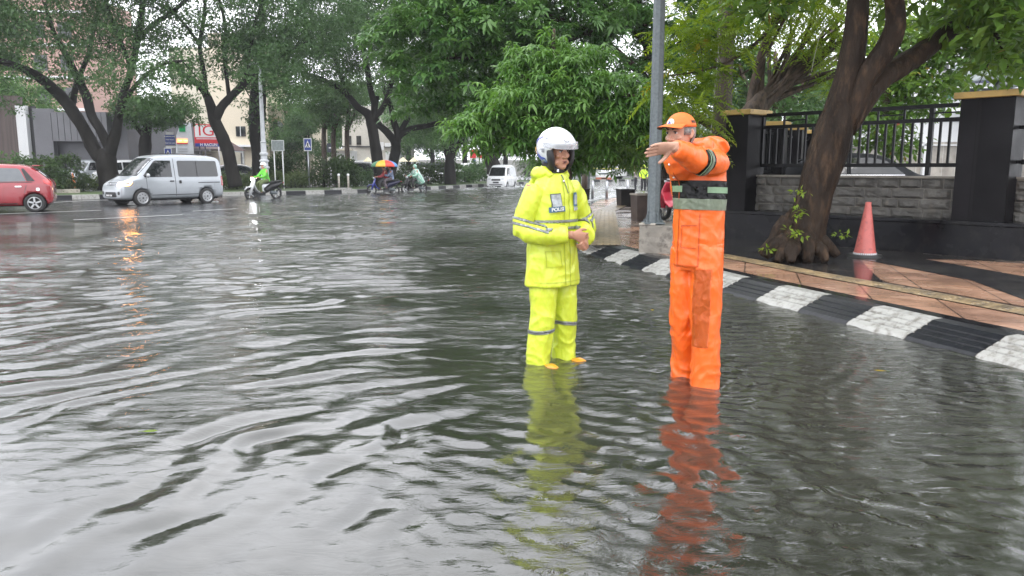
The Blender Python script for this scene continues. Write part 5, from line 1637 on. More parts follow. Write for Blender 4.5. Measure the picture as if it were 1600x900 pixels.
def ped_sign(px, D, y_top, y_bot, lab):
    t = signroot('crossing_sign', lab, px, D, .2, 'blue crossing signs', 'road sign')
    z0, z1 = hz(y_bot, D) - .2, hz(y_top, D) - .2
    w_ = (z1 - z0) * .62
    poles(t, [0], z0 + .3, .045)
    panel(t, 'plate', 0, z0, z1, w_, cW, 0, .03)
    panel(t, 'face', 0, z0 + .05, z1 - .05, w_ - .08, cB, -.018, .01)
    b = BM()
    zc = z0 + (z1 - z0) * .28; ht = (z1 - z0) * .55
    v = [b.verts.new(p) for p in ((-w_ * .36, -.027, zc), (w_ * .36, -.027, zc), (0, -.027, zc + ht))]
    b.faces.new(v)
    mob('triangle', b, cW, t)
    b = BM()
    ball(b, (0, -.032, zc + ht * .55), (.045, .004, .05), 10)
    tube(b, [(0, -.032, zc + ht * .5), (.0, -.032, zc + ht * .25)], [(.045, .004), (.03, .004)], 8, side=(1, 0, 0))
    tube(b, [(0, -.032, zc + ht * .26), (-.09, -.032, zc + ht * .02)], [(.02, .004), (.018, .004)], 6, side=(1, 0, 0))
    tube(b, [(0, -.032, zc + ht * .26), (.08, -.032, zc + ht * .02)], [(.02, .004), (.018, .004)], 6, side=(1, 0, 0))
    mob('walking_figure', b, cK, t)
    return t


ped_sign(486, 47.5, 216, 236, 'tall blue crossing sign on a grey pole in front of the dark bushes')
ped_sign(270.5, 47, 231, 249, 'blue crossing sign just above the silver van roof')
# blue direction board
t = signroot('direction_board', 'blue board with three white lines of small writing beside the fuel totem', 275, 50)
poles(t, [-.3, .3], hz(228, 50) - .2, .05)
for k in range(3):
    za, zb = hz(226 - k * 5.2, 50) - .2, hz(221.3 - k * 5.2, 50) - .2
    panel(t, 'board', 0, za, zb, .56, cB, -.02)
    textpart(t, ('SIMPANG LIMA', 'TUGU MUDA', 'KAMPUNG KALI')[k], .085, (0, -.05, (za + zb) / 2), cW, .003)
panel(t, 'white_strip', .02, hz(231, 50) - .2, hz(228, 50) - .2, .56, cW, -.02)
panel(t, 'white_top', 0, hz(210.5, 50) - .2, hz(206, 50) - .2, .45, cW, -.02)
# fuel station totem
t = signroot('fuel_totem', 'white curved fuel station totem with a green flag panel and glowing orange display', 296, 54)
D = 54
zb_, zt_ = 0, hz(192, D) - .2
b = BM()
prof_ = [(-.55, 0), (-.55, zt_ * .55), (-.45, zt_ * .8), (-.2, zt_ * .95), (.25, zt_), (.52, zt_), (.60, zt_ * .6), (.62, 0)]
vs_ = [b.verts.new((x, -.15, z)) for x, z in prof_]; f = b.faces.new(vs_)
r_ = bmesh.ops.extrude_face_region(b, geom=[f])
for e in r_['geom']:
    if isinstance(e, bmesh.types.BMVert): e.co.y += .35
bmesh.ops.recalc_face_normals(b, faces=b.faces)
mob('totem_body', b, pm('totem', (.62, .64, .68), .35), t)
panel(t, 'green_panel', -.05, hz(206, D) - .2, hz(195, D) - .2, .40, cG, -.17)
glow = pm('totem_glow', (.8, .25, .08), .5, emit=(1.0, .28, .08), es=2.2)
panel(t, 'display', -.1, hz(223, D) - .2, hz(217, D) - .2, .66, glow, -.17)
panel(t, 'display_edge', -.1, hz(225.2, D) - .2, hz(223.6, D) - .2, .68, cR, -.17)
for k, s in enumerate(('7650', '9200')):
    textpart(t, s, .13, (-.24 + k * .33, -.2, hz(220, D) - .2), pm('glow_digit', (.9, .6, .2), .5, emit=(1, .75, .25), es=3), .004)
for k in range(4): panel(t, 'price_line', -.1, hz(233 + k * 4, D) - .2, hz(232.4 + k * 4, D) - .2, .6, pm('grey_line', (.35, .36, .38), .5), -.165)
# red sign with white outlined letters
t = signroot('shop_sign', 'large red sign with white outlined letters, half behind the curved trunk', 334, 56)
D = 56
poles(t, [-.62, -.25], hz(229, D) - .2, .05, cK)
z0, z1 = hz(229, D) - .2, hz(194, D) - .2
panel(t, 'board', -.0, z0, z1, 1.85, cR, 0, .1)
panel(t, 'blue_band', 0, z0, hz(224, D) - .2, 1.80, cB, -.055, .02)
textpart(t, 'H RACUN', .26, (0, -.07, z0 + .12), cW, .006)
panel(t, 'white_block', -.12, hz(214.5, D) - .2, hz(195.5, D) - .2, 1.5, cW, -.055, .02)
textpart(t, 'IG', 1.05, (-.12, -.075, hz(205, D) - .2), cR, .0, sx=1.1)
panel(t, 'pale_band', 0, hz(218, D) - .2, hz(215.5, D) - .2, 1.6, cP, -.055, .02)
# blue R sign
t = signroot('parking_sign', 'blue and orange hanging sign with a white letter R, right of the curved trunk', 349, 57)
D = 57
poles(t, [.0], hz(225, D) - .2, .04)
panel(t, 'board', 0, hz(226, D) - .2, hz(195, D) - .2, .82, cO, 0, .06)
panel(t, 'blue_face', 0, hz(214, D) - .2, hz(198, D) - .2, .74, cB, -.035, .02)
panel(t, 'white_face', -.03, hz(210, D) - .2, hz(199, D) - .2, .42, cW, -.05, .02)
textpart(t, 'R', .5, (-.03, -.066, hz(204.5, D) - .2), cB, .01)
panel(t, 'red_band', 0, hz(218, D) - .2, hz(215, D) - .2, .74, cR, -.035, .02)
# striped banner seen through the big fork
t = signroot('banner', 'vertical blue, orange and pink banner behind the fork of the left tree', 139, 52)
D = 52
poles(t, [.3], hz(185, D) - .2, .04)
panel(t, 'blue_part', -.02, hz(199, D) - .2, hz(185, D) - .2, .72, cB); textpart(t, 'LS', .5, (0, -.03, hz(192, D) - .2), cW, .01)
panel(t, 'orange_part', .05, hz(213, D) - .2, hz(199.4, D) - .2, .76, cO)
for k in range(2): panel(t, 'white_line', .05, hz(203 + 7 * k, D) - .2, hz(202 + 7 * k, D) - .2, .7, cW, -.024, .01)
panel(t, 'pink_part', .12, hz(262, D) - .2, hz(213.4, D) - .2, .62, cP)
for k in range(4): panel(t, 'dark_mark', .12, hz(225 + 10 * k, D) - .2, hz(221 + 10 * k, D) - .2, .3, pm('mark', (.4, .1, .15), .5), -.024, .01)
# red roof letters
t = signroot('roof_lettering', 'row of white letters with pink shadows along the tiled station roof', 250, 60)
D = 60
panel(t, 'backing', 0, hz(197.5, D) - .2, hz(196, D) - .2, 5.0, cW, .03, .05)
for k, ch in enumerate('W SEGAR'):
    if ch != ' ':
        textpart(t, ch, .62, (-2.3 + k * .73, -.02, hz(192, D) - .2), cW, .035, sx=1.25)
        textpart(t, ch, .62, (-2.25 + k * .73, .03, hz(192.4, D) - .2), cP, .045, sx=1.25, name='letter_shadow')
poles(t, [-2.4, 0, 2.4], hz(197, D) - .2, .05, cK)
t = signroot('hanging_sign', 'small orange and white stacked signs above the station roof, right of the left tree', 202, 58)
D = 58
poles(t, [-.4], hz(160, D) - .2, .05, cK)
for (a, b2, m_, x_) in ((168, 163, cO, 0), (174, 170, cW, 0), (190, 180, cO, .45), (195, 191, cR, .5)):
    panel(t, 'board', x_, hz(b2 + (a - b2), D) - .2, hz(b2, D) - .2, .8, m_)
# grey board on two legs
t = signroot('notice_board', 'grey rectangular notice board on two white legs behind the green rider', 440, 44)
D = 44
z0, z1 = hz(236, D) - .2, hz(219, D) - .2
poles(t, [-.22, .24], z0 + .1, .035, cW)
panel(t, 'frame', 0, z0, z1, .68, cW, 0, .04)
panel(t, 'face', 0, z0 + .03, z1 - .03, .62, pm('board_grey', (.22, .25, .25), .4, var=.2, vs=9), -.022, .01)
# white sign between paired trunks
t = signroot('shop_sign', 'small white hanging sign with a dark square, between the paired dark trunks', 596, 68)
D = 68
poles(t, [0], hz(236, D) - .2, .05, cK)
panel(t, 'board', 0, hz(234.5, D) - .2, hz(222, D) - .2, .78, cW); panel(t, 'mark', -.2, hz(229.5, D) - .2, hz(224.5, D) - .2, .28, cK, -.025, .01)
panel(t, 'side_board', .72, hz(229, D) - .2, hz(223, D) - .2, .5, cW, .3)
# red and white poster
t = signroot('poster_board', 'red and white chequered poster board left of the white microvan', 745, 80)
D = 80
poles(t, [-.5, .5], hz(252, D) - .2, .06, cK)
panel(t, 'board', 0, hz(255, D) - .2, hz(234, D) - .2, 1.35, cW)
for (x_, ya, yb, w_, m_) in ((-.33, 234, 247, .62, cR), (-.1, 233, 237, .5, pm('sign_yellow', (.7, .5, .1), .5)), (.45, 241, 247, .4, cR), (-.2, 250, 253, .3, cB), (.05, 244, 250, .3, cW)):
    panel(t, 'patch', x_, hz(yb, D) - .2, hz(ya, D) - .2, w_, m_, -.026 - abs(x_) * .01, .01)
# dark hanging board and red/white shop strip by the slim trees
t = signroot('dark_board', 'dark blue-grey hanging board among the slim trunks', 524, 66)
D = 66
poles(t, [.2], hz(225, D) - .2, .05, M['galv'])
panel(t, 'board', -.1, hz(238, D) - .2, hz(224, D) - .2, .72, pm('dkboard', (.05, .06, .08), .4)); panel(t, 'label_patch', -.2, hz(232, D) - .2, hz(230, D) - .2, .2, cW, -.025, .01)
# white street lamp with ring mouldings
t = thing('street_lamp', 'tall white street lamp with ringed base left of the grey notice board', 'street lamp', (WX(418, 41), 41, .2))
lm = pm('lamp_white', (.5, .52, .54), .4, var=.1)
b = BM()
z = 0
pr = [(.30, 0), (.30, .25), (.22, .3), (.20, 1.15), (.26, 1.2), (.26, 1.27), (.19, 1.3), (.19, 1.5), (.25, 1.54), (.25, 1.6), (.17, 1.66), (.17, 1.85), (.22, 1.9), (.22, 1.96), (.15, 2.05), (.14, 2.5), (.17, 2.54), (.12, 2.6), (.10, 4.5), (.075, 6.3)]
tube(b, [(0, 0, z) for r, z in pr], [r for r, z in pr], 18)
mob('column', b, lm, t, smooth=False)
b = BM(); tube(b, [(0, 0, 6.25), (-.2, .3, 6.6), (-.6, 1.0, 6.7)], .04, 8); mob('arm', b, lm, t, smooth=True)
b = BM(); box(b, (-.75, 1.2, 6.67), (.25, .7, .12), rz=R(30), bev=.03); mob('lamp_head', b, lm, t)
for px, D, lab in ((776, 70, 'far thin white lamp pole behind the microvan'), (1290, 60, 'far thin lamp pole over the fence')):
    t = thing('street_lamp', lab, 'street lamp', (WX(px, D), D, .2))
    b = BM(); tube(b, [(0, 0, 0), (0, 0, 6)], [.09, .06], 10); mob('column', b, lm, t, smooth=True)
    b = BM(); box(b, (-.3, 0, 6), (.8, .2, .1)); mob('lamp_head', b, lm, t)
# little roofed gate-lamps on the white boundary wall
for px, wlab in ((549, 'cream roofed wall light farthest left, above the bushes by the paired posts'), (578, 'cream roofed wall light just left of the slender trunk'), (632, 'cream roofed wall light right of the small white kiosk'), (649, 'cream roofed wall light at the left end of the dark shelter'), (890, 'cream roofed wall light far behind the policeman')):
    t = thing('wall_light', wlab, 'wall light', (WX(px, 74), 74, .2), 0, 'cream wall lights on the far boundary wall')
    b = BM(); box(b, (0, 0, .9), (.5, .5, 1.8)); mob('pier', b, M['white_wall'], t)
    b = BM(); cyl(b, (0, 0, 2.0), .5, .4, 4, r2=.05); mob('cap', b, pm('cream_cap', (.6, .55, .38), .6), t)

# ---------------------------------------------------------------- buildings across the street
M['cream'] = pm('cream', (.58, .54, .44), .75, var=.06, vs=.3, col2=(.42, .37, .27), c2lo=.55, c2hi=.8)
M['cream2'] = pm('cream2', (.62, .55, .43), .75, var=.06, vs=.3)
M['brown_clad'] = pm('brown_clad', (.10, .075, .07), .55, var=.25, vs=1.5, stretch=(6, 6, .2))
M['grey_clad'] = pm('grey_clad', (.14, .14, .155), .5, var=.12, vs=1.0)
M['roof_tile'] = pm('roof_tile', (.15, .10, .10), .5, var=.3, vs=4, stretch=(1, 1, 6))
M['pink_wall'] = pm('pink_wall', (.42, .27, .23), .75, var=.1, vs=.3)
M['dark_open'] = pm('dark_open', (.02, .02, .022), .4)


def bldg(name, lab, px, D, rz, cat='building'):
    return thing(name, lab, cat, (WX(px, D), D, .2), rz)


def bx(parent, name, c, s, mat, rz=0, bev=0):
    b = BM(); box(b, c, s, rz=rz, bev=bev); return mob(name, b, mat, parent)


# brown + grey shop front at the left edge (D about 50)
D = 50
k = D / F
t = bldg('shop_building', 'brown and grey clad shop building with a white column at the left edge', 60, D, 0)
X0 = WX(60, D)


def lx(px): return WX(px, D) - X0


def rect(parent, name, pxa, pxb, pya, pyb, mat, y=0.0, th=.3):
    za, zb = hz(pyb, D) - .2, hz(pya, D) - .2
    return bx(parent, name, ((lx(pxa) + lx(pxb)) / 2, y, (za + zb) / 2), (abs(lx(pxb) - lx(pxa)), th, zb - za), mat)


rect(t, 'brown_wall', -60, 50, 150, 292, M['brown_clad'], 0, .6)
rect(t, 'column', 50, 65, 166, 292, M['white_wall'], -.3, .5)
rect(t, 'dark_reveal', 65, 71, 166, 292, M['dark_open'], 0, .4)
rect(t, 'grey_wall', 71, 99, 170, 292, M['grey_clad'], -.05, .4)
rect(t, 'fascia', 99, 186, 176, 221, M['grey_clad'], -.15, .7)
rect(t, 'back_wall', 99, 186, 221, 292, M['cream'], 2.2, .3)
rect(t, 'opening', 104, 138, 226, 292, M['dark_open'], 1.6, .6)
rect(t, 'shutter', 122, 140, 238, 265, pm('shutter', (.07, .07, .08), .4), 1.2, .1)
b = BM(); box(b, (lx(60), 6.5, hz(172, D) / 2 - .2), (12, 12, hz(172, D) - .4)); mob('body', b, M['grey_clad'], t)
for i in range(9):
    rect(t, 'cladding_joint', 102 + i * 9.5, 102.5 + i * 9.5, 177, 220, M['dark_open'], -.51, .02)
# pink tower behind it
D = 78
X0 = WX(80, D)
t = bldg('pink_tower', 'tall pinkish tower block glimpsed through the left tree crown', 80, D, 0)
b = BM(); box(b, (-2, 5, 9), (14, 10, 18)); mob('body', b, M['pink_wall'], t)
for i in range(5):
    for j in range(4):
        bx(t, 'window', (-7.3 + i * 2.6, -.02, 5.2 + j * 3.1), (1.3, .1, 1.5), M['glass_dark'])
for j in range(5): bx(t, 'floor_band', (-2, -.1, 3.8 + j * 3.1), (14.1, .3, .25), M['white_wall'])
# station canopy with tiled roof
D = 62
X0 = WX(250, D)
t = bldg('station_canopy', 'low station canopy with a brown tiled roof behind the silver van', 250, D, 0)
b = BM()
xa, xb = lx(185), lx(345)
za, zb = hz(233, D) - .2, hz(208, D) - .2
v = [b.verts.new(p) for p in ((xa, -1.2, za), (xb, -1.2, za), (xb - .8, 3, zb), (xa + .8, 3, zb), (xa, 7, za), (xb, 7, za))]
b.faces.new((v[0], v[1], v[2], v[3])); b.faces.new((v[3], v[2], v[5], v[4])); b.faces.new((v[0], v[3], v[4])); b.faces.new((v[1], v[5], v[2]))
mob('roof', b, M['roof_tile'], t)
for i in range(9):
    zz = za + (zb - za) * (i + .5) / 9.5; yy = -1.2 + 4.2 * (i + .5) / 9.5
    bx(t, 'tile_course', (0 + (xa + xb) / 2, yy - .03, zz + .02), (xb - xa - .18 * i, .06, .05), pm('course', (.32, .27, .27), .5) if i == 0 else M['tile_course_m'] if 'tile_course_m' in M else M.setdefault('tile_course_m', pm('course2', (.25, .2, .2), .5)))
rect(t, 'fascia', 185, 345, 233, 237, M['grey_clad'], -1.25, .2)
rect(t, 'back_wall', 196, 340, 237, 292, M['grey_clad'], 6.5, .3)
rect(t, 'end_wall', 318, 345, 236, 292, M['cream'], 3, 5)
for px in (200, 246, 262, 310): rect(t, 'column', px, px + 2.2, 176 if px in (200, 246) else 236, 292, M['dark_open'], -1.0, .12)
# cream building
D = 76
X0 = WX(380, D)
t = bldg('cream_building', 'tall cream rendered building behind the curved trunk', 380, D, 0)
rect(t, 'left_wing', 298, 360, 80, 292, M['cream'], .6, 6)
rect(t, 'main_wall', 360, 442, 60, 292, M['cream2'], 0, 6)
rect(t, 'right_wing', 442, 500, 165, 292, M['cream2'], 1.5, 6)
rect(t, 'white_base', 372, 404, 230, 292, M['white_wall'], -3.1, .3)
rect(t, 'canopy', 368, 440, 228, 231, M['white_wall'], -3.4, 1.0)
for (a, b2, c_, d_) in ((394, 408, 200, 215), (312, 320, 108, 118)):
    rect(t, 'window', a, b2, c_, d_, M['glass_dark'], -3.05 if a > 360 else -2.45, .12)
    rect(t, 'mullion', (a + b2) / 2 - .4, (a + b2) / 2 + .4, c_, d_, M['white_wall'], -3.13 if a > 360 else -2.53, .06)
b = BM()
cx_, zc_ = lx(447), hz(205, D) - .2
pts = [(cx_ + math.cos(a) * .9, zc_ + math.sin(a) * .9) for a in np.linspace(0, math.pi, 14)] + [(cx_ - .9, zc_ - 1.2), (cx_ + .9, zc_ - 1.2)]
f = b.faces.new([b.verts.new((x, -1.56, z)) for x, z in pts])
mob('arched_window', b, M['glass_dark'], t)
b = BM(); tube(b, [(cx_ + math.cos(a) * 1.0, -1.6, zc_ + math.sin(a) * 1.0) for a in np.linspace(0, math.pi, 16)], .14, 6); mob('arch_moulding', b, pm('mould', (.4, .3, .2), .7), t)
for i in range(3): rect(t, 'shutter_rail', 374, 404, 247 + i * 9, 248 + i * 9, M['galv'], -3.35, .08)
# white house and low walls
D = 86
X0 = WX(520, D)
t = bldg('white_house', 'low white house with an orange shop strip behind the blue crossing sign', 520, D, 0)
rect(t, 'wall', 484, 560, 236, 292, M['white_wall'], 0, 5)
rect(t, 'shop_strip', 488, 512, 227, 233, cO, -2.7, .3)
rect(t, 'red_panel', 505, 514, 214, 226, cR, -2.7, .3)
rect(t, 'eave', 484, 562, 233.5, 236, M['cream'], -2.6, .8)
for a in (486, 499, 530, 545): rect(t, 'window', a, a + 4, 243, 248, M['glass_dark'], -2.55, .1)
t = bldg('pale_house', 'pale grey upper-storey house seen between the slim and paired trunks', 560, D, 0)
X0 = WX(560, D)
rect(t, 'wall', 538, 640, 165, 250, pm('pale_grey', (.5, .48, .43), .7, var=.06), 3, 5)
rect(t, 'lower_wall', 540, 642, 250, 292, M['white_wall'], 2, 4)
for a in (545, 560, 584, 622): rect(t, 'window', a, a + 7, 212, 226, M['glass_dark'], .45, .1)
rect(t, 'sill_band', 538, 640, 228, 230, M['dark_open'], .4, .2)
t = bldg('white_kiosk', 'small white kiosk right of the paired trunks, behind the poncho rider', 622, D, 0)
X0 = WX(622, D)
rect(t, 'wall', 612, 634, 238, 270, M['white_wall'], -2, 2)
rect(t, 'window', 619, 623, 241, 250, M['dark_open'], -3.05, .1)
t = bldg('bench_shelter', 'long low dark roofed shelter right of the poncho rider', 675, 72, 0)
D = 72; X0 = WX(675, D)
rect(t, 'roof', 655, 702, 255, 258, pm('shelter', (.08, .09, .1), .4), 0, 1.4)
rect(t, 'second_roof', 658, 700, 262, 264, M['grey_clad'], -.3, 1.4)
rect(t, 'back_panel', 656, 700, 258, 292, M['dark_open'], .6, .1)
# long far boundary wall closing the view
D = 125
X0 = WX(900, D)
t = bldg('boundary_wall', 'long pale far boundary wall glimpsed behind the trees across the junction', 900, D, 0, 'wall')
rect(t, 'wall_panel', 600, 1300, 250, 285, pm('farwall', (.3, .3, .28), .7, var=.2, vs=.2), 0, .4)
t = bldg('far_block', 'far pale block of flats behind the canopy, right of the pole', 1080, 135, 0)
D = 135; X0 = WX(1080, D)
rect(t, 'wall', 980, 1130, 205, 285, pm('farblock', (.45, .45, .44), .7, var=.1, vs=.2), 0, 8)
for i in range(8):
    for j in range(3): rect(t, 'window', 986 + i * 18, 992 + i * 18, 214 + j * 20, 224 + j * 20, M['glass_dark'], -4.05, .1)

# ---------------------------------------------------------------- compound on the right
D = 24
X0 = WX(1450, D)
cmpd = BM()
pts_ = [wl(4.6, .72), wl(-8, .72), Vector((40, 2, 0)), Vector((40, 40, 0)), c0 + U2 * 12]
f = cmpd.faces.new([cmpd.verts.new((p.x, p.y, .6)) for p in pts_])
f.normal_update()
if f.normal.z < 0: f.normal_flip()
tag(mob('compound_yard', cmpd, pm('yard', (.35, .35, .35), .4, var=.1)), 'pale concrete yard behind the iron fence', kind='structure')
t = bldg('white_annex', 'white building with a brick base behind the iron fence', 1450, D, 0)
t.location.z = .6
M['pale_brick'] = tile_mat('pale_brick', [(.42, .39, .35), (.34, .32, .29)], .4, .16, (.55, .54, .5), rough=.5)


def rect2(parent, name, pxa, pxb, pya, pyb, mat, y=0.0, th=.3):
    za, zb = hz(pyb, D) - .6, hz(pya, D) - .6
    return bx(parent, name, ((lx(pxa) + lx(pxb)) / 2, y, (za + zb) / 2), (abs(lx(pxb) - lx(pxa)), th, zb - za), mat)


rect2(t, 'upper_wall', 1318, 1900, 176, 222, M['white_wall'], 0, .3)
rect2(t, 'brick_base', 1318, 1900, 222, 276, M['pale_brick'], .02, .3)
rect2(t, 'ledge_strip', 1318, 1900, 226, 228, M['white_wall'], -.2, .12)
rect2(t, 'panel_joint', 1318, 1900, 190, 190.8, M['galv'], -.16, .02)
for px in (1336, 1427, 1515): rect2(t, 'post', px, px + 7, 222, 276, M['white_wall'], -.2, .12)
rect2(t, 'poster', 1380, 1388, 190, 198, cR, -.2, .03)
t = bldg('office_block', 'white office block with a dark blue sign band beyond the iron fence', 1500, 30, 0)
D = 30; X0 = WX(1500, D); t.location.z = .6
rect2(t, 'wall', 1340, 1480, 88, 250, M['white_wall'], .5, 3)
rect2(t, 'right_wall', 1480, 1900, 60, 250, pm('office', (.55, .57, .6), .6, var=.08), 1.6, 3)
rect2(t, 'blue_sign', 1464, 1524, 123, 135, pm('navy', (.03, .035, .09), .4), -1.2, .3)
rect2(t, 'ochre_strip', 1462, 1506, 118, 121, M['ochre'], -1.3, .4)
rect2(t, 'red_roof', 1490, 1536, 93, 112, pm('redroof', (.22, .09, .07), .6), -.6, .5)
rect2(t, 'balcony_band', 1430, 1560, 141, 146, M['white_wall'], -1.2, .4)
for i in range(22): rect2(t, 'louvre', 1520 + i * 4, 1521.6 + i * 4, 132, 140, M['galv'], -1.25, .05)
for a in (1395, 1425, 1452): rect2(t, 'window', a, a + 12, 104, 116, M['glass_dark'], -1.05, .1)
rect2(t, 'green_panel', 1436, 1450, 150, 158, pm('teal', (.1, .3, .28), .5), -1.1, .1)
# grey fabric awnings
M['awning'] = pm('awning', (.22, .25, .25), .55, var=.12, vs=.8)
for i, (cx_px, cy_px, rx_, rz_, lab) in enumerate(((1560, 122, 1.75, 1.05, 'large grey ribbed half-round awning above the broad pillar'), (1625, 126, 1.35, .62, 'smaller grey dish-shaped awning in front of the large one at the right edge'))):
    DD = 24 - i * 1.2
    c = W(cx_px, cy_px + 16, DD)
    t = thing('awning', lab, 'awning', c, 0, 'grey awnings over the compound')
    b = BM()
    n, m_ = 20, 8
    g = []
    for a in range(n + 1):
        th = math.pi * a / n
        g.append([b.verts.new((-math.cos(th) * rx_ * (1 - .0 * j), -1.6 + 1.6 * (1 - math.cos(math.pi / 2 * j / m_)) * 1.0 - 0.0, math.sin(th) * rz_ * math.sin(math.pi / 2 * (j + .6) / (m_ + .6)) + (0 if th else 0))) for j in range(m_ + 1)])
    for a in range(n):
        for j in range(m_): b.faces.new((g[a][j], g[a + 1][j], g[a + 1][j + 1], g[a][j + 1]))
    bmesh.ops.recalc_face_normals(b, faces=b.faces)
    mob('canvas', with_mods(b, [('SOLIDIFY', dict(thickness=.02))]), M['awning'], t, smooth=True)
    for j in (0, 3, 6, 8):
        b = BM()
        tube(b, [(-math.cos(math.pi * a / n) * (rx_ + .015), -1.6 + 1.6 * (1 - math.cos(math.pi / 2 * j / m_)), math.sin(math.pi * a / n) * (rz_ + .015) * math.sin(math.pi / 2 * (j + .6) / (m_ + .6))) for a in range(n + 1)], .03, 6)
        mob('rib', b, M['black_plastic'] if j in (3, 6) else M['galv'], t, smooth=True)
    b = BM(); box(b, (0, .1, -.05), (rx_ * 2, .1, .12)); mob('frame', b, M['galv'], t)
    b = BM()
    for s in (-1, 1): box(b, (s * rx_ * .9, .1, -c.z / 2 + .3), (.1, .1, c.z - .6))
    mob('support', b, M['galv'], t)
# ---------------------------------------------------------------- vehicles
def carbody(stations, sub=2):
    """stations: (x, halfwidth, zbottom, zbelt, ztop, halftop). +X is the front"""
    b = BM()
    rings_ = []
    for (x, w_, zb, zl, zt, wt) in stations:
        h = zl - zb
        pts = [(0, zb), (w_ * .8, zb), (w_ * .97, zb + .05), (w_, zb + h * .4), (w_ * .985, zl - .06), (w_ * .95, zl), (wt + .02, max(zl + .01, zt - .09)), (wt - .07, zt - .012), (wt * .5, zt + .012), (0, zt + .018)]
        ring = [b.verts.new((x, y, z)) for y, z in pts] + [b.verts.new((x, -y, z)) for y, z in reversed(pts[1:-1])]
        rings_.append(ring)
    n = len(rings_[0])
    for A, B in zip(rings_, rings_[1:]):
        for k in range(n): b.faces.new((A[k], A[(k + 1) % n], B[(k + 1) % n], B[k]))
    b.faces.new(rings_[0]); b.faces.new(list(reversed(rings_[-1])))
    bmesh.ops.recalc_face_normals(b, faces=b.faces)
    return with_mods(b, [('SUBSURF', dict(levels=sub, render_levels=sub))])


def cut_arches(me, xs_, r, zc, depth):
    b = BM()
    for x in xs_:
        for s in (-1, 1):
            cyl(b, (x, s * depth, zc), r, .5, 28, 'Y')
    cme = bpy.data.meshes.new('c'); b.to_mesh(cme); b.free()
    co = bpy.data.objects.new('c', cme); COL.objects.link(co)
    o = bpy.data.objects.new('b', me); COL.objects.link(o)
    m = o.modifiers.new('m', 'BOOLEAN'); m.operation = 'DIFFERENCE'; m.object = co; m.solver = 'EXACT'
    r_ = evalmesh(o)
    bpy.data.objects.remove(o); bpy.data.objects.remove(co)
    return r_


def bvh_of(me):
    b = BM(); b.from_mesh(me)
    t = BVHTree.FromBMesh(b); b.free()
    return t


def decal(bvh, poly, axis, off=.006, th=.0, res=.12):
    """poly: 2D outline seen along axis ('L','R': (x,z); 'F','B': (y,z); 'T': (x,y)), laid on the body"""
    b = BM()
    mk = {'L': lambda p: Vector((p[0], 3, p[1])), 'R': lambda p: Vector((p[0], -3, p[1])), 'F': lambda p: Vector((5, p[0], p[1])), 'B': lambda p: Vector((-5, p[0], p[1])), 'T': lambda p: Vector((p[0], p[1], 5))}[axis]
    dr = {'L': Vector((0, -1, 0)), 'R': Vector((0, 1, 0)), 'F': Vector((-1, 0, 0)), 'B': Vector((1, 0, 0)), 'T': Vector((0, 0, -1))}[axis]
    vs = [b.verts.new(mk(p)) for p in poly]
    f = b.faces.new(vs)
    lo = [min(v.co[i] for v in vs) for i in range(3)]; hi = [max(v.co[i] for v in vs) for i in range(3)]
    for i in range(3):
        if abs(dr[i]) > .5: continue
        n = int((hi[i] - lo[i]) / res)
        for k in range(1, n + 1):
            co = [0, 0, 0]; co[i] = lo[i] + (hi[i] - lo[i]) * k / (n + 1)
            no = [0, 0, 0]; no[i] = 1
            bmesh.ops.bisect_plane(b, geom=b.verts[:] + b.edges[:] + b.faces[:], plane_co=co, plane_no=no)
    bmesh.ops.triangulate(b, faces=[f for f in b.faces if len(f.verts) > 4])
    bad = []
    for v in b.verts:
        h, nrm, _, _ = bvh.ray_cast(v.co, dr)
        if h is None:
            bad.append(v); continue
        if nrm.dot(dr) > 0: nrm = -nrm
        v.co = h + nrm * off
    bmesh.ops.delete(b, geom=bad, context='VERTS')
    b.normal_update()
    for f in b.faces:
        if f.normal.dot(dr) > 0: f.normal_flip()
    me = with_mods(b, [('SOLIDIFY', dict(thickness=off * .9, offset=-1))])
    return me


def rrect(x0, x1, z0, z1, r=.04, sl=0.0, sr=0.0):
    """rounded quad; sl/sr shift the top corners"""
    P = []
    for (cx, cz, a0) in ((x1 - r, z0 + r, -90), (x1 - r + sr, z1 - r, 0), (x0 + r + sl, z1 - r, 90), (x0 + r, z0 + r, 180)):
        for a in (0, 30, 60, 90): P.append((cx + r * math.cos(R(a0 + a)), cz + r * math.sin(R(a0 + a))))
    return P


M['rim_steel'] = pm('rim_steel', (.45, .46, .47), .35, met=.7, var=.1)
M['headlamp'] = pm('headlamp', (.55, .57, .6), .08, var=.1, coat=1)
M['amber'] = pm('amber', (.8, .3, .03), .2, var=.05)
M['tail_red'] = pm('tail_red', (.45, .01, .01), .15, var=.05, coat=1)
M['under'] = pm('under', (.01, .01, .01), .8)
M['plate'] = pm('plate', (.02, .02, .02), .4)
LIT = pm('headlamp_lit', (.8, .8, .9), .2, emit=(.85, .87, 1.0), es=5)
LIT_A = pm('indicator_lit', (.9, .5, .1), .2, emit=(1.0, .36, .05), es=45)


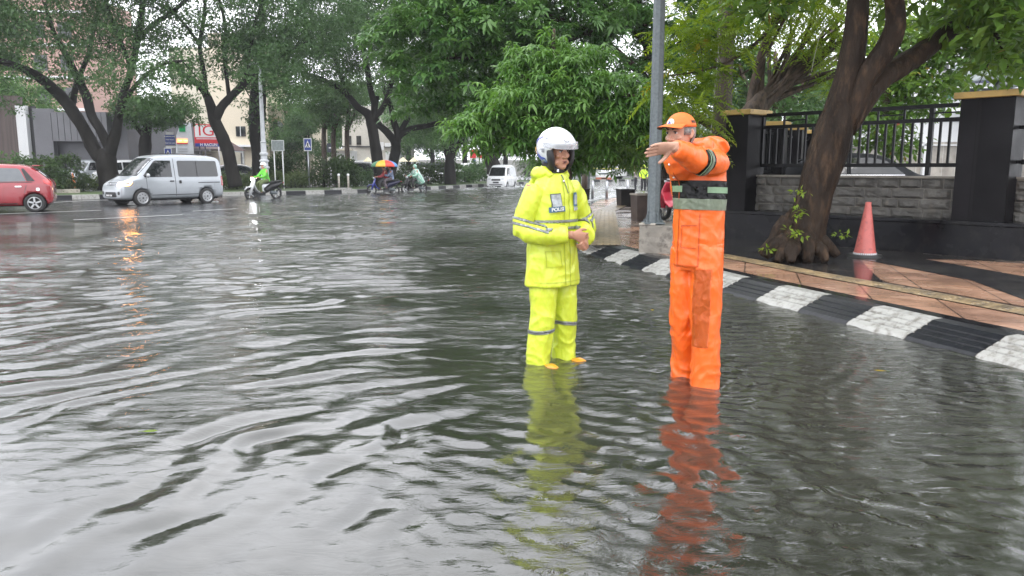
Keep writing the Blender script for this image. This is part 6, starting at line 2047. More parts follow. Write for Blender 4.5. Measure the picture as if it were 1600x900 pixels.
def wheel(parent, x, y, r, w_, five=False):
    s = 1 if y > 0 else -1
    wo = BM()
    n = 36
    pr = [(r * .66, -w_ / 2), (r * .93, -w_ / 2), (r, -w_ * .36), (r, w_ * .36), (r * .93, w_ / 2), (r * .66, w_ / 2), (r * .62, 0)]
    rg = []
    for (rr, yy) in pr:
        rg.append([wo.verts.new((rr * math.cos(2 * math.pi * k / n), yy, rr * math.sin(2 * math.pi * k / n))) for k in range(n)])
    for i in range(len(rg)):
        A, B = rg[i], rg[(i + 1) % len(rg)]
        for k in range(n): wo.faces.new((A[k], A[(k + 1) % n], B[(k + 1) % n], B[k]))
    bmesh.ops.recalc_face_normals(wo, faces=wo.faces)
    w0 = mob('wheel', wo, M['tyre'], parent, smooth=True, loc=(x, y, r))
    b = BM()
    cyl(b, (0, s * w_ * .12, 0), r * .66, w_ * .5, n, 'Y')
    mob('rim_well', b, M['under'], w0)
    b = BM()
    fr = [(r * .67, s * w_ * .50), (r * .64, s * w_ * .53), (r * .58, s * w_ * .42)]
    rr_ = [[b.verts.new((a * math.cos(2 * math.pi * k / n), y_, a * math.sin(2 * math.pi * k / n))) for k in range(n)] for a, y_ in fr]
    for A, B in zip(rr_, rr_[1:]):
        for k in range(n): b.faces.new((A[k], A[(k + 1) % n], B[(k + 1) % n], B[k]))
    if five:
        for k in range(5):
            a = 2 * math.pi * k / 5 + .3
            box(b, (math.cos(a) * r * .34, s * w_ * .47, math.sin(a) * r * .34), (r * .56, w_ * .16, r * .17), rot=Matrix.Rotation(-a, 3, 'Y'))
        cyl(b, (0, s * w_ * .48, 0), r * .15, w_ * .2, 20, 'Y')
    else:
        cyl(b, (0, s * w_ * .38, 0), r * .58, w_ * .1, n, 'Y'); cyl(b, (0, s * w_ * .46, 0), r * .30, w_ * .2, 20, 'Y')
    bmesh.ops.recalc_face_normals(b, faces=b.faces)
    mob('rim', b, M['rim_steel'], w0)
    if not five:
        for k in range(8):
            a = 2 * math.pi * k / 8
            b = BM(); cyl(b, (math.cos(a) * r * .44, s * w_ * .435, math.sin(a) * r * .44), r * .055, .012, 8, 'Y'); mob('rim_hole', b, M['under'], w0)
    b = BM(); cyl(b, (0, s * w_ * .57, 0), r * .10, .02, 12, 'Y'); mob('hub_cap', b, M['black_plastic'], w0)
    return w0


def vehicle(name, label, cat, loc, heading, st, paint, wx, wr, side, front, back, group=None, arch=None, five=False, wy=None, sub=2):
    """side: list of (name, poly, mat, off); same on both sides. front/back: list of (name, poly, mat, off)"""
    rz = math.atan2(heading[1], heading[0])
    t = thing(name, label, cat, loc, rz, group)
    me = carbody(st, sub)
    hw = max(s[1] for s in st)
    me = cut_arches(me, wx, arch or wr * 1.14, wr * 1.02, hw)
    bv = bvh_of(me)
    mob('body', me, paint, t, smooth=True)
    b = BM()
    xa, xb = st[0][0] + .2, st[-1][0] - .2
    box(b, ((xa + xb) / 2, 0, wr * 1.0), (xb - xa, hw * 1.5, wr * .7))
    mob('underbody', b, M['under'], t)
    for s, ax in ((1, 'L'), (-1, 'R')):
        for (nm, poly, mt, off) in side:
            mob(nm, decal(bv, poly, ax, off), mt, t, smooth=False)
        for x in wx:
            w0 = wheel(t, x, s * ((wy or hw - .10)), wr, wr * .66, five)
    for (nm, poly, mt, off) in front: mob(nm, decal(bv, poly, 'F', off, res=.1), mt, t)
    for (nm, poly, mt, off) in back: mob(nm, decal(bv, poly, 'B', off, res=.1), mt, t)
    return t, bv


def mirrors(t, x, y, z, mat, s_=1.0):
    for s in (-1, 1):
        b = BM(); ball(b, (x, s * (y + .12 * s_), z), (.06 * s_, .10 * s_, .085 * s_), 14)
        tube(b, [(x, s * y, z - .05), (x, s * (y + .1), z - .03)], .02, 6)
        mob('mirror', b, mat, t, smooth=True)


G = M['glass_dark']
SEAM = M['black_plastic']
SILVER = pm('silver_paint', (.36, .385, .41), .28, met=.35, var=.03, coat=.8)
# silver minivan. x: rear .. front
st = [(-2.08, .70, .42, .95, 1.10, .62), (-2.06, .80, .28, 1.02, 1.74, .66), (-1.95, .83, .25, 1.03, 1.88, .67), (-1.2, .84, .24, 1.03, 1.93, .68), (-.2, .84, .24, 1.03, 1.94, .68), (.62, .84, .24, 1.03, 1.90, .66), (.85, .84, .24, 1.03, 1.82, .645), (1.42, .83, .24, 1.04, 1.20, .70), (1.55, .83, .24, 1.02, 1.10, .71), (1.95, .80, .24, .88, .93, .66), (2.06, .74, .28, .70, .78, .56), (2.10, .62, .32, .55, .60, .45)]
side = [('front_window', [(.10, 1.08), (1.18, 1.08), (1.22, 1.14), (.76, 1.66), (.68, 1.70), (.10, 1.70)], G, .006), ('side_window', rrect(-1.86, -.16, 1.08, 1.70, .06, .03), G, .006),
        ('door_seam', [(-.02, .36), (0, .36), (0, 1.78), (-.02, 1.78)], SEAM, .003), ('door_seam', [(1.12, .62), (1.135, .62), (1.135, 1.06), (1.12, 1.06)], SEAM, .003), ('sliding_rail', rrect(-1.9, -.95, .84, .87, .01), SEAM, .003),
        ('sill_line', rrect(-.95, .95, .40, .425, .01), SEAM, .003), ('window_divider', [(-.95, 1.09), (-.92, 1.09), (-.92, 1.69), (-.95, 1.69)], SEAM, .009), ('door_handle', rrect(.06, .22, .90, .945, .02), SEAM, .03), ('door_handle', rrect(-.24, -.16, .83, .95, .02), SEAM, .03),
        ('fuel_flap', rrect(-1.85, -1.65, .66, .82, .02), SILVER, .007), ('tail_lamp', rrect(-2.05, -1.97, .72, 1.1, .02), M['tail_red'], .01)]
front = [('windscreen', [(-.70, 1.12), (.70, 1.12), (.64, 1.76), (.55, 1.79), (-.55, 1.79), (-.64, 1.76)], G, .007), ('grille', rrect(-.34, .34, .74, .92, .04), SILVER, .012), ('bumper_grille', rrect(-.42, .42, .36, .54, .05, .04, -.04), M['black_plastic'], .012),
         ('number_plate', rrect(-.22, .22, .36, .46, .01), M['plate'], .03), ('fog_lamp', rrect(.52, .64, .44, .56, .05), M['black_plastic'], .012), ('fog_lamp', rrect(-.64, -.52, .44, .56, .05), M['black_plastic'], .012),
         ('headlamp', rrect(-.78, -.42, .78, .93, .03, 0, 0), M['headlamp'], .012), ('headlamp', rrect(.40, .60, .76, .91, .03), LIT, .012), ('indicator', rrect(.61, .80, .78, .93, .03), LIT_A, .012)]
for k in range(3): front.append(('grille_bar', rrect(-.32, .32, .765 + k * .05, .78 + k * .05, .005), SEAM, .018))
van, bv = vehicle('minivan', 'silver minivan with one amber indicator lit, passing in front of the forked trees', 'minivan', (-13.62, 30.35, -.01), (-.60, -.80), st, SILVER, (-1.30, 1.33), .315, side, front, [('rear_window', rrect(-.6, .6, 1.1, 1.7, .05), G, .006), ('tail_lamp', rrect(.66, .76, .7, 1.1, .02), M['tail_red'], .008), ('tail_lamp', rrect(-.76, -.66, .7, 1.1, .02), M['tail_red'], .008), ('number_plate', rrect(-.25, .25, .7, .85, .01), M['plate'], .01)])
mirrors(van, 1.1, .78, 1.14, SILVER)
textpart(van, 'H 8741 GW', .085, (2.165, 0, .41), M['white_paint'], .002, name='plate_lettering', rz=R(90))
b = BM(); ball(b, (2.08, 0, .83), (.012, .05, .035), 10); mob('badge', b, M['chrome'], van)
for y in (-.5, .5):
    b = BM(); tube(b, [(-1.8, y, 1.955), (.4, y, 1.965)], .012, 6); mob('roof_gutter', b, SEAM, van)
for s in (-.3, .3):
    b = BM(); tube(b, [(1.50, s, 1.12), (1.22, s + .42, 1.42)], .012, 5); mob('wiper', b, SEAM, van)

# red hatchback
RED = pm('red_paint', (.27, .016, .024), .22, var=.06, coat=1)
st = [(-1.90, .60, .42, .72, .80, .50), (-1.86, .74, .30, .86, .98, .58), (-1.72, .80, .22, .92, 1.12, .60), (-1.38, .83, .20, .94, 1.42, .60), (-1.15, .835, .19, .94, 1.50, .61), (-.4, .84, .19, .93, 1.54, .62), (.3, .84, .19, .92, 1.48, .61), (.55, .84, .19, .92, 1.38, .60), (1.05, .83, .19, .91, 1.02, .66), (1.2, .82, .19, .88, .95, .68), (1.6, .78, .22, .74, .80, .62), (1.78, .66, .28, .58, .64, .5)]
side = [('rear_window', [(-1.18, .98), (-.32, .97), (-.32, 1.40), (-.95, 1.38), (-1.02, 1.34)], pm('window_grey', (.10, .11, .12), .08, spec=.8), .006), ('front_window', [(-.22, .97), (.86, .97), (.50, 1.30), (.30, 1.38), (-.22, 1.40)], G, .006),
        ('window_pillar', [(-1.42, .98), (-1.2, .98), (-1.06, 1.36), (-1.12, 1.39)], SEAM, .005), ('door_seam', [(-.28, .30), (-.265, .30), (-.265, 1.42), (-.28, 1.42)], SEAM, .003), ('door_seam', [(-1.12, .62), (-1.105, .62), (-1.20, .96), (-1.215, .96)], SEAM, .003), ('door_seam', [(.75, .3), (.765, .3), (.9, .95), (.885, .95)], SEAM, .003),
        ('door_handle', rrect(-1.05, -.87, .80, .84, .018), M['chrome'], .03), ('door_handle', rrect(-.12, .08, .78, .82, .018), M['chrome'], .03), ('sticker', rrect(-1.53, -1.43, .68, .78, .03), M['chrome'], .005), ('tail_lamp', [(-1.84, .82), (-1.66, .92), (-1.62, 1.02), (-1.74, 1.04)], M['tail_red'], .012),
        ('sill_line', rrect(-.9, .8, .27, .30, .01), SEAM, .004), ('window_line', rrect(-1.35, .9, .945, .96, .005), SEAM, .008)]
back = [('rear_glass', [(-.52, 1.06), (.52, 1.06), (.46, 1.36), (-.46, 1.36)], G, .006), ('tail_lamp', rrect(.5, .7, .82, 1.0, .03), M['tail_red'], .01), ('tail_lamp', rrect(-.7, -.5, .82, 1.0, .03), M['tail_red'], .01), ('number_plate', rrect(-.24, .24, .62, .74, .01), M['plate'], .01)]
front = [('windscreen', [(-.62, .98), (.62, .98), (.52, 1.34), (-.52, 1.34)], G, .007), ('grille', rrect(-.4, .4, .45, .6, .04), SEAM, .01), ('headlamp', rrect(.45, .68, .62, .74, .03), M['headlamp'], .01), ('headlamp', rrect(-.68, -.45, .62, .74, .03), M['headlamp'], .01)]
car, bv = vehicle('hatchback', 'red hatchback with five-spoke wheels leaving the frame at the left edge', 'car', (-16.72, 24.62, .015), (-.90, -.44), st, RED, (-1.36, 1.14), .295, side, front, back, five=True)
b = BM(); box(b, (-1.46, 0, 1.47), (.22, 1.05, .035), bev=.01); mob('spoiler', b, RED, car)
b = BM(); tube(b, [(-1.05, .45, 1.52), (-1.2, .45, 1.78)], .006, 5); mob('aerial', b, SEAM, car)
mirrors(car, .72, .80, 1.0, RED, .8)

# white microvan in the flood
st = [(-1.85, .60, .35, .9, 1.05, .55), (-1.83, .72, .25, .95, 1.65, .58), (-1.7, .75, .22, .96, 1.82, .60), (-.4, .76, .22, .96, 1.88, .62), (.75, .76, .22, .96, 1.84, .60), (.98, .76, .22, .96, 1.74, .585), (1.5, .75, .22, .98, 1.08, .66), (1.72, .74, .24, .80, .90, .62), (1.82, .66, .28, .62, .70, .5)]
side = [('front_window', [(.25, 1.02), (1.2, 1.02), (.88, 1.6), (.25, 1.6)], G, .006), ('side_panel', rrect(-1.6, .1, 1.04, 1.62, .05), pm('white_panel', (.62, .64, .66), .3), .005), ('door_seam', [(.16, .3), (.175, .3), (.175, 1.7), (.16, 1.7)], SEAM, .003), ('door_handle', rrect(.25, .38, .88, .92, .01), SEAM, .02)]
front = [('windscreen', [(-.62, 1.04), (.62, 1.04), (.54, 1.66), (-.54, 1.66)], G, .007), ('grille', rrect(-.34, .34, .70, .82, .03), SEAM, .012), ('bumper_slot', rrect(-.5, .5, .40, .45, .02), SEAM, .012), ('number_plate', rrect(-.22, .22, .52, .63, .01), M['plate'], .02), ('headlamp', rrect(.4, .66, .76, .88, .03), M['headlamp'], .012), ('headlamp', rrect(-.66, -.4, .76, .88, .03), M['headlamp'], .012), ('bumper_slot', rrect(-.4, .4, .28, .34, .02), SEAM, .012)]
back = [('rear_window', rrect(-.5, .5, 1.1, 1.6, .05), G, .006)]
mv, bv = vehicle('microvan', 'white microvan pushing through the flood beyond the bright green crown', 'van', (-.75, 58.4, -.22), (-.24, -.97), st, M['white_paint'], (-1.15, 1.2), .30, side, front, back)
mirrors(mv, 1.15, .7, 1.08, M['white_paint'], .8)
for s in (-.25, .25):
    b = BM(); tube(b, [(1.5, s, 1.06), (1.25, s + .3, 1.35)], .012, 5); mob('wiper', b, SEAM, mv)

# white box truck
st = [(.7, .85, .5, 1.3, 2.35, .80), (.75, .90, .45, 1.32, 2.42, .82), (1.6, .92, .42, 1.32, 2.42, .82), (2.2, .92, .42, 1.34, 2.36, .80), (2.55, .92, .42, 1.36, 1.75, .82), (2.68, .90, .45, 1.2, 1.32, .80), (2.72, .84, .5, .9, 1.0, .76)]
side = [('side_window', [(1.35, 1.45), (2.35, 1.45), (2.1, 2.15), (1.35, 2.15)], G, .006), ('door_seam', [(1.22, .6), (1.24, .6), (1.24, 2.2), (1.22, 2.2)], SEAM, .003), ('door_handle', rrect(1.3, 1.5, 1.2, 1.25, .01), SEAM, .02)]
front = [('windscreen', [(-.76, 1.48), (.76, 1.48), (.68, 2.15), (-.68, 2.15)], G, .007), ('grille', rrect(-.5, .5, 1.02, 1.18, .03), M['galv'], .012), ('bumper', rrect(-.84, .84, .50, .72, .04), pm('truck_bumper', (.5, .16, .1), .4), .02), ('headlamp', rrect(.55, .82, .8, .98, .03), M['headlamp'], .015), ('headlamp', rrect(-.82, -.55, .8, .98, .03), M['headlamp'], .015), ('number_plate', rrect(-.24, .24, .55, .68, .01), M['plate'], .03)]
tk, bv = vehicle('box_truck', 'white box truck coming across the far junction between the posts', 'truck', (10.6, 84.0, -.3), (-.36, -.93), st, M['white_paint'], (1.55,), .40, side, front, [], arch=.46, sub=1)
b = BM(); box(b, (-1.55, 0, 1.95), (4.3, 1.95, 2.3), bev=.03); mob('cargo_box', b, M['white_paint'], tk)
b = BM(); box(b, (-1.5, 0, .62), (4.2, .8, .3)); mob('chassis', b, M['under'], tk)
for s in (-1, 1):
    wheel(tk, -2.3, s * .75, .40, .26)
b = BM(); box(b, (1.5, 0, 2.62), (1.2, 1.5, .42), bev=.12); mob('wind_deflector', b, M['white_paint'], tk)
mirrors(tk, 2.4, .9, 1.7, SEAM)

# parked cars beyond the verge: one builder, different paints and places
WST = [(-2.15, .66, .42, .90, 1.0, .55), (-2.12, .82, .30, 1.0, 1.45, .62), (-2.0, .86, .24, 1.02, 1.60, .66), (-1.0, .88, .22, 1.02, 1.70, .68), (.2, .88, .22, 1.01, 1.69, .68), (.6, .88, .22, 1.0, 1.60, .66), (1.15, .87, .22, 1.0, 1.12, .72), (1.4, .86, .22, .97, 1.05, .74), (1.95, .83, .26, .85, .92, .68), (2.15, .72, .32, .66, .74, .56)]
SST = [(-2.2, .66, .42, .80, .92, .58), (-2.15, .82, .30, .92, 1.02, .66), (-1.6, .86, .22, .95, 1.06, .66), (-1.15, .87, .20, .95, 1.34, .62), (-.5, .87, .20, .94, 1.45, .62), (.3, .87, .20, .93, 1.42, .62), (.6, .87, .20, .93, 1.34, .61), (1.1, .86, .20, .92, 1.0, .70), (1.3, .85, .2, .90, .95, .72), (1.95, .82, .25, .78, .84, .66), (2.2, .70, .32, .6, .68, .54)]
wside = [('side_window', [(-1.9, 1.06), (-.72, 1.06), (-.72, 1.54), (-1.75, 1.52)], G, .006), ('side_window', rrect(-.64, .1, 1.06, 1.54, .04), G, .006), ('side_window', [(.18, 1.06), (.98, 1.06), (.58, 1.50), (.18, 1.53)], G, .006), ('door_seam', [(-.69, .35), (-.68, .35), (-.68, 1.55), (-.69, 1.55)], SEAM, .003), ('door_seam', [(.13, .35), (.14, .35), (.14, 1.55), (.13, 1.55)], SEAM, .003), ('tail_lamp', rrect(-2.12, -1.92, .80, 1.05, .03), M['tail_red'], .012)]
wback = [('rear_window', rrect(-.62, .62, 1.08, 1.44, .05), G, .006), ('tail_lamp', rrect(.58, .82, .78, 1.04, .03), M['tail_red'], .01), ('tail_lamp', rrect(-.82, -.58, .78, 1.04, .03), M['tail_red'], .01), ('number_plate', rrect(-.25, .25, .7, .82, .01), M['plate'], .012)]
wfront = [('windscreen', [(-.68, 1.08), (.68, 1.08), (.6, 1.52), (-.6, 1.52)], G, .007), ('grille', rrect(-.45, .45, .6, .76, .04), SEAM, .012), ('headlamp', rrect(.48, .76, .68, .82, .03), M['headlamp'], .012), ('headlamp', rrect(-.76, -.48, .68, .82, .03), M['headlamp'], .012), ('number_plate', rrect(-.24, .24, .46, .57, .01), M['plate'], .02), ('bumper_slot', rrect(-.5, .5, .33, .43, .02), SEAM, .01)]
sside = [('side_window', [(-1.05, 1.0), (-.3, .99), (-.3, 1.32), (-.85, 1.29)], G, .006), ('side_window', [(-.22, .99), (.85, .98), (.5, 1.26), (.2, 1.33), (-.22, 1.33)], G, .006), ('door_seam', [(-.27, .3), (-.26, .3), (-.26, 1.33), (-.27, 1.33)], SEAM, .003), ('door_seam', [(.8, .3), (.81, .3), (.86, .96), (.85, .96)], SEAM, .003), ('chrome_line', rrect(-1.1, .85, .955, .97, .006), M['chrome'], .008)]
sfront = [('windscreen', [(-.64, 1.0), (.64, 1.0), (.55, 1.32), (-.55, 1.32)], G, .007), ('grille', rrect(-.4, .4, .55, .68, .04), SEAM, .012), ('headlamp', rrect(.48, .76, .62, .74, .03), M['headlamp'], .012), ('headlamp', rrect(-.76, -.48, .62, .74, .03), M['headlamp'], .012)]
sback = [('rear_window', rrect(-.55, .55, 1.08, 1.28, .05), G, .006), ('tail_lamp', rrect(.5, .78, .72, .86, .03), M['tail_red'], .01), ('tail_lamp', rrect(-.78, -.5, .72, .86, .03), M['tail_red'], .01)]
DARK = pm('dark_paint', (.02, .022, .026), .15, coat=1, var=.1)
PG = 'cars parked on the service road'
vehicle('parked_car', 'dark wagon with a pale roof and red tail lamps parked left of the rainbow umbrella', 'car', (WX(567, 61), 61, .215), (.80, .60), WST, DARK, (-1.35, 1.38), .33, wside, wfront, wback, PG)
vehicle('parked_car', 'low black car parked behind the curved trunk and the green rider', 'car', (WX(376, 49), 49, .215), (.93, .37), SST, DARK, (-1.35, 1.38), .31, sside, sfront, sback, PG)
vehicle('parked_car', 'white car parked between the forked tree and the silver van windscreen', 'car', (WX(196, 49), 49, .215), (-.7, -.7), WST, M['white_paint'], (-1.35, 1.38), .33, wside, wfront, wback, PG)
vehicle('parked_car', 'grey car nosing out behind the fork of the left tree', 'car', (WX(143, 48), 48, .215), (-.10, -.99), WST, SILVER, (-1.35, 1.38), .33, wside, wfront, wback, PG)
vehicle('parked_car', 'white car roof showing over the bushes left of the microvan', 'car', (WX(728, 82), 82, .215), (-.75, -.65), WST, M['white_paint'], (-1.35, 1.38), .33, wside, wfront, wback, PG)
vehicle('parked_car', 'white car half hidden by bushes right of the poncho rider', 'car', (WX(655, 68), 68, .0), (-.9, -.4), SST, M['white_paint'], (-1.35, 1.38), .31, sside, sfront, sback, PG)
vehicle('parked_car', 'dark saloon parked in the compound behind the black iron fence', 'car', (WX(1330, 17.4), 17.4, .30), (.97, -.24), SST, pm('dark_paint_matt', (.012, .013, .016), .5, spec=.12), (-1.35, 1.38), .31, sside, sfront, sback, None)
vehicle('distant_car', 'far pale car with lamps on seen between the galvanised pole and the orange jacket', 'car', (WX(1046, 76), 76, -.15), (-.4, -.9), WST, M['white_paint'], (-1.35, 1.38), .33, wside, [f if f[0] != 'headlamp' else (f[0], f[1], LIT, f[3]) for f in wfront], wback, None)


# ---------------------------------------------------------------- scooters
def scooter(label, loc, heading, c1, c2, lamp_on=False, group='scooters', name='scooter'):
    rz = math.atan2(heading[1], heading[0])
    t = thing(name, label, 'scooter', loc, rz, group)
    for x in (-.62, .66):
        b = BM()
        n = 24
        rg = []
        for (rr, yy) in ((.20, -.045), (.26, -.045), (.285, 0), (.26, .045), (.20, .045)):
            rg.append([b.verts.new((rr * math.cos(2 * math.pi * k / n), yy, rr * math.sin(2 * math.pi * k / n))) for k in range(n)])
        for i in range(len(rg)):
            A, B = rg[i], rg[(i + 1) % len(rg)]
            for k in range(n): b.faces.new((A[k], A[(k + 1) % n], B[(k + 1) % n], B[k]))
        bmesh.ops.recalc_face_normals(b, faces=b.faces)
        w0 = mob('wheel', b, M['tyre'], t, smooth=True, loc=(x, 0, .285))
        b = BM(); cyl(b, (0, 0, 0), .05, .12, 14, 'Y')
        for k in range(5):
            a = 2 * math.pi * k / 5; box(b, (math.cos(a) * .12, 0, math.sin(a) * .12), (.18, .03, .025), rot=Matrix.Rotation(-a, 3, 'Y'))
        mob('rim', b, M['rim_steel'], w0)
    b = BM()
    tube(b, [(.66, .0, .30), (.60, 0, .52), (.52, 0, .72), (.44, 0, .93)], [(.05, .10), (.07, .17), (.07, .19), (.05, .13)], 12, side=(1, 0, 0))
    tube(b, [(.52, 0, .70), (.40, 0, .45), (.22, 0, .33)], [(.05, .19), (.05, .17), (.05, .14)], 12, side=(0, 0, 1))
    mob('front_shield', fuse(b, .016, 3), c1, t, smooth=True)
    b = BM(); tube(b, [(.93, 0, .46), (.80, 0, .58), (.62, 0, .60), (.42, 0, .50)], [(.015, .05), (.025, .08), (.025, .08), (.015, .05)], 10, side=(0, 0, 1)); mob('front_mudguard', b, c1, t, smooth=True)
    b = BM(); tube(b, [(.30, 0, .33), (.0, 0, .31), (-.20, 0, .36)], [(.03, .16)] * 3, 10, side=(0, 0, 1)); mob('footboard', b, M['black_plastic'], t, smooth=True)
    b = BM(); tube(b, [(-.08, 0, .42), (-.35, 0, .58), (-.65, 0, .68), (-.95, 0, .78)], [(.12, .12), (.15, .17), (.12, .16), (.03, .07)], 14, side=(0, 0, 1)); mob('rear_body', fuse(b, .016, 3), c2, t, smooth=True)
    b = BM(); tube(b, [(.02, 0, .74), (-.2, 0, .77), (-.5, 0, .81), (-.86, 0, .87)], [(.03, .10), (.05, .14), (.05, .14), (.03, .10)], 12, side=(0, 0, 1)); mob('seat', b, M['black_plastic'], t, smooth=True)
    b = BM(); tube(b, [(-.45, -.12, .32), (-.7, -.17, .36), (-.98, -.17, .44)], [.04, .055, .05], 10); mob('exhaust', b, M['black_plastic'], t, smooth=True)
    b = BM(); tube(b, [(-.30, .02, .34), (-.62, .09, .29)], [(.10, .05), (.06, .04)], 10, side=(0, 0, 1)); mob('engine', b, M['galv'], t, smooth=True)
    b = BM(); tube(b, [(.40, -.34, 1.0), (.44, -.15, .99), (.45, 0, .97), (.44, .15, .99), (.40, .34, 1.0)], .016, 8); mob('handlebar', b, SEAM, t, smooth=True)
    for s in (-1, 1):
        b = BM(); tube(b, [(.43, s * .22, 1.0), (.42, s * .27, 1.16)], .007, 5); ball(b, (.42, s * .29, 1.2), (.012, .06, .04), 10); mob('mirror', b, SEAM, t, smooth=True)
    b = BM(); ball(b, (.53, 0, .95), (.06, .11, .06), 14); mob('headlamp', b, LIT2 if lamp_on else M['headlamp'], t, smooth=True)
    b = BM(); ball(b, (-.98, 0, .76), (.03, .07, .035), 10); mob('tail_lamp', b, M['tail_red'], t, smooth=True)
    b = BM(); tube(b, [(.66, .06, .30), (.55, .06, .62)], .018, 6); tube(b, [(.66, -.06, .30), (.55, -.06, .62)], .018, 6); mob('fork', b, M['galv'], t)
    b = BM(); box(b, (-.99, 0, .60), (.012, .22, .11)); mob('number_plate', b, M['plate'], t)
    return t


LIT2 = pm('scooter_lamp_lit', (.9, .9, .9), .2, emit=(.95, .97, 1.0), es=60)
blue_p = pm('blue_paint', (.02, .03, .22), .25, coat=1)
scooter('silver and black scooter with its headlamp lit, ridden by the person in green', (WX(415, 35.4), 35.4, -.03), (-.70, -.71), pm('silver_sc', (.45, .46, .47), .3, coat=.6), M['black_plastic'], True)
scooter('blue scooter in the flood under the rainbow umbrella', (WX(601, 43.3), 43.3, -.10), (-.96, -.28), blue_p, pm('blue_dark', (.02, .02, .05), .3))
scooter('dark scooter carrying the rider in the green and white poncho', (WX(649, 45.4), 45.4, -.08), (-.75, -.66), M['black_plastic'], M['black_plastic'])
scooter('red and black scooter parked between the galvanised pole and the orange man', (3.95, 18.2, .15), (-.35, .94), pm('red_sc', (.5, .02, .05), .3, coat=.6), pm('red_sc2', (.45, .02, .04), .3, coat=.6))
scooter('small dark scooter far across the junction beside the person in yellow', (8.95, 50.6, -.1), (-.1, -.99), M['black_plastic'], M['black_plastic'])
# splash crests round wheels in the flood
M['foam'] = pm('foam', (.6, .62, .62), .5, var=.2, vs=8)


def splash(px, D, w_, h, lab, seed, dp=.5):
    t = thing('water_splash', lab, 'splash', (WX(px, D), D, 0), 0, 'splashes thrown up by the traffic')
    b = BM(); rs = random.Random(seed)
    for i in range(int(w_ * 40)):
        x = rs.uniform(-w_ / 2, w_ / 2); y = rs.uniform(-dp / 2, dp / 2)
        hh = h * rs.random() ** 1.6 * (1 - abs(2 * x / w_) ** 2)
        s = rs.uniform(.012, .045)
        ball(b, (x, y, hh * rs.random()), (s * 1.8, s, s * rs.uniform(.5, 1.2)), 6)
    mob('spray', b, M['foam'], t, smooth=True)
    t['kind'] = 'stuff'


splash(806, 57.3, 3.2, .22, 'white wash thrown up beside the microvan', 1, .8)
splash(775, 56.0, 2.0, .12, 'low bow wave in front of the microvan', 2)
splash(326, 31.9, .9, .10, 'small splash at the rear wheel of the silver van', 3)
# ---------------------------------------------------------------- people
def add_head(b, M_):
    """head in its own frame: origin between the ears, -Y is the face"""
    q = BM()
    prof_ = [(-.122, .020, .018, -.062), (-.112, .034, .034, -.052), (-.095, .046, .052, -.036), (-.07, .056, .068, -.022), (-.04, .064, .080, -.010), (-.01, .070, .089, -.003), (.02, .074, .094, 0), (.05, .076, .096, .004), (.08, .070, .088, .006), (.102, .054, .068, .006), (.116, .030, .040, .006), (.122, .008, .012, .006)]
    rg = []
    n = 28
    for z, rx, ry, yo in prof_:
        rg.append([q.verts.new((rx * math.copysign(abs(math.cos(2 * math.pi * k / n)) ** .9, math.cos(2 * math.pi * k / n)), yo + ry * math.sin(2 * math.pi * k / n), z)) for k in range(n)])
    for A, B in zip(rg, rg[1:]):
        for k in range(n): q.faces.new((A[k], A[(k + 1) % n], B[(k + 1) % n], B[k]))
    q.faces.new(list(reversed(rg[0]))); q.faces.new(rg[-1])
    tube(q, [(0, -.086, .018), (0, -.098, -.008), (0, -.113, -.034), (0, -.100, -.044)], [.007, .009, .0125, .008], 10)
    for s in (-1, 1):
        ball(q, (s * .012, -.099, -.037), (.010, .010, .008), 10)
        tube(q, [(s * .012, -.088, .026), (s * .032, -.086, .031), (s * .052, -.070, .024)], [.007, .008, .006], 8)
        ball(q, (s * .040, -.066, -.026), (.022, .020, .018), 12)
        ball(q, (s * .050, -.045, -.075), (.018, .03, .022), 12)
        # ears
        tube(q, [(s * .073, .008, .018), (s * .083, .016, .024), (s * .086, .024, .004), (s * .080, .014, -.022), (s * .073, .004, -.028)], [.006, .007, .007, .007, .006], 8)
        ball(q, (s * .075, .012, -.004), (.006, .014, .022), 10)
    ball(q, (0, -.086, -.066), (.026, .011, .007), 12)
    ball(q, (0, -.084, -.076), (.022, .011, .008), 12)
    ball(q, (0, -.078, -.102), (.020, .014, .014), 12)
    tube(q, [(0, .012, -.22), (0, .010, -.12), (0, .010, -.04)], [.060, .055, .05], 16)
    for v in q.verts: v.co = M_ @ v.co
    me = bpy.data.meshes.new('h'); q.to_mesh(me); q.free(); b.from_mesh(me)


def add_hand(b, o, d, thumb, curl=(.5, .5, .5, .5), s=1.0, spread=.0, thumb_out=.8, right=False):
    """o wrist, d direction of the fingers, thumb: direction of the thumb side"""
    d = Vector(d).normalized(); th = Vector(thumb); th = (th - d * th.dot(d)).normalized()
    up = th.cross(d).normalized() * (-1 if right else 1)
    return _hand(b, Vector(o), d, th, up, curl, s, spread, thumb_out)


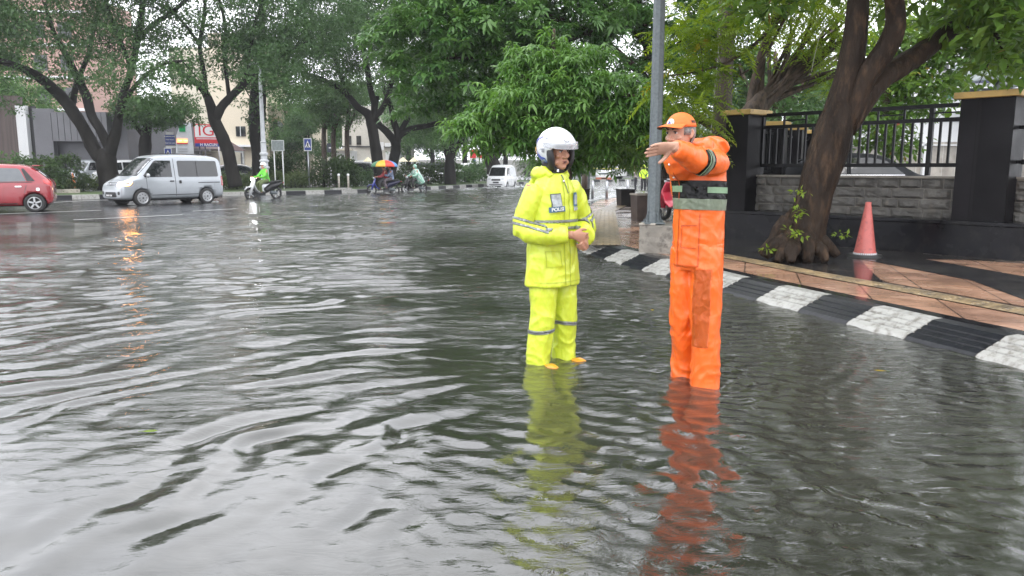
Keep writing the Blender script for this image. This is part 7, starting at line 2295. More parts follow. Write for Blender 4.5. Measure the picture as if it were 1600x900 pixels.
def _hand(b, o, d, th, up, curl, s, spread, thumb_out):
    """fingers curl towards -up"""
    P = lambda x, y, z: o + d * (x * s) + th * (y * s) + up * (z * s)
    tube(b, [P(-.03, 0, 0), P(.01, 0, 0), P(.05, .002, 0), P(.088, .0, .0), P(.094, 0, 0)], [(.026 * s, .020 * s), (.030 * s, .018 * s), (.040 * s, .016 * s), (.040 * s, .013 * s), (.034 * s, .008 * s)], 14, side=th)
    for i, (y, L, r) in enumerate(((.030, .070, .0092), (.010, .078, .0095), (-.011, .072, .0090), (-.031, .056, .0082))):
        a = 0.0
        p = P(.080, y, 0)
        pts = [p]; sp = (y / .03) * spread
        for j, f in enumerate((.42, .32, .26)):
            a += curl[i] * (1.0, 1.1, .8)[j]
            v = d * math.cos(a) + up * (-math.sin(a)) + th * sp
            p = p + v.normalized() * (L * f * s * 1.05)
            pts.append(p)
        tube(b, pts, [r * s, r * s * .98, r * s * .9, r * s * .72], 10)
        ball(b, pts[-1], r * s * .74, 8)
        ball(b, pts[1], r * s * 1.04, 8)
    p0 = P(.018, .022, -.004)
    p1 = p0 + (d * .6 + th * thumb_out - up * .25).normalized() * .036 * s
    p2 = p1 + (d * .85 + th * thumb_out * .5 - up * .35).normalized() * .030 * s
    p3 = p2 + (d * 1.0 + th * thumb_out * .25 - up * .4).normalized() * .024 * s
    tube(b, [p0, p1, p2, p3], [.016 * s, .0125 * s, .0108 * s, .0085 * s], 10)
    ball(b, p3, .0088 * s, 8)


def wrinkle(me, amp, seed, folds=()):
    """crumple a cloth mesh along its normals; folds: (centre, axis, radius, wavelength, amp)"""
    n = len(me.vertices)
    co = np.empty(n * 3, np.float32); me.vertices.foreach_get('co', co); co = co.reshape(-1, 3)
    no = np.array([v.normal[:] for v in me.vertices])
    out = np.zeros(n)
    for i in range(n):
        p = Vector(co[i])
        q = Vector((p.x * 7 + seed, p.y * 7, p.z * 3.0))
        wv = noise.noise(p * 2.5 + Vector((seed, 3, 1)))
        r1 = 1 - abs(noise.noise(q + Vector((wv, wv, wv)) * 1.3)) * 2.6
        q2 = Vector((p.x * 15, p.y * 15 + seed, p.z * 8))
        r2 = 1 - abs(noise.noise(q2 + Vector((wv, 0, wv)) * 2)) * 2.4
        out[i] = amp * (r1 * .75 + r2 * .4)
        for (c, ax, rad, lam, a) in folds:
            v = p - c
            d2 = v.length
            if d2 < rad * 2.2:
                k = math.exp(-(d2 / rad) ** 2)
                h = v.dot(ax)
                out[i] += a * .75 * k * (1 - 2 * abs(math.sin(math.pi * (h / (lam * 1.5)) + 5.0 * noise.noise(p * 5 + Vector((seed, 0, 0)))))) * (.45 + .9 * abs(noise.noise(p * 6 + Vector((0, seed, 0)))) * 2)
    co += no * out[:, None]
    me.vertices.foreach_set('co', co.ravel())
    me.update()
    return me


def peel(me, tests, off=.003):
    """band lifted off a cloth mesh: planes cut crisp edges. tests: list of (co, no, lo, hi) slabs; extra(face centre)->bool"""
    b = BM(); b.from_mesh(me)
    slabs, extra = tests
    for (c, nrm, lo, hi) in slabs:
        nrm = Vector(nrm).normalized(); c = Vector(c)
        for h in (lo, hi):
            bmesh.ops.bisect_plane(b, geom=b.verts[:] + b.edges[:] + b.faces[:], plane_co=c + nrm * h, plane_no=nrm)
        dele = [f for f in b.faces if not (lo - 1e-5 <= (f.calc_center_median() - c).dot(nrm) <= hi + 1e-5)]
        bmesh.ops.delete(b, geom=dele, context='FACES')
    if extra:
        dele = [f for f in b.faces if not extra(f.calc_center_median(), f.normal)]
        bmesh.ops.delete(b, geom=dele, context='FACES')
    b.normal_update()
    for v in b.verts: v.co += v.normal * off
    r = bmesh.ops.extrude_face_region(b, geom=b.faces[:])
    for e in r['geom']:
        if isinstance(e, bmesh.types.BMVert): pass
    return b


def peelobj(name, me, slabs, extra, mat, parent, off=.003):
    b = peel(me, (slabs, extra), off)
    if len(b.faces) == 0:
        b.free(); return None
    return mob(name, b, mat, parent, smooth=True)


def cloth(b, voxel, smooth, amp, seed, folds=()):
    me = fuse(b, voxel, smooth)
    return wrinkle(me, amp, seed, folds)


def headframe(c, yaw, pitch=0.0, roll=0.0):
    return Matrix.Translation(c) @ Matrix.Rotation(yaw, 4, 'Z') @ Matrix.Rotation(pitch, 4, 'X') @ Matrix.Rotation(roll, 4, 'Y')


def face_parts(t, Hm, brow=True, look=0.0):
    for s in (-1, 1):
        b = BM(); ball(b, (s * .031, -.079, .004), (.0125, .0105, .0075), 14)
        for v in b.verts: v.co = Hm @ v.co
        e = mob('eye', b, M['eye_white'], t, smooth=True)
        b = BM(); ball(b, (s * .031 + look, -.0885, .004), (.0058, .0025, .0060), 12)
        for v in b.verts: v.co = Hm @ v.co
        mob('iris', b, M['iris'], e, smooth=True)
        b = BM(); tube(b, [(s * .018, -.0895, .0115), (s * .031, -.0905, .0125), (s * .044, -.083, .009)], [.0028, .0034, .0022], 6)
        for v in b.verts: v.co = Hm @ v.co
        mob('eyelid', b, M['hair'], e, smooth=True)
        if brow:
            b = BM(); tube(b, [(s * .014, -.095, .026), (s * .032, -.0955, .033), (s * .051, -.080, .028)], [(.005, .0025), (.005, .0025), (.003, .002)], 8, side=(0, 0, 1))
            for v in b.verts: v.co = Hm @ v.co
            mob('eyebrow', b, M['hair'], t, smooth=True)
    b = BM(); ball(b, (0, -.0905, -.0645), (.023, .0075, .0045), 12); ball(b, (0, -.0885, -.0765), (.020, .0075, .0062), 12)
    for v in b.verts: v.co = Hm @ v.co
    m = mob('lips', b, M['lip'], t, smooth=True)
    b = BM(); ball(b, (0, -.0955, -.0700), (.017, .003, .0022), 10)
    for v in b.verts: v.co = Hm @ v.co
    mob('mouth_line', b, M['iris'], m, smooth=True)


def limb(b, pts, rad, n=14, side=None):
    P = catmull([list(p) for p in pts], 3)
    k = np.linspace(0, 1, len(pts)); kk = np.linspace(0, 1, len(P))
    ra = np.array([r if isinstance(r, (tuple, list)) else (r, r) for r in rad])
    tube(b, [tuple(p) for p in P], [(float(np.interp(q, k, ra[:, 0])), float(np.interp(q, k, ra[:, 1]))) for q in kk], n, side=side)


PVC_Y = pm('pvc_yellow', (.56, .66, .045), .34, var=.05, vs=3, bump=.004, bs=14, coat=.15)
PVC_O = pm('pvc_orange', (.80, .13, .012), .36, var=.05, vs=3, bump=.004, bs=16, coat=.15)
PVC_OT = pm('pvc_orange_worn', (.75, .16, .028), .34, var=.06, vs=6, bump=.004, bs=30, coat=.15)
BAND = pm('reflective_band', (.42, .44, .44), .3, var=.1, vs=30, met=.25)
BAND_E = pm('band_edge', (.17, .17, .19), .4)
BAND_G = pm('band_pale_green', (.42, .62, .40), .3, var=.1, vs=8)
BAND_S = pm('band_silver_green', (.35, .41, .30), .34, var=.15, vs=12, bump=.003, bs=30)
PVC_K = pm('pvc_black', (.012, .012, .013), .22, var=.2, bump=.006, bs=24)

for m_ in (PVC_Y, PVC_O): crease(m_, 7.5, .012)
crease(PVC_OT, 10, .012); crease(PVC_K, 12, .012); crease(BAND_S, 12, .006)

# ---- the policeman in yellow -------------------------------------------------
YP = Vector((.295, 5.60, 0)); YA = R(40)
pol = thing('person', 'person in yellow raincoat and trousers with a white helmet, hands clasped at the waist', 'person', (YP.x, YP.y, -.12), YA)
dz = .12   # local z = water z + .12
Z = lambda x, y, z: Vector((x, y, z + dz))
headc = Z(0, -.035, 1.535)
Hm = headframe(headc, R(-2), R(4), R(-3))
elR, elL = Z(-.255, .03, .985), Z(.305, -.01, 1.0)
wrR, wrL = Z(-.055, -.27, .955), Z(.085, -.25, .925)
b = BM()
limb(b, [Z(0, 0, .80), Z(0, 0, .95), Z(0, .0, 1.15), Z(0, .0, 1.29), Z(0, 0, 1.36)], [(.15, .10), (.14, .09), (.16, .10), (.15, .09), (.07, .06)], side=(1, 0, 0))
for s in (-1, 1):
    limb(b, [Z(s * .09, 0, .84), Z(s * .10, -.02, .40), Z(s * .11, 0, .02), Z(s * .11, .0, -.06)], [.085, .058, .045, .04])
    limb(b, [Z(s * .11, .04, -.08), Z(s * .115, -.06, -.085), Z(s * .12, -.17, -.095)], [(.04, .035), (.045, .03), (.03, .02)], side=(1, 0, 0))
for sh, el, wr in ((Z(-.185, 0, 1.29), elR, wrR), (Z(.185, 0, 1.29), elL, wrL)):
    limb(b, [sh, el, wr], [.052, .042, .027])
add_head(b, Hm)
# right hand folded over the left
add_hand(b, wrR, (.80, -.42, -.22), (.35, -.3, .85), (.55, .62, .68, .72), .98, thumb_out=.55, right=True)
add_hand(b, wrL, (-.52, -.62, -.40), (-.5, .15, .85), (.75, .8, .8, .8), .98, thumb_out=.5)
mob('body', fuse(b, .0048, 2, .4), M['skin'], pol, smooth=True)
face_parts(pol, Hm, look=-.001)
# jacket
b = BM()
limb(b, [Z(0, 0, .572), Z(0, 0, .60), Z(0, 0, .76), Z(0, 0, .95), Z(0, 0, 1.12), Z(0, .0, 1.25), Z(0, .005, 1.325), Z(0, .01, 1.372)], [(.232, .165), (.230, .163), (.216, .152), (.200, .142), (.204, .142), (.190, .132), (.130, .112), (.088, .095)], 28, side=(1, 0, 0))
limb(b, [Z(-.155, .0, 1.275), Z(-.205, .01, 1.18), elR, Z(-.165, -.13, .955), wrR + (elR - wrR).normalized() * .035], [.076, .076, .074, .070, .060], 18)
limb(b, [Z(.165, .0, 1.275), Z(.235, .005, 1.18), elL, Z(.21, -.12, .955), wrL + (elL - wrL).normalized() * .035], [.085, .088, .088, .080, .068], 18)
# flat lying hood and collar
limb(b, [Z(-.09, -.02, 1.375), Z(-.10, .06, 1.385), Z(0, .125, 1.37), Z(.10, .06, 1.385), Z(.09, -.02, 1.375)], [.030, .042, .052, .042, .030], 12)
limb(b, [Z(-.075, -.07, 1.36), Z(-.085, .0, 1.405), Z(0, .07, 1.415), Z(.085, .0, 1.405), Z(.075, -.07, 1.36)], [.02, .026, .026, .026, .02], 10)
limb(b, [Z(0, .11, 1.36), Z(0, .15, 1.28), Z(0, .145, 1.18)], [(.09, .03), (.11, .03), (.05, .02)], 12, side=(1, 0, 0))
vx = lambda a: Vector(a).normalized()
jk = cloth(b, .0085, 3, .0068, 3.1, [(elR, vx((1, -1, .6)), .11, .05, .008), (elL, vx((-1, -1, .6)), .11, .05, .008), (Z(-.1, -.14, 1.18), vx((.8, 0, .6)), .14, .08, .006), (Z(.17, 0, 1.2), vx((.7, 0, .7)), .12, .06, .006), (Z(0, -.15, .75), vx((.5, 0, .9)), .2, .12, .004), (Z(-.19, -.12, .96), vx((1, -1, 0)), .09, .045, .006)])
jo = mob('jacket', jk, PVC_Y, pol, smooth=True)
torso = lambda c, n: abs(c.x) < .215 and (c - elR).length > .10 and (c - elL).length > .10 and not (c.y < -.20)
# reflective bands: two on the torso, two round each sleeve
for (za, zb) in ((1.035, 1.051), (.985, 1.001)):
    peelobj('torso_band_edge', jk, [(Z(0, 0, 0), (.0, .0, 1), za - .002, zb + .002)], torso, BAND_E, jo, .0035)
    peelobj('torso_band', jk, [(Z(0, 0, 0), (0, 0, 1), za, zb)], torso, BAND, jo, .006)
for s, el, sh in ((-1, elR, Z(-.165, 0, 1.275)), (1, elL, Z(.165, 0, 1.275))):
    ax = (sh - el).normalized()
    near = lambda c, n, e=el, s_=s: s_ * c.x > .20 and (c - e).length < .22
    for lo in (.018, .055):
        peelobj('sleeve_band_edge', jk, [(el, ax, lo - .002, lo + .016)], near, BAND_E, jo, .0035)
        peelobj('sleeve_band', jk, [(el, ax, lo, lo + .014)], near, BAND, jo, .006)
jb = bvh_of(jk)


def ondecal(poly, mat, name, parent, bvh=jb, off=.006, sub=.02, org=None, xd=None, zd=None, dirv=None):
    """flat outline pressed on a cloth mesh along dirv"""
    b = BM()
    f = b.faces.new([b.verts.new(org + xd * x + zd * z - dirv * .5) for x, z in poly])
    for axis in (xd, zd):
        v = [q.co.dot(axis) for q in b.verts]; lo, hi = min(v), max(v)
        n = int((hi - lo) / sub)
        for k in range(1, n + 1):
            bmesh.ops.bisect_plane(b, geom=b.verts[:] + b.edges[:] + b.faces[:], plane_co=axis * (lo + (hi - lo) * k / (n + 1)), plane_no=axis)
    bad = []
    for v in b.verts:
        h, nr, _, _ = bvh.ray_cast(v.co, dirv)
        if h is None: bad.append(v)
        else: v.co = h - dirv * off
    bmesh.ops.delete(b, geom=bad, context='VERTS')
    b.normal_update()
    for f in b.faces:
        if f.normal.dot(dirv) > 0: f.normal_flip()
    return mob(name, with_mods(b, [('SOLIDIFY', dict(thickness=.002, offset=1))]), mat, parent)


def ontext(s, size, mat, name, parent, bvh, org, xd, zd, dirv, off=.009, bold=.0):
    me = textmesh(s, size, bold, extr=.0006)
    # text mesh lies in XZ facing -Y
    for v in me.vertices:
        p = org + xd * v.co.x + zd * v.co.z
        h, nr, _, _ = bvh.ray_cast(p - dirv * .5, dirv)
        v.co = (h if h is not None else p) - dirv * (off - v.co.y * -1 * .5)
    return mob(name, me, mat, parent)


Xd, Zd, Dd_ = Vector((1, 0, 0)), Vector((0, 0, 1)), Vector((0, 1, 0))
tilt = lambda o_, pts, a: [(x * math.cos(a) - z * math.sin(a), x * math.sin(a) + z * math.cos(a)) for x, z in pts]
gy = pm('patch_grey', (.33, .37, .38), .4, var=.25, vs=40); bl_ = pm('patch_blue', (.05, .12, .20), .4, var=.1); dkp = pm('patch_edge', (.06, .07, .07), .4)
o1 = Z(-.085, 0, 1.165)
ondecal(tilt(0, [(-.042, -.02), (.042, -.02), (.036, .075), (-.036, .075)], R(4)), dkp, 'patch_edge', jo, org=o1, xd=Xd, zd=Zd, dirv=Dd_, off=.0075)
ondecal(tilt(0, [(-.036, -.016), (.036, -.016), (.031, .069), (-.031, .069)], R(4)), gy, 'chest_patch', jo, org=o1, xd=Xd, zd=Zd, dirv=Dd_, off=.0105)
ondecal(tilt(0, [(-.060, -.055), (.060, -.055), (.060, -.017), (-.060, -.017)], R(4)), bl_, 'name_strip', jo, org=o1, xd=Xd, zd=Zd, dirv=Dd_, off=.012)
xt = Vector((math.cos(R(4)), 0, math.sin(R(4)))); zt = Vector((-math.sin(R(4)), 0, math.cos(R(4))))
ontext('POLISI', .034, pm('letter_white', (.62, .66, .66), .4), 'lettering', jo, jb, o1 + zt * -.036, xt, zt, Dd_, .0165, .0012)
o2 = Z(.105, 0, 1.175)
ondecal([(-.03, -.03), (.03, -.03), (.028, .07), (-.028, .07)], bl_, 'chest_patch', jo, org=o2, xd=Xd, zd=Zd, dirv=Dd_, off=.008)
ondecal([(-.02, -.015), (.02, -.015), (.018, .055), (-.018, .055)], gy, 'chest_emblem', jo, org=o2, xd=Xd, zd=Zd, dirv=Dd_, off=.011)
ondecal([(-.032, -.058), (.032, -.058), (.032, -.034), (-.032, -.034)], gy, 'name_strip', jo, org=o2, xd=Xd, zd=Zd, dirv=Dd_, off=.010)
# front flap, zip and hem seam, pocket outline
seamY = pm('seam_yellow', (.36, .42, .02), .5)
for (poly, nm) in (([(.030, -.60), (.034, -.60), (.034, .16), (.030, .16)], 'placket_seam'), ([(-.020, -.60), (-.016, -.60), (-.016, .16), (-.020, .16)], 'placket_seam'), ([(-.215, -.572), (.215, -.572), (.215, -.569), (-.215, -.569)], 'hem_seam')):
    ondecal(poly, seamY, nm, jo, org=Z(0, 0, 1.18), xd=Xd, zd=Zd, dirv=Dd_, off=.0035)
for (x0_, z0_, x1_, z1_) in ((-.16, .72, -.05, .723), (-.16, .83, -.05, .833), (-.16, .72, -.157, .83), (-.053, .72, -.05, .83)):
    ondecal([(x0_, z0_), (x1_, z0_), (x1_, z1_), (x0_, z1_)], seamY, 'pocket_seam', jo, org=Z(0, 0, 0), xd=Xd, zd=Zd, dirv=Dd_, off=.0035)
ondecal([(-.004, .0), (.002, .0), (-.03, .13), (-.036, .13)], dkp, 'zip', jo, org=Z(0.02, 0, 1.24), xd=Xd, zd=Zd, dirv=Dd_, off=.005)
b = BM(); ball(b, Z(-.02, -.135, 1.325), (.010, .006, .010), 10); mob('collar_button', b, M['chrome'], jo, smooth=True)
# trousers
b = BM()
for s in (-1, 1):
    limb(b, [Z(s * .085, 0, .80), Z(s * .095, -.005, .60), Z(s * .105, -.02, .36), Z(s * .125, .0, .12), Z(s * .13, .0, -.07)], [(.105, .115), (.100, .108), (.088, .098), (.085, .092), (.086, .096)], 20, side=(1, 0, 0))
limb(b, [Z(0, 0, .88), Z(0, 0, .66)], [(.185, .13), (.15, .12)], 20, side=(1, 0, 0))
trs = cloth(b, .0085, 3, .0072, 9.4, [(Z(-.11, -.04, .38), vx((.3, 0, 1)), .14, .09, .007), (Z(.11, -.04, .36), vx((-.3, 0, 1)), .14, .09, .007), (Z(-.12, -.03, .06), vx((.5, 0, 1)), .12, .06, .008), (Z(.12, -.03, .06), vx((-.5, 0, 1)), .12, .06, .008)])
to = mob('trousers', trs, PVC_Y, pol, smooth=True)
for s, zc in ((-1, .235), (1, .265)):
    lg = lambda c, n, s_=s: s_ * c.x > .0
    sl = (0.12 * s, 0, 1)
    peelobj('leg_band', trs, [(Z(s * .12, 0, zc), sl, 0, .028)], lg, BAND, to, .005)
    peelobj('leg_band_line', trs, [(Z(s * .12, 0, zc), sl, .011, .017)], lg, BAND_E, to, .0075)
# boots breaking the surface
BOOT = pm('boot_orange', (.62, .27, .02), .3, var=.1, coat=.4)
for s in (-1, 1):
    b = BM()
    limb(b, [Z(s * .13, .05, -.075), Z(s * .135, -.06, -.05), Z(s * .14, -.155, -.030), Z(s * .145, -.215, -.035)], [(.045, .04), (.05, .045), (.050, .056), (.034, .040)], 14, side=(1, 0, 0))
    mob('boot', fuse(b, .009, 2), BOOT, pol, smooth=True)
# helmet
WH = pm('helmet_white', (.74, .76, .80), .14, var=.02, coat=1)
q = BM()
ball(q, (0, 0, 0), (.128, .156, .142), 48)
for v in q.verts:
    v.co.z += .030
    if v.co.z < .0: v.co.x *= 1 + v.co.z * .4
    v.co.y += .008
    if v.co.y < -.02 and v.co.z > .02:   # small peak over the brow
        v.co.y -= .018 * min(1, (-.02 - v.co.y) / .1) * max(0, 1 - abs(v.co.z - .06) / .10)
cutl = [f for f in q.faces if (lambda c: c.z < -.085 or (c.y < -.035 and c.z < .040 - .05 * max(0, (abs(c.x) - .10) / .03)) )(f.calc_center_median())]
bmesh.ops.delete(q, geom=cutl, context='FACES')
for v in q.verts: v.co = Hm @ v.co
hme = with_mods(q, [('SOLIDIFY', dict(thickness=.020, offset=-1)), ('SUBSURF', dict(levels=1, render_levels=1))])
he = mob('helmet', hme, WH, pol, smooth=True)
hb = bvh_of(hme)
BLUE = pm('helmet_blue', (.02, .06, .42), .2, coat=1); HY = pm('helmet_yellow', (.65, .36, .03), .2, coat=1); HG = pm('helmet_mark', (.25, .26, .28), .3)
Hx, Hy, Hz = (Hm.to_3x3() @ Vector(v) for v in ((1, 0, 0), (0, 1, 0), (0, 0, 1)))


def hdec(poly, mat, name, org, dirv, xd, zd, off=.004):
    return ondecal(poly, mat, name, he, bvh=hb, off=off, sub=.012, org=Hm @ Vector(org), xd=xd, zd=zd, dirv=dirv)


for s in (-1, 1):
    dv = (Hx * -s).normalized()
    hdec([(-.055, -.085), (.055, -.085), (.10, -.035), (.07, .0), (.0, -.035), (-.03, -.04)], BLUE, 'blue_flash', (s * .1, .03, 0), dv, Hy, Hz)
    hdec([(.05, -.02), (.10, -.03), (.12, .015), (.09, .03)], HY, 'yellow_flash', (s * .1, .03, 0), dv, Hy, Hz, .006)
    hdec([(.00, .115), (.05, .10), (.10, .055), (.094, .05), (.045, .088), (.0, .102)], pm('flash_lilac', (.2, .2, .62), .2, coat=1), 'crown_flash', (s * .1, .02, 0), dv, Hy, Hz)
    for (y_, z_, w_) in ((-.06, .098, .034), (-.075, .062, .055), (-.005, .020, .02)):
        hdec([(y_, z_), (y_ + w_, z_ - .004), (y_ + w_ * .6, z_ + .006)], HG, 'vent', (s * .1, .02, 0), dv, Hy, Hz, .003)
    hdec([(-.012, -.012), (.012, -.012), (.014, .014), (-.010, .016)], HG, 'visor_pivot', (s * .1, -.005, .012), dv, Hy, Hz, .006)
b = BM()
fc_ = Hm @ Vector((-.03, -.2, .118))
ring = [(math.cos(a) * .022, math.sin(a) * .016) for a in np.linspace(0, 2 * math.pi, 20)[:-1]]
dfw = (Hy * .86 - Hz * .5).normalized()
zfw = (Hz - dfw * Hz.dot(dfw)).normalized()
ondecal(ring, HG, 'crown_emblem', he, bvh=hb, off=.003, sub=.012, org=fc_, xd=Hx, zd=zfw, dirv=dfw)
ondecal([(x * .72, z * .72) for x, z in ring], WH, 'emblem_field', he, bvh=hb, off=.005, sub=.012, org=fc_, xd=Hx, zd=zfw, dirv=dfw)
ontext('PJ', .018, HG, 'emblem_letters', he, hb, fc_, Hx, zfw, dfw, .008)
# padding, rim and smoked visor raised to the brow
b = BM()
for s in (-1, 1):
    limb(b, [(s * .092, -.02, .045), (s * .098, -.045, -.01), (s * .090, -.048, -.065), (s * .078, -.03, -.105), (s * .06, .02, -.115)], [(.020, .03), (.022, .034), (.022, .034), (.020, .03), (.016, .02)], 12)
limb(b, [(-.09, -.06, .035), (-.06, -.105, .04), (0, -.122, .042), (.06, -.105, .04), (.09, -.06, .035)], [.010] * 5, 8)
limb(b, [(-.085, .02, -.09), (0, .10, -.10), (.085, .02, -.09)], [.026, .028, .026], 10)
for v in b.verts: v.co = Hm @ v.co
mob('helmet_padding', fuse(b, .006, 2), M['black_plastic'], he, smooth=True)
b = BM()
n = 26
rows_ = []
for j in range(7):
    row = []
    for i in range(n + 1):
        a = R(-84 + 168 * i / n)
        zz = .066 - .050 * j / 6 * (0.62 + .38 * math.cos(a)) + .004
        rr = 1 + .02 * j / 6
        row.append(b.verts.new((math.sin(a) * .136 * rr, .004 - math.cos(a) * .172 * rr, zz)))
    rows_.append(row)
for A, B in zip(rows_, rows_[1:]):
    for i in range(n): b.faces.new((A[i], A[i + 1], B[i + 1], B[i]))
for v in b.verts: v.co = Hm @ v.co
vis = bpy.data.materials.new('visor'); vis.use_nodes = True
vn = vis.node_tree; vb = vn.nodes['Principled BSDF']; vb.inputs['Base Color'].default_value = (.5, .52, .55, 1); vb.inputs['Roughness'].default_value = .06; vb.inputs['Alpha'].default_value = .42; vb.inputs['Specular IOR Level'].default_value = .9
mob('visor', with_mods(b, [('SOLIDIFY', dict(thickness=.0025))]), vis, he, smooth=True)
b = BM()
limb(b, [(-.085, -.02, -.09), (-.055, -.055, -.125), (0, -.062, -.142), (.055, -.055, -.125), (.085, -.02, -.09)], [(.010, .003)] * 5, 8, side=(0, 1, 0))
for v in b.verts: v.co = Hm @ v.co
cs = mob('chin_strap', b, M['black_plastic'], he, smooth=True)
b = BM(); box(b, Hm @ Vector((-.045, -.066, -.128)), (.016, .012, .02)); mob('buckle', b, M['chrome'], cs)
# dark scarf at the throat
b = BM(); limb(b, [Z(0, -.01, 1.345), Z(0, -.02, 1.40), Z(0, -.018, 1.44)], [(.072, .075), (.064, .066), (.060, .062)], 16, side=(1, 0, 0)); mob('collar_scarf', b, M['hair'], pol, smooth=True)

# ---- the man in orange -------------------------------------------------------
OP = Vector((1.218, 5.02, 0)); OA = R(-38)
org_ = thing('person', 'person in orange raincoat, orange cap and orange trousers, one arm raised pointing left', 'person', (OP.x, OP.y, -.12), OA)
inv = (Matrix.Translation((OP.x, OP.y, -.12)) @ Matrix.Rotation(OA, 4, 'Z')).inverted()
wv_ = lambda px, py, D: inv @ W(px, py, D)
headc = wv_(1063, 209, 4.95)
Hm = headframe(headc, R(-14), R(2), R(0))
shL = Z(.105, .0, 1.44)
elL = wv_(1088, 250, 4.73)
wrL = wv_(1051, 229, 4.60)
tipd = wv_(1008, 236, 4.56) - wrL
elR, wrR = Z(-.165, .10, 1.16), Z(-.12, .06, .95)
b = BM()
limb(b, [Z(0, 0, .88), Z(0, 0, 1.05), Z(0, .0, 1.25), Z(0, .0, 1.42), headc + Vector((0, .05, -.20))], [(.15, .10), (.14, .09), (.16, .10), (.15, .09), (.06, .06)], side=(1, 0, 0))
for s in (-1, 1):
    limb(b, [Z(s * .083, 0, .88), Z(s * .088, -.03 * s, .42), Z(s * .100, .03 - .06 * s, .10), Z(s * .104, .03 - .07 * s, -.06)], [.078, .055, .042, .04])
    limb(b, [Z(s * .10, .06 - .07 * s, -.08), Z(s * .105, -.04 - .07 * s, -.085), Z(s * .11, -.15 - .07 * s, -.095)], [(.04, .035), (.045, .03), (.03, .02)], side=(1, 0, 0))
limb(b, [shL, elL, wrL], [.055, .044, .028])
limb(b, [Z(-.17, 0, 1.42), elR, wrR], [.052, .042, .028])
add_head(b, Hm)
down = inv.to_3x3() @ Vector((.06, .55, -.8))
add_hand(b, wrL, tipd, down, (.06, .03, .05, .10), 1.08, .02, thumb_out=.95)
add_hand(b, wrR, (.05, 0, -1), (.0, -1, 0), (.4, .45, .5, .55), 1.0, right=True)
mob('body', fuse(b, .0048, 2, .4), M['skin_pale'], org_, smooth=True)
face_parts(org_, Hm, look=.002)
b = BM()
limb(b, [Z(0, 0, .786), Z(0, 0, .82), Z(0, 0, 1.0), Z(0, 0, 1.18), Z(0, 0, 1.32), Z(0, .01, 1.44), Z(0, .02, 1.51), Z(-.01, .0, 1.56)], [(.172, .135), (.172, .134), (.165, .128), (.166, .128), (.170, .130), (.158, .124), (.122, .11), (.085, .095)], 28, side=(1, 0, 0))
limb(b, [Z(.085, .02, 1.43), shL + Vector((.02, -.05, .01)), elL + (shL - elL) * .3, elL, elL + (wrL - elL) * .45, wrL + (elL - wrL) * .12], [.070, .078, .080, .078, .068, .048], 20)
limb(b, [Z(-.15, .0, 1.43), Z(-.165, .06, 1.31), elR, Z(-.145, .08, 1.05), wrR + Vector((0, 0, .03))], [.066, .064, .060, .055, .05], 16)
limb(b, [Z(-.10, .02, 1.52), Z(-.07, .10, 1.555), Z(.03, .13, 1.56), Z(.11, .06, 1.545)], [.045, .058, .060, .05], 12)
limb(b, [Z(-.08, -.05, 1.52), Z(.09, -.02, 1.55)], [.05, .05], 12)
limb(b, [Z(-.01, -.02, 1.44), Z(-.02, -.045, 1.50), Z(-.025, -.06, 1.545)], [(.12, .11), (.095, .09), (.082, .078)], 16, side=(1, 0, 0))
limb(b, [Z(-.02, -.03, 1.42), headc + Vector((0, .015, -.175)), headc + Vector((0, .005, -.125))], [(.13, .12), (.100, .105), (.088, .095)], 16, side=(1, 0, 0))
jk2 = cloth(b, .0085, 3, .0075, 21.7, [(elL, vx((1, 0, .2)), .12, .055, .009), (shL, vx((1, 0, .3)), .10, .05, .008), (Z(.05, -.12, 1.38), vx((.6, 0, .8)), .12, .06, .006), (Z(0, -.15, 1.2), vx((.1, 0, 1)), .12, .028, .004), (Z(0, -.15, .98), vx((.3, 0, 1)), .12, .05, .005), (elL + (wrL - elL) * .45, (wrL - elL).normalized(), .08, .04, .006)])
jo2 = mob('jacket', jk2, PVC_O, org_, smooth=True)
tors = lambda c, n: (c - elL).length > .17 and not (c.x < -.20)
peelobj('black_band', jk2, [(Z(0, 0, 0), (.0, .04, 1), 1.215, 1.335)], tors, PVC_K, jo2, .003)
peelobj('silver_band', jk2, [(Z(0, 0, 0), (.0, .04, 1), 1.150, 1.220)], tors, BAND_S, jo2, .0055)
peelobj('pale_band', jk2, [(Z(0, 0, 0), (.0, .04, 1), 1.262, 1.300), (Z(0, 0, 0), (1, 0, 0), -.19, -.06)], lambda c, n: tors(c, n) and n.y < .2, BAND_G, jo2, .0065)
peelobj('pale_band', jk2, [(Z(0, 0, 0), (.0, .04, 1), 1.258, 1.296), (Z(0, 0, 0), (1, 0, 0), .10, .30)], tors, BAND_G, jo2, .0065)
axs = (elL - shL).normalized()
for (lo, hi, m_, o_, nm) in ((-.10, .01, PVC_K, .003, 'sleeve_black_band'), (-.085, -.045, BAND_S, .006, 'sleeve_silver_band'), (-.03, -.012, BAND_G, .006, 'sleeve_pale_band')):
    peelobj(nm, jk2, [(elL, axs, lo, hi)], lambda c, n: (c - elL).length < .16 and c.z < elL.z + .06 and c.x > elL.x - .02, m_, jo2, o_)
jb2 = bvh_of(jk2)
seamO = pm('seam_orange', (.45, .06, .008), .5)
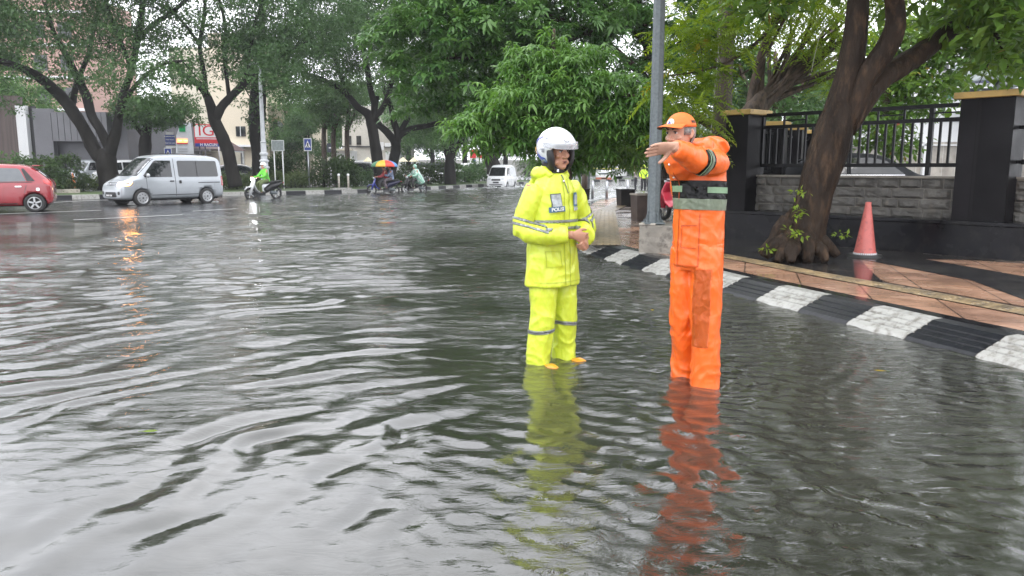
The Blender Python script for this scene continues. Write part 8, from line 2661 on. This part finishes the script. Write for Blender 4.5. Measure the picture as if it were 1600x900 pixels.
for (poly, nm) in (([(-.088, -.62), (-.084, -.62), (-.084, .0), (-.088, .0)], 'placket_seam'), ([(.062, -.62), (.066, -.62), (.066, -.26), (.062, -.26)], 'side_seam'), ([(-.19, -.595), (.19, -.595), (.19, -.592), (-.19, -.592)], 'hem_seam'), ([(-.06, -.34), (.05, -.335), (.05, -.330), (-.06, -.335)], 'pocket_flap'), ([(-.06, -.34), (-.057, -.34), (-.057, -.48), (-.06, -.48)], 'pocket_seam'), ([(-.06, -.48), (.05, -.48), (.05, -.477), (-.06, -.477)], 'pocket_seam')):
    ondecal(poly, seamO, nm, jo2, bvh=jb2, org=Z(0, 0, 1.39), xd=Xd, zd=Zd, dirv=Dd_, off=.0035)
for z in (1.44, 1.30, 1.36):
    b = BM(); h, nr, _, _ = jb2.ray_cast(Z(-.105, -.5, z), Dd_)
    if h is not None:
        ball(b, h, (.008, .005, .008), 10); mob('button', b, M['white_paint'], jo2, smooth=True)
b = BM()
for s in (-1, 1):
    limb(b, [Z(s * .078, 0, .90), Z(s * .083, -.005 - .02 * s, .66), Z(s * .088, -.03 * s, .40), Z(s * .100, .03 - .06 * s, .14), Z(s * .106, .03 - .07 * s, -.08)], [(.098, .114), (.098, .112), (.093, .106), (.090, .100), (.092, .104)], 20, side=(1, 0, 0))
limb(b, [Z(0, 0, .94), Z(0, 0, .76)], [(.172, .13), (.15, .12)], 20, side=(1, 0, 0))
trs2 = cloth(b, .0085, 3, .0080, 33.4, [(Z(-.09, -.04, .42), vx((.3, 0, 1)), .14, .10, .006), (Z(.09, -.04, .40), vx((-.3, 0, 1)), .14, .10, .006), (Z(-.10, -.03, .08), vx((.6, 0, 1)), .12, .07, .009), (Z(.10, -.03, .06), vx((-.6, 0, 1)), .12, .07, .009)])
to2 = mob('trousers', trs2, PVC_O, org_, smooth=True)
peelobj('worn_thigh_panel', trs2, [(Z(0, 0, 0), (0, 0, 1), .27, .78), (Z(0, 0, 0), (1, 0, 0), .035, .15)], lambda c, n: n.y < .3, PVC_OT, to2, .0025)
0 and peelobj('worn_inner_panel', trs2, [(Z(0, 0, 0), (0, 0, 1), .30, .74), (Z(0, 0, 0), (1, 0, 0), -.055, -.012)], lambda c, n: n.y < .3, PVC_OT, to2, .0025)
for s in (-1, 1):
    b = BM()
    limb(b, [Z(s * .10, .07 - .07 * s, -.09), Z(s * .11, -.08 - .07 * s, -.09), Z(s * .12, -.18 - .07 * s, -.085)], [(.045, .04), (.05, .045), (.035, .035)], 14, side=(1, 0, 0))
    mob('boot', fuse(b, .01, 2), pm('boot_red', (.5, .06, .02), .3, coat=.4), org_, smooth=True)
# grey hair at the temple, cap
q = BM(); ball(q, (0, .012, .012), (.0815, .1005, .112), 32)
dl = [f for f in q.faces if (lambda c: c.y < -.045 or c.z < -.075 or (c.y < .03 and c.z < -.005))(f.calc_center_median())]
bmesh.ops.delete(q, geom=dl, context='FACES')
for v in q.verts: v.co = Hm @ v.co
mob('hair', with_mods(q, [('SOLIDIFY', dict(thickness=.006, offset=-1))]), M['hair_grey'], org_, smooth=True)
CAP = pm('cap_orange', (.80, .15, .02), .6, var=.06, vs=20, bump=.001, bs=200)
q = BM(); ball(q, (0, .006, .024), (.090, .110, .112), 40)
dl = [f for f in q.faces if f.calc_center_median().z < .048]
bmesh.ops.delete(q, geom=dl, context='FACES')
for v in q.verts:
    if v.co.z > .10: v.co.z = .10 + (v.co.z - .10) * .9
    v.co = Hm @ v.co
cme = with_mods(q, [('SOLIDIFY', dict(thickness=.005, offset=-1))])
cap = mob('cap', cme, CAP, org_, smooth=True)
q = BM()
n, m_ = 20, 6
g = []
for i in range(n + 1):
    a = R(-66 + 132 * i / n)
    row = []
    for j in range(m_ + 1):
        f_ = j / m_
        ext = .085 * f_ * math.cos(a * .95) ** .6
        x = math.sin(a) * (.089 + .006 * f_); y = .006 - math.cos(a) * .108 - ext
        row.append(q.verts.new((x, y, (.062 - .016 * f_ - 2.2 * x * x * (.35 + .65 * f_)))))
    g.append(row)
for i in range(n):
    for j in range(m_): q.faces.new((g[i][j], g[i + 1][j], g[i + 1][j + 1], g[i][j + 1]))
for v in q.verts: v.co = Hm @ v.co
bmesh.ops.recalc_face_normals(q, faces=q.faces)
bme = with_mods(q, [('SOLIDIFY', dict(thickness=.005))])
br_ = mob('brim', bme, CAP, cap, smooth=True)
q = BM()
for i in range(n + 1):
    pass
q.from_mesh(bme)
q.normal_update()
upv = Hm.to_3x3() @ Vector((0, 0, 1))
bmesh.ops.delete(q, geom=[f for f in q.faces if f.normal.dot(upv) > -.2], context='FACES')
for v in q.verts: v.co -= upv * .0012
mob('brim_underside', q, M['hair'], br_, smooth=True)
cbv = bvh_of(cme)
Hx, Hy, Hz = (Hm.to_3x3() @ Vector(v) for v in ((1, 0, 0), (0, 1, 0), (0, 0, 1)))
df2 = (Hy * .9 - Hz * .25 + Hx * .0).normalized(); zf2 = (Hz - df2 * Hz.dot(df2)).normalized()
oc = Hm @ Vector((0.0, -.2, .096))
circ = lambda r_: [(math.cos(a) * r_, math.sin(a) * r_) for a in np.linspace(0, 2 * math.pi, 25)[:-1]]
ondecal(circ(.027), pm('emblem_white', (.72, .70, .70), .5), 'cap_emblem', cap, bvh=cbv, off=.003, sub=.012, org=oc, xd=Hx, zd=zf2, dirv=df2)
ondecal(circ(.022), pm('emblem_ring', (.8, .35, .2), .5), 'emblem_ring', cap, bvh=cbv, off=.0045, sub=.012, org=oc, xd=Hx, zd=zf2, dirv=df2)
ondecal(circ(.019), pm('emblem_white2', (.72, .72, .74), .5), 'emblem_field', cap, bvh=cbv, off=.006, sub=.012, org=oc, xd=Hx, zd=zf2, dirv=df2)
ondecal([(-.012, -.007), (.012, -.007), (0, .014)], pm('emblem_blue', (.05, .10, .45), .5), 'emblem_triangle', cap, bvh=cbv, off=.0085, sub=.02, org=oc, xd=Hx, zd=zf2, dirv=df2)
ds = (Hx * -1).normalized()
ontext('BPBD', .022, M['hair'], 'cap_lettering', cap, cbv, Hm @ Vector((.2, .03, .072)), Hy, Hz, ds, .004, .0006)
for k, x in enumerate((-.045, .02, .050)):
    ondecal([(-.008, -.003), (.008, -.003), (.006, .004), (-.006, .004)], M['hair'], 'cap_mark', cap, bvh=cbv, off=.004, sub=.02, org=Hm @ Vector((x, -.2, .066)), xd=Hx, zd=zf2, dirv=df2)


# ---- small people -------------------------------------------------------------
def smallman(label, loc, rz, top, bottom, skin=M['skin'], pose='stand', helmet=None, hair=True, hood=None, group=None, s=1.0):
    t = thing('person', label, 'person', loc, rz, group)
    t.scale = (s, s, s)
    if pose == 'ride':
        hip, hz_ = Vector((-.18, 0, .88)), 0
        ch = Vector((-.10, 0, 1.20)); nk = Vector((-.06, 0, 1.40)); hd = Vector((-.03, 0, 1.55))
        kn = [Vector((.22, y, .72)) for y in (-.16, .16)]; ft = [Vector((.18, y, .34)) for y in (-.14, .14)]
        el = [Vector((.10, y, 1.06)) for y in (-.30, .30)]; wr = [Vector((.36, y, 1.02)) for y in (-.26, .26)]
        hp = [hip + Vector((0, y, 0)) for y in (-.10, .10)]; sh = [Vector((-.08, y, 1.34)) for y in (-.19, .19)]
        yaw = R(90)
    elif pose == 'sit_back':
        hip = Vector((-.45, 0, .92)); ch = Vector((-.42, 0, 1.22)); nk = Vector((-.40, 0, 1.40)); hd = Vector((-.37, 0, 1.55))
        kn = [Vector((-.05, y, .80)) for y in (-.20, .20)]; ft = [Vector((-.15, y, .40)) for y in (-.18, .18)]
        el = [Vector((-.25, y, 1.10)) for y in (-.27, .27)]; wr = [Vector((-.02, y, 1.12)) for y in (-.18, .18)]
        hp = [hip + Vector((0, y, 0)) for y in (-.10, .10)]; sh = [Vector((-.41, y, 1.34)) for y in (-.18, .18)]
        yaw = R(90)
    else:
        hip = Vector((0, 0, .90)); ch = Vector((0, 0, 1.2)); nk = Vector((0, 0, 1.42)); hd = Vector((.02, 0, 1.57))
        kn = [Vector((.02, y, .48)) for y in (-.10, .10)]; ft = [Vector((0, y, .08)) for y in (-.11, .11)]
        sh = [Vector((0, y, 1.37)) for y in (-.19, .19)]; hp = [Vector((0, y, .90)) for y in (-.09, .09)]
        if pose == 'arms_up':
            el = [Vector((.16, y, 1.16)) for y in (-.26, .26)]; wr = [Vector((.24, y, 1.40)) for y in (-.08, .08)]
        else:
            el = [Vector((-.02, y, 1.12)) for y in (-.25, .25)]; wr = [Vector((.08, y, .90)) for y in (-.24, .24)]
        yaw = R(90)
    Hq = headframe(hd, yaw)
    b = BM()
    limb(b, [hip, ch, nk], [(.13, .10), (.14, .10), (.05, .05)], 12, side=(0, 1, 0))
    for i in (0, 1):
        limb(b, [hp[i], kn[i], ft[i]], [.08, .055, .04], 10)
        tube(b, [ft[i] + Vector((-.06, 0, -.03)), ft[i] + Vector((.16, 0, -.05))], [(.04, .035), (.035, .02)], 10, side=(0, 1, 0))
        limb(b, [sh[i], el[i], wr[i]], [.05, .04, .027], 10)
        add_hand(b, wr[i], (wr[i] - el[i]), (0, -1 if i else 1, .3), (.6, .6, .6, .6), .95)
    add_head(b, Hq)
    mob('body', fuse(b, .0085, 1), skin, t, smooth=True)
    b = BM()
    limb(b, [hip + Vector((0, 0, -.06)), hip.lerp(ch, .5), ch, sh[0].lerp(sh[1], .5), nk + Vector((0, 0, .01))], [(.175, .14), (.165, .13), (.18, .13), (.17, .12), (.07, .07)], 16, side=(0, 1, 0))
    for i in (0, 1): limb(b, [sh[i] * .85 + sh[1 - i] * .15, el[i], wr[i].lerp(el[i], .12)], [.075, .065, .045], 12)
    if hood: ball(b, hd + Vector((-.02, 0, .02)), (.12, .115, .145), 14)
    mob('jacket', cloth(b, .016, 2, .005, loc[0] if isinstance(loc, tuple) else loc.x), top, t, smooth=True)
    b = BM()
    for i in (0, 1): limb(b, [hp[i], kn[i], ft[i] + Vector((0, 0, .03))], [.10, .075, .06], 12)
    limb(b, [hip + Vector((0, 0, .06)), hip + Vector((0, 0, -.08))], [(.16, .13), (.15, .12)], 12, side=(0, 1, 0))
    mob('trousers', cloth(b, .016, 2, .004, 5), bottom, t, smooth=True)
    b = BM()
    for i in (0, 1): tube(b, [ft[i] + Vector((-.07, 0, -.03)), ft[i] + Vector((.05, 0, -.035)), ft[i] + Vector((.17, 0, -.05))], [(.048, .045), (.048, .04), (.04, .028)], 10, side=(0, 1, 0))
    mob('shoes', b, M['black_plastic'], t, smooth=True)
    if helmet:
        q = BM(); ball(q, (0, .006, .028), (.125, .145, .135), 24)
        bmesh.ops.delete(q, geom=[f for f in q.faces if (lambda c: c.z < -.06 or (c.y < -.04 and c.z < .03))(f.calc_center_median())], context='FACES')
        for v in q.verts: v.co = Hq @ v.co
        mob('helmet', with_mods(q, [('SOLIDIFY', dict(thickness=.018, offset=-1))]), helmet, t, smooth=True)
    elif hair:
        q = BM(); ball(q, (0, .014, .022), (.084, .103, .110), 20)
        bmesh.ops.delete(q, geom=[f for f in q.faces if (lambda c: c.z < -.03 or (c.y < -.05 and c.z < .06))(f.calc_center_median())], context='FACES')
        for v in q.verts: v.co = Hq @ v.co
        mob('hair', with_mods(q, [('SOLIDIFY', dict(thickness=.006))]), M['hair'], t, smooth=True)
    face_parts(t, Hq)
    return t


GREEN = pm('green_jacket', (.10, .42, .03), .5, var=.1, vs=4)
hang = lambda h_: math.atan2(h_[1], h_[0])
smallman('person in a bright green jacket and white helmet riding the scooter with the lit headlamp', (WX(415, 35.4), 35.4, -.03), hang((-.70, -.71)), GREEN, pm('olive_trousers', (.10, .13, .05), .7), pose='ride', helmet=M['white_paint'])
smallman('person in a dark red shirt steering the blue scooter under the rainbow umbrella', (WX(601, 43.3), 43.3, -.10), hang((-.96, -.28)), pm('dark_red_shirt', (.22, .02, .025), .7), pm('grey_trousers', (.03, .03, .035), .7), pose='ride')
smallman('person in a patterned top riding pillion on the blue scooter, holding the umbrella', (WX(601, 43.3), 43.3, -.10), hang((-.96, -.28)), pm('pattern_top', (.16, .20, .30), .7, var=.7, vs=14), pm('striped_trousers', (.10, .08, .09), .7, var=.7, vs=18), pose='sit_back')
PON = pm('poncho_green', (.22, .42, .32), .35, var=.1, vs=3, col2=(.6, .64, .62), c2lo=.55, c2hi=.58, coat=.3)
pn = smallman('person in a pale green and white hooded poncho riding behind the rainbow umbrella', (WX(649, 45.4), 45.4, -.08), hang((-.75, -.66)), PON, pm('dark_trousers', (.03, .03, .03), .7), pose='ride', hood=True)
b = BM(); limb(b, [(-.10, 0, 1.42), (-.14, 0, 1.15), (-.26, 0, .86), (-.42, 0, .62)], [(.16, .14), (.30, .20), (.36, .26), (.38, .22)], 20, side=(0, 1, 0)); mob('poncho_cape', cloth(b, .02, 2, .012, 8), PON, pn, smooth=True)
smallman('person in a grey shirt and dark trousers standing with hands raised, left of the pole', (WX(991.5, 50.5), 50.5, -.10), R(170), pm('grey_shirt', (.34, .30, .28), .7), pm('dark_tr2', (.02, .02, .025), .7), pose='arms_up')
smallman('person in a hooded neon yellow raincoat standing just left of the galvanised pole', (WX(1003.5, 50.2), 50.2, -.10), R(-80), pm('neon_coat', (.60, .85, .04), .45), pm('dark_tr3', (.02, .02, .025), .7), pose='stand', hood=True)
# rainbow umbrella
um = thing('umbrella', 'rainbow striped umbrella held over the blue scooter', 'umbrella', (WX(603, 43.3), 43.3, 1.02), R(14))
cols_ = [(.65, .05, .03), (.04, .32, .10), (.25, .27, .3), (.08, .25, .6), (.05, .2, .1), (.75, .40, .04), (.65, .05, .03), (.1, .3, .65)]
for k in range(8):
    b = BM()
    n, m_ = 6, 8
    g = []
    for i in range(n + 1):
        a = 2 * math.pi * (k + i / n) / 8
        sag = 1 - .05 * math.sin(math.pi * i / n)
        g.append([b.verts.new((math.cos(a) * .74 * sag * math.sin(math.pi / 2 * j / m_), math.sin(a) * .74 * sag * math.sin(math.pi / 2 * j / m_), .46 + .36 * math.cos(math.pi / 2 * j / m_) - .01 * (j == m_))) for j in range(m_ + 1)])
    for i in range(n):
        for j in range(m_): b.faces.new((g[i][j], g[i + 1][j], g[i + 1][j + 1], g[i][j + 1]))
    bmesh.ops.remove_doubles(b, verts=b.verts, dist=1e-4)
    mob('canopy_panel', with_mods(b, [('SOLIDIFY', dict(thickness=.004))]), pm('umb%d' % k, cols_[k], .45), um, smooth=True)
b = BM(); tube(b, [(0, 0, -.05), (0, 0, .86)], .010, 8); mob('shaft', b, M['chrome'], um, smooth=True)
b = BM(); tube(b, [(0, 0, -.05), (0, 0, -.12), (.03, 0, -.15), (.06, 0, -.12)], .014, 8); mob('handle', b, M['black_plastic'], um, smooth=True)
# floating leaf bits on the flood
for i, (px, py, c_, lab) in enumerate(((222, 677, 'leaf_yellow', 'pale green leaf floating on the flood, lower left'), (1020, 487, 'leaf_yellow', 'yellowish leaf floating between the two raincoated people'), (1385, 582, 'leaf_yellow', 'brown leaf scrap floating near the kerb'))):
    x, y = gp(px, py, 0.0)
    t = thing('floating_leaf', lab, 'leaf', (x, y, .012), i * 1.3, 'leaves floating on the flood')
    L = .085
    co, fs, k = leaf_verts(np.array([[0, 0, 0.0]]), np.array([[1, .2, 0.0]]), np.array([[0, 0, 1.0]]), np.array([L]), np.array([L * .45]), 3, .02)
    mob('blade', with_mods(raw_mesh('blade', co, fs, np.full(6, (.6, .99, .99)[i])), [('SOLIDIFY', dict(thickness=.001))]), M[c_], t)
    b = BM(); tube(b, [(-.02, 0, 0), (0.0, 0, 0)], .0015, 5); mob('stalk', b, M['leaf_yellow'], t)
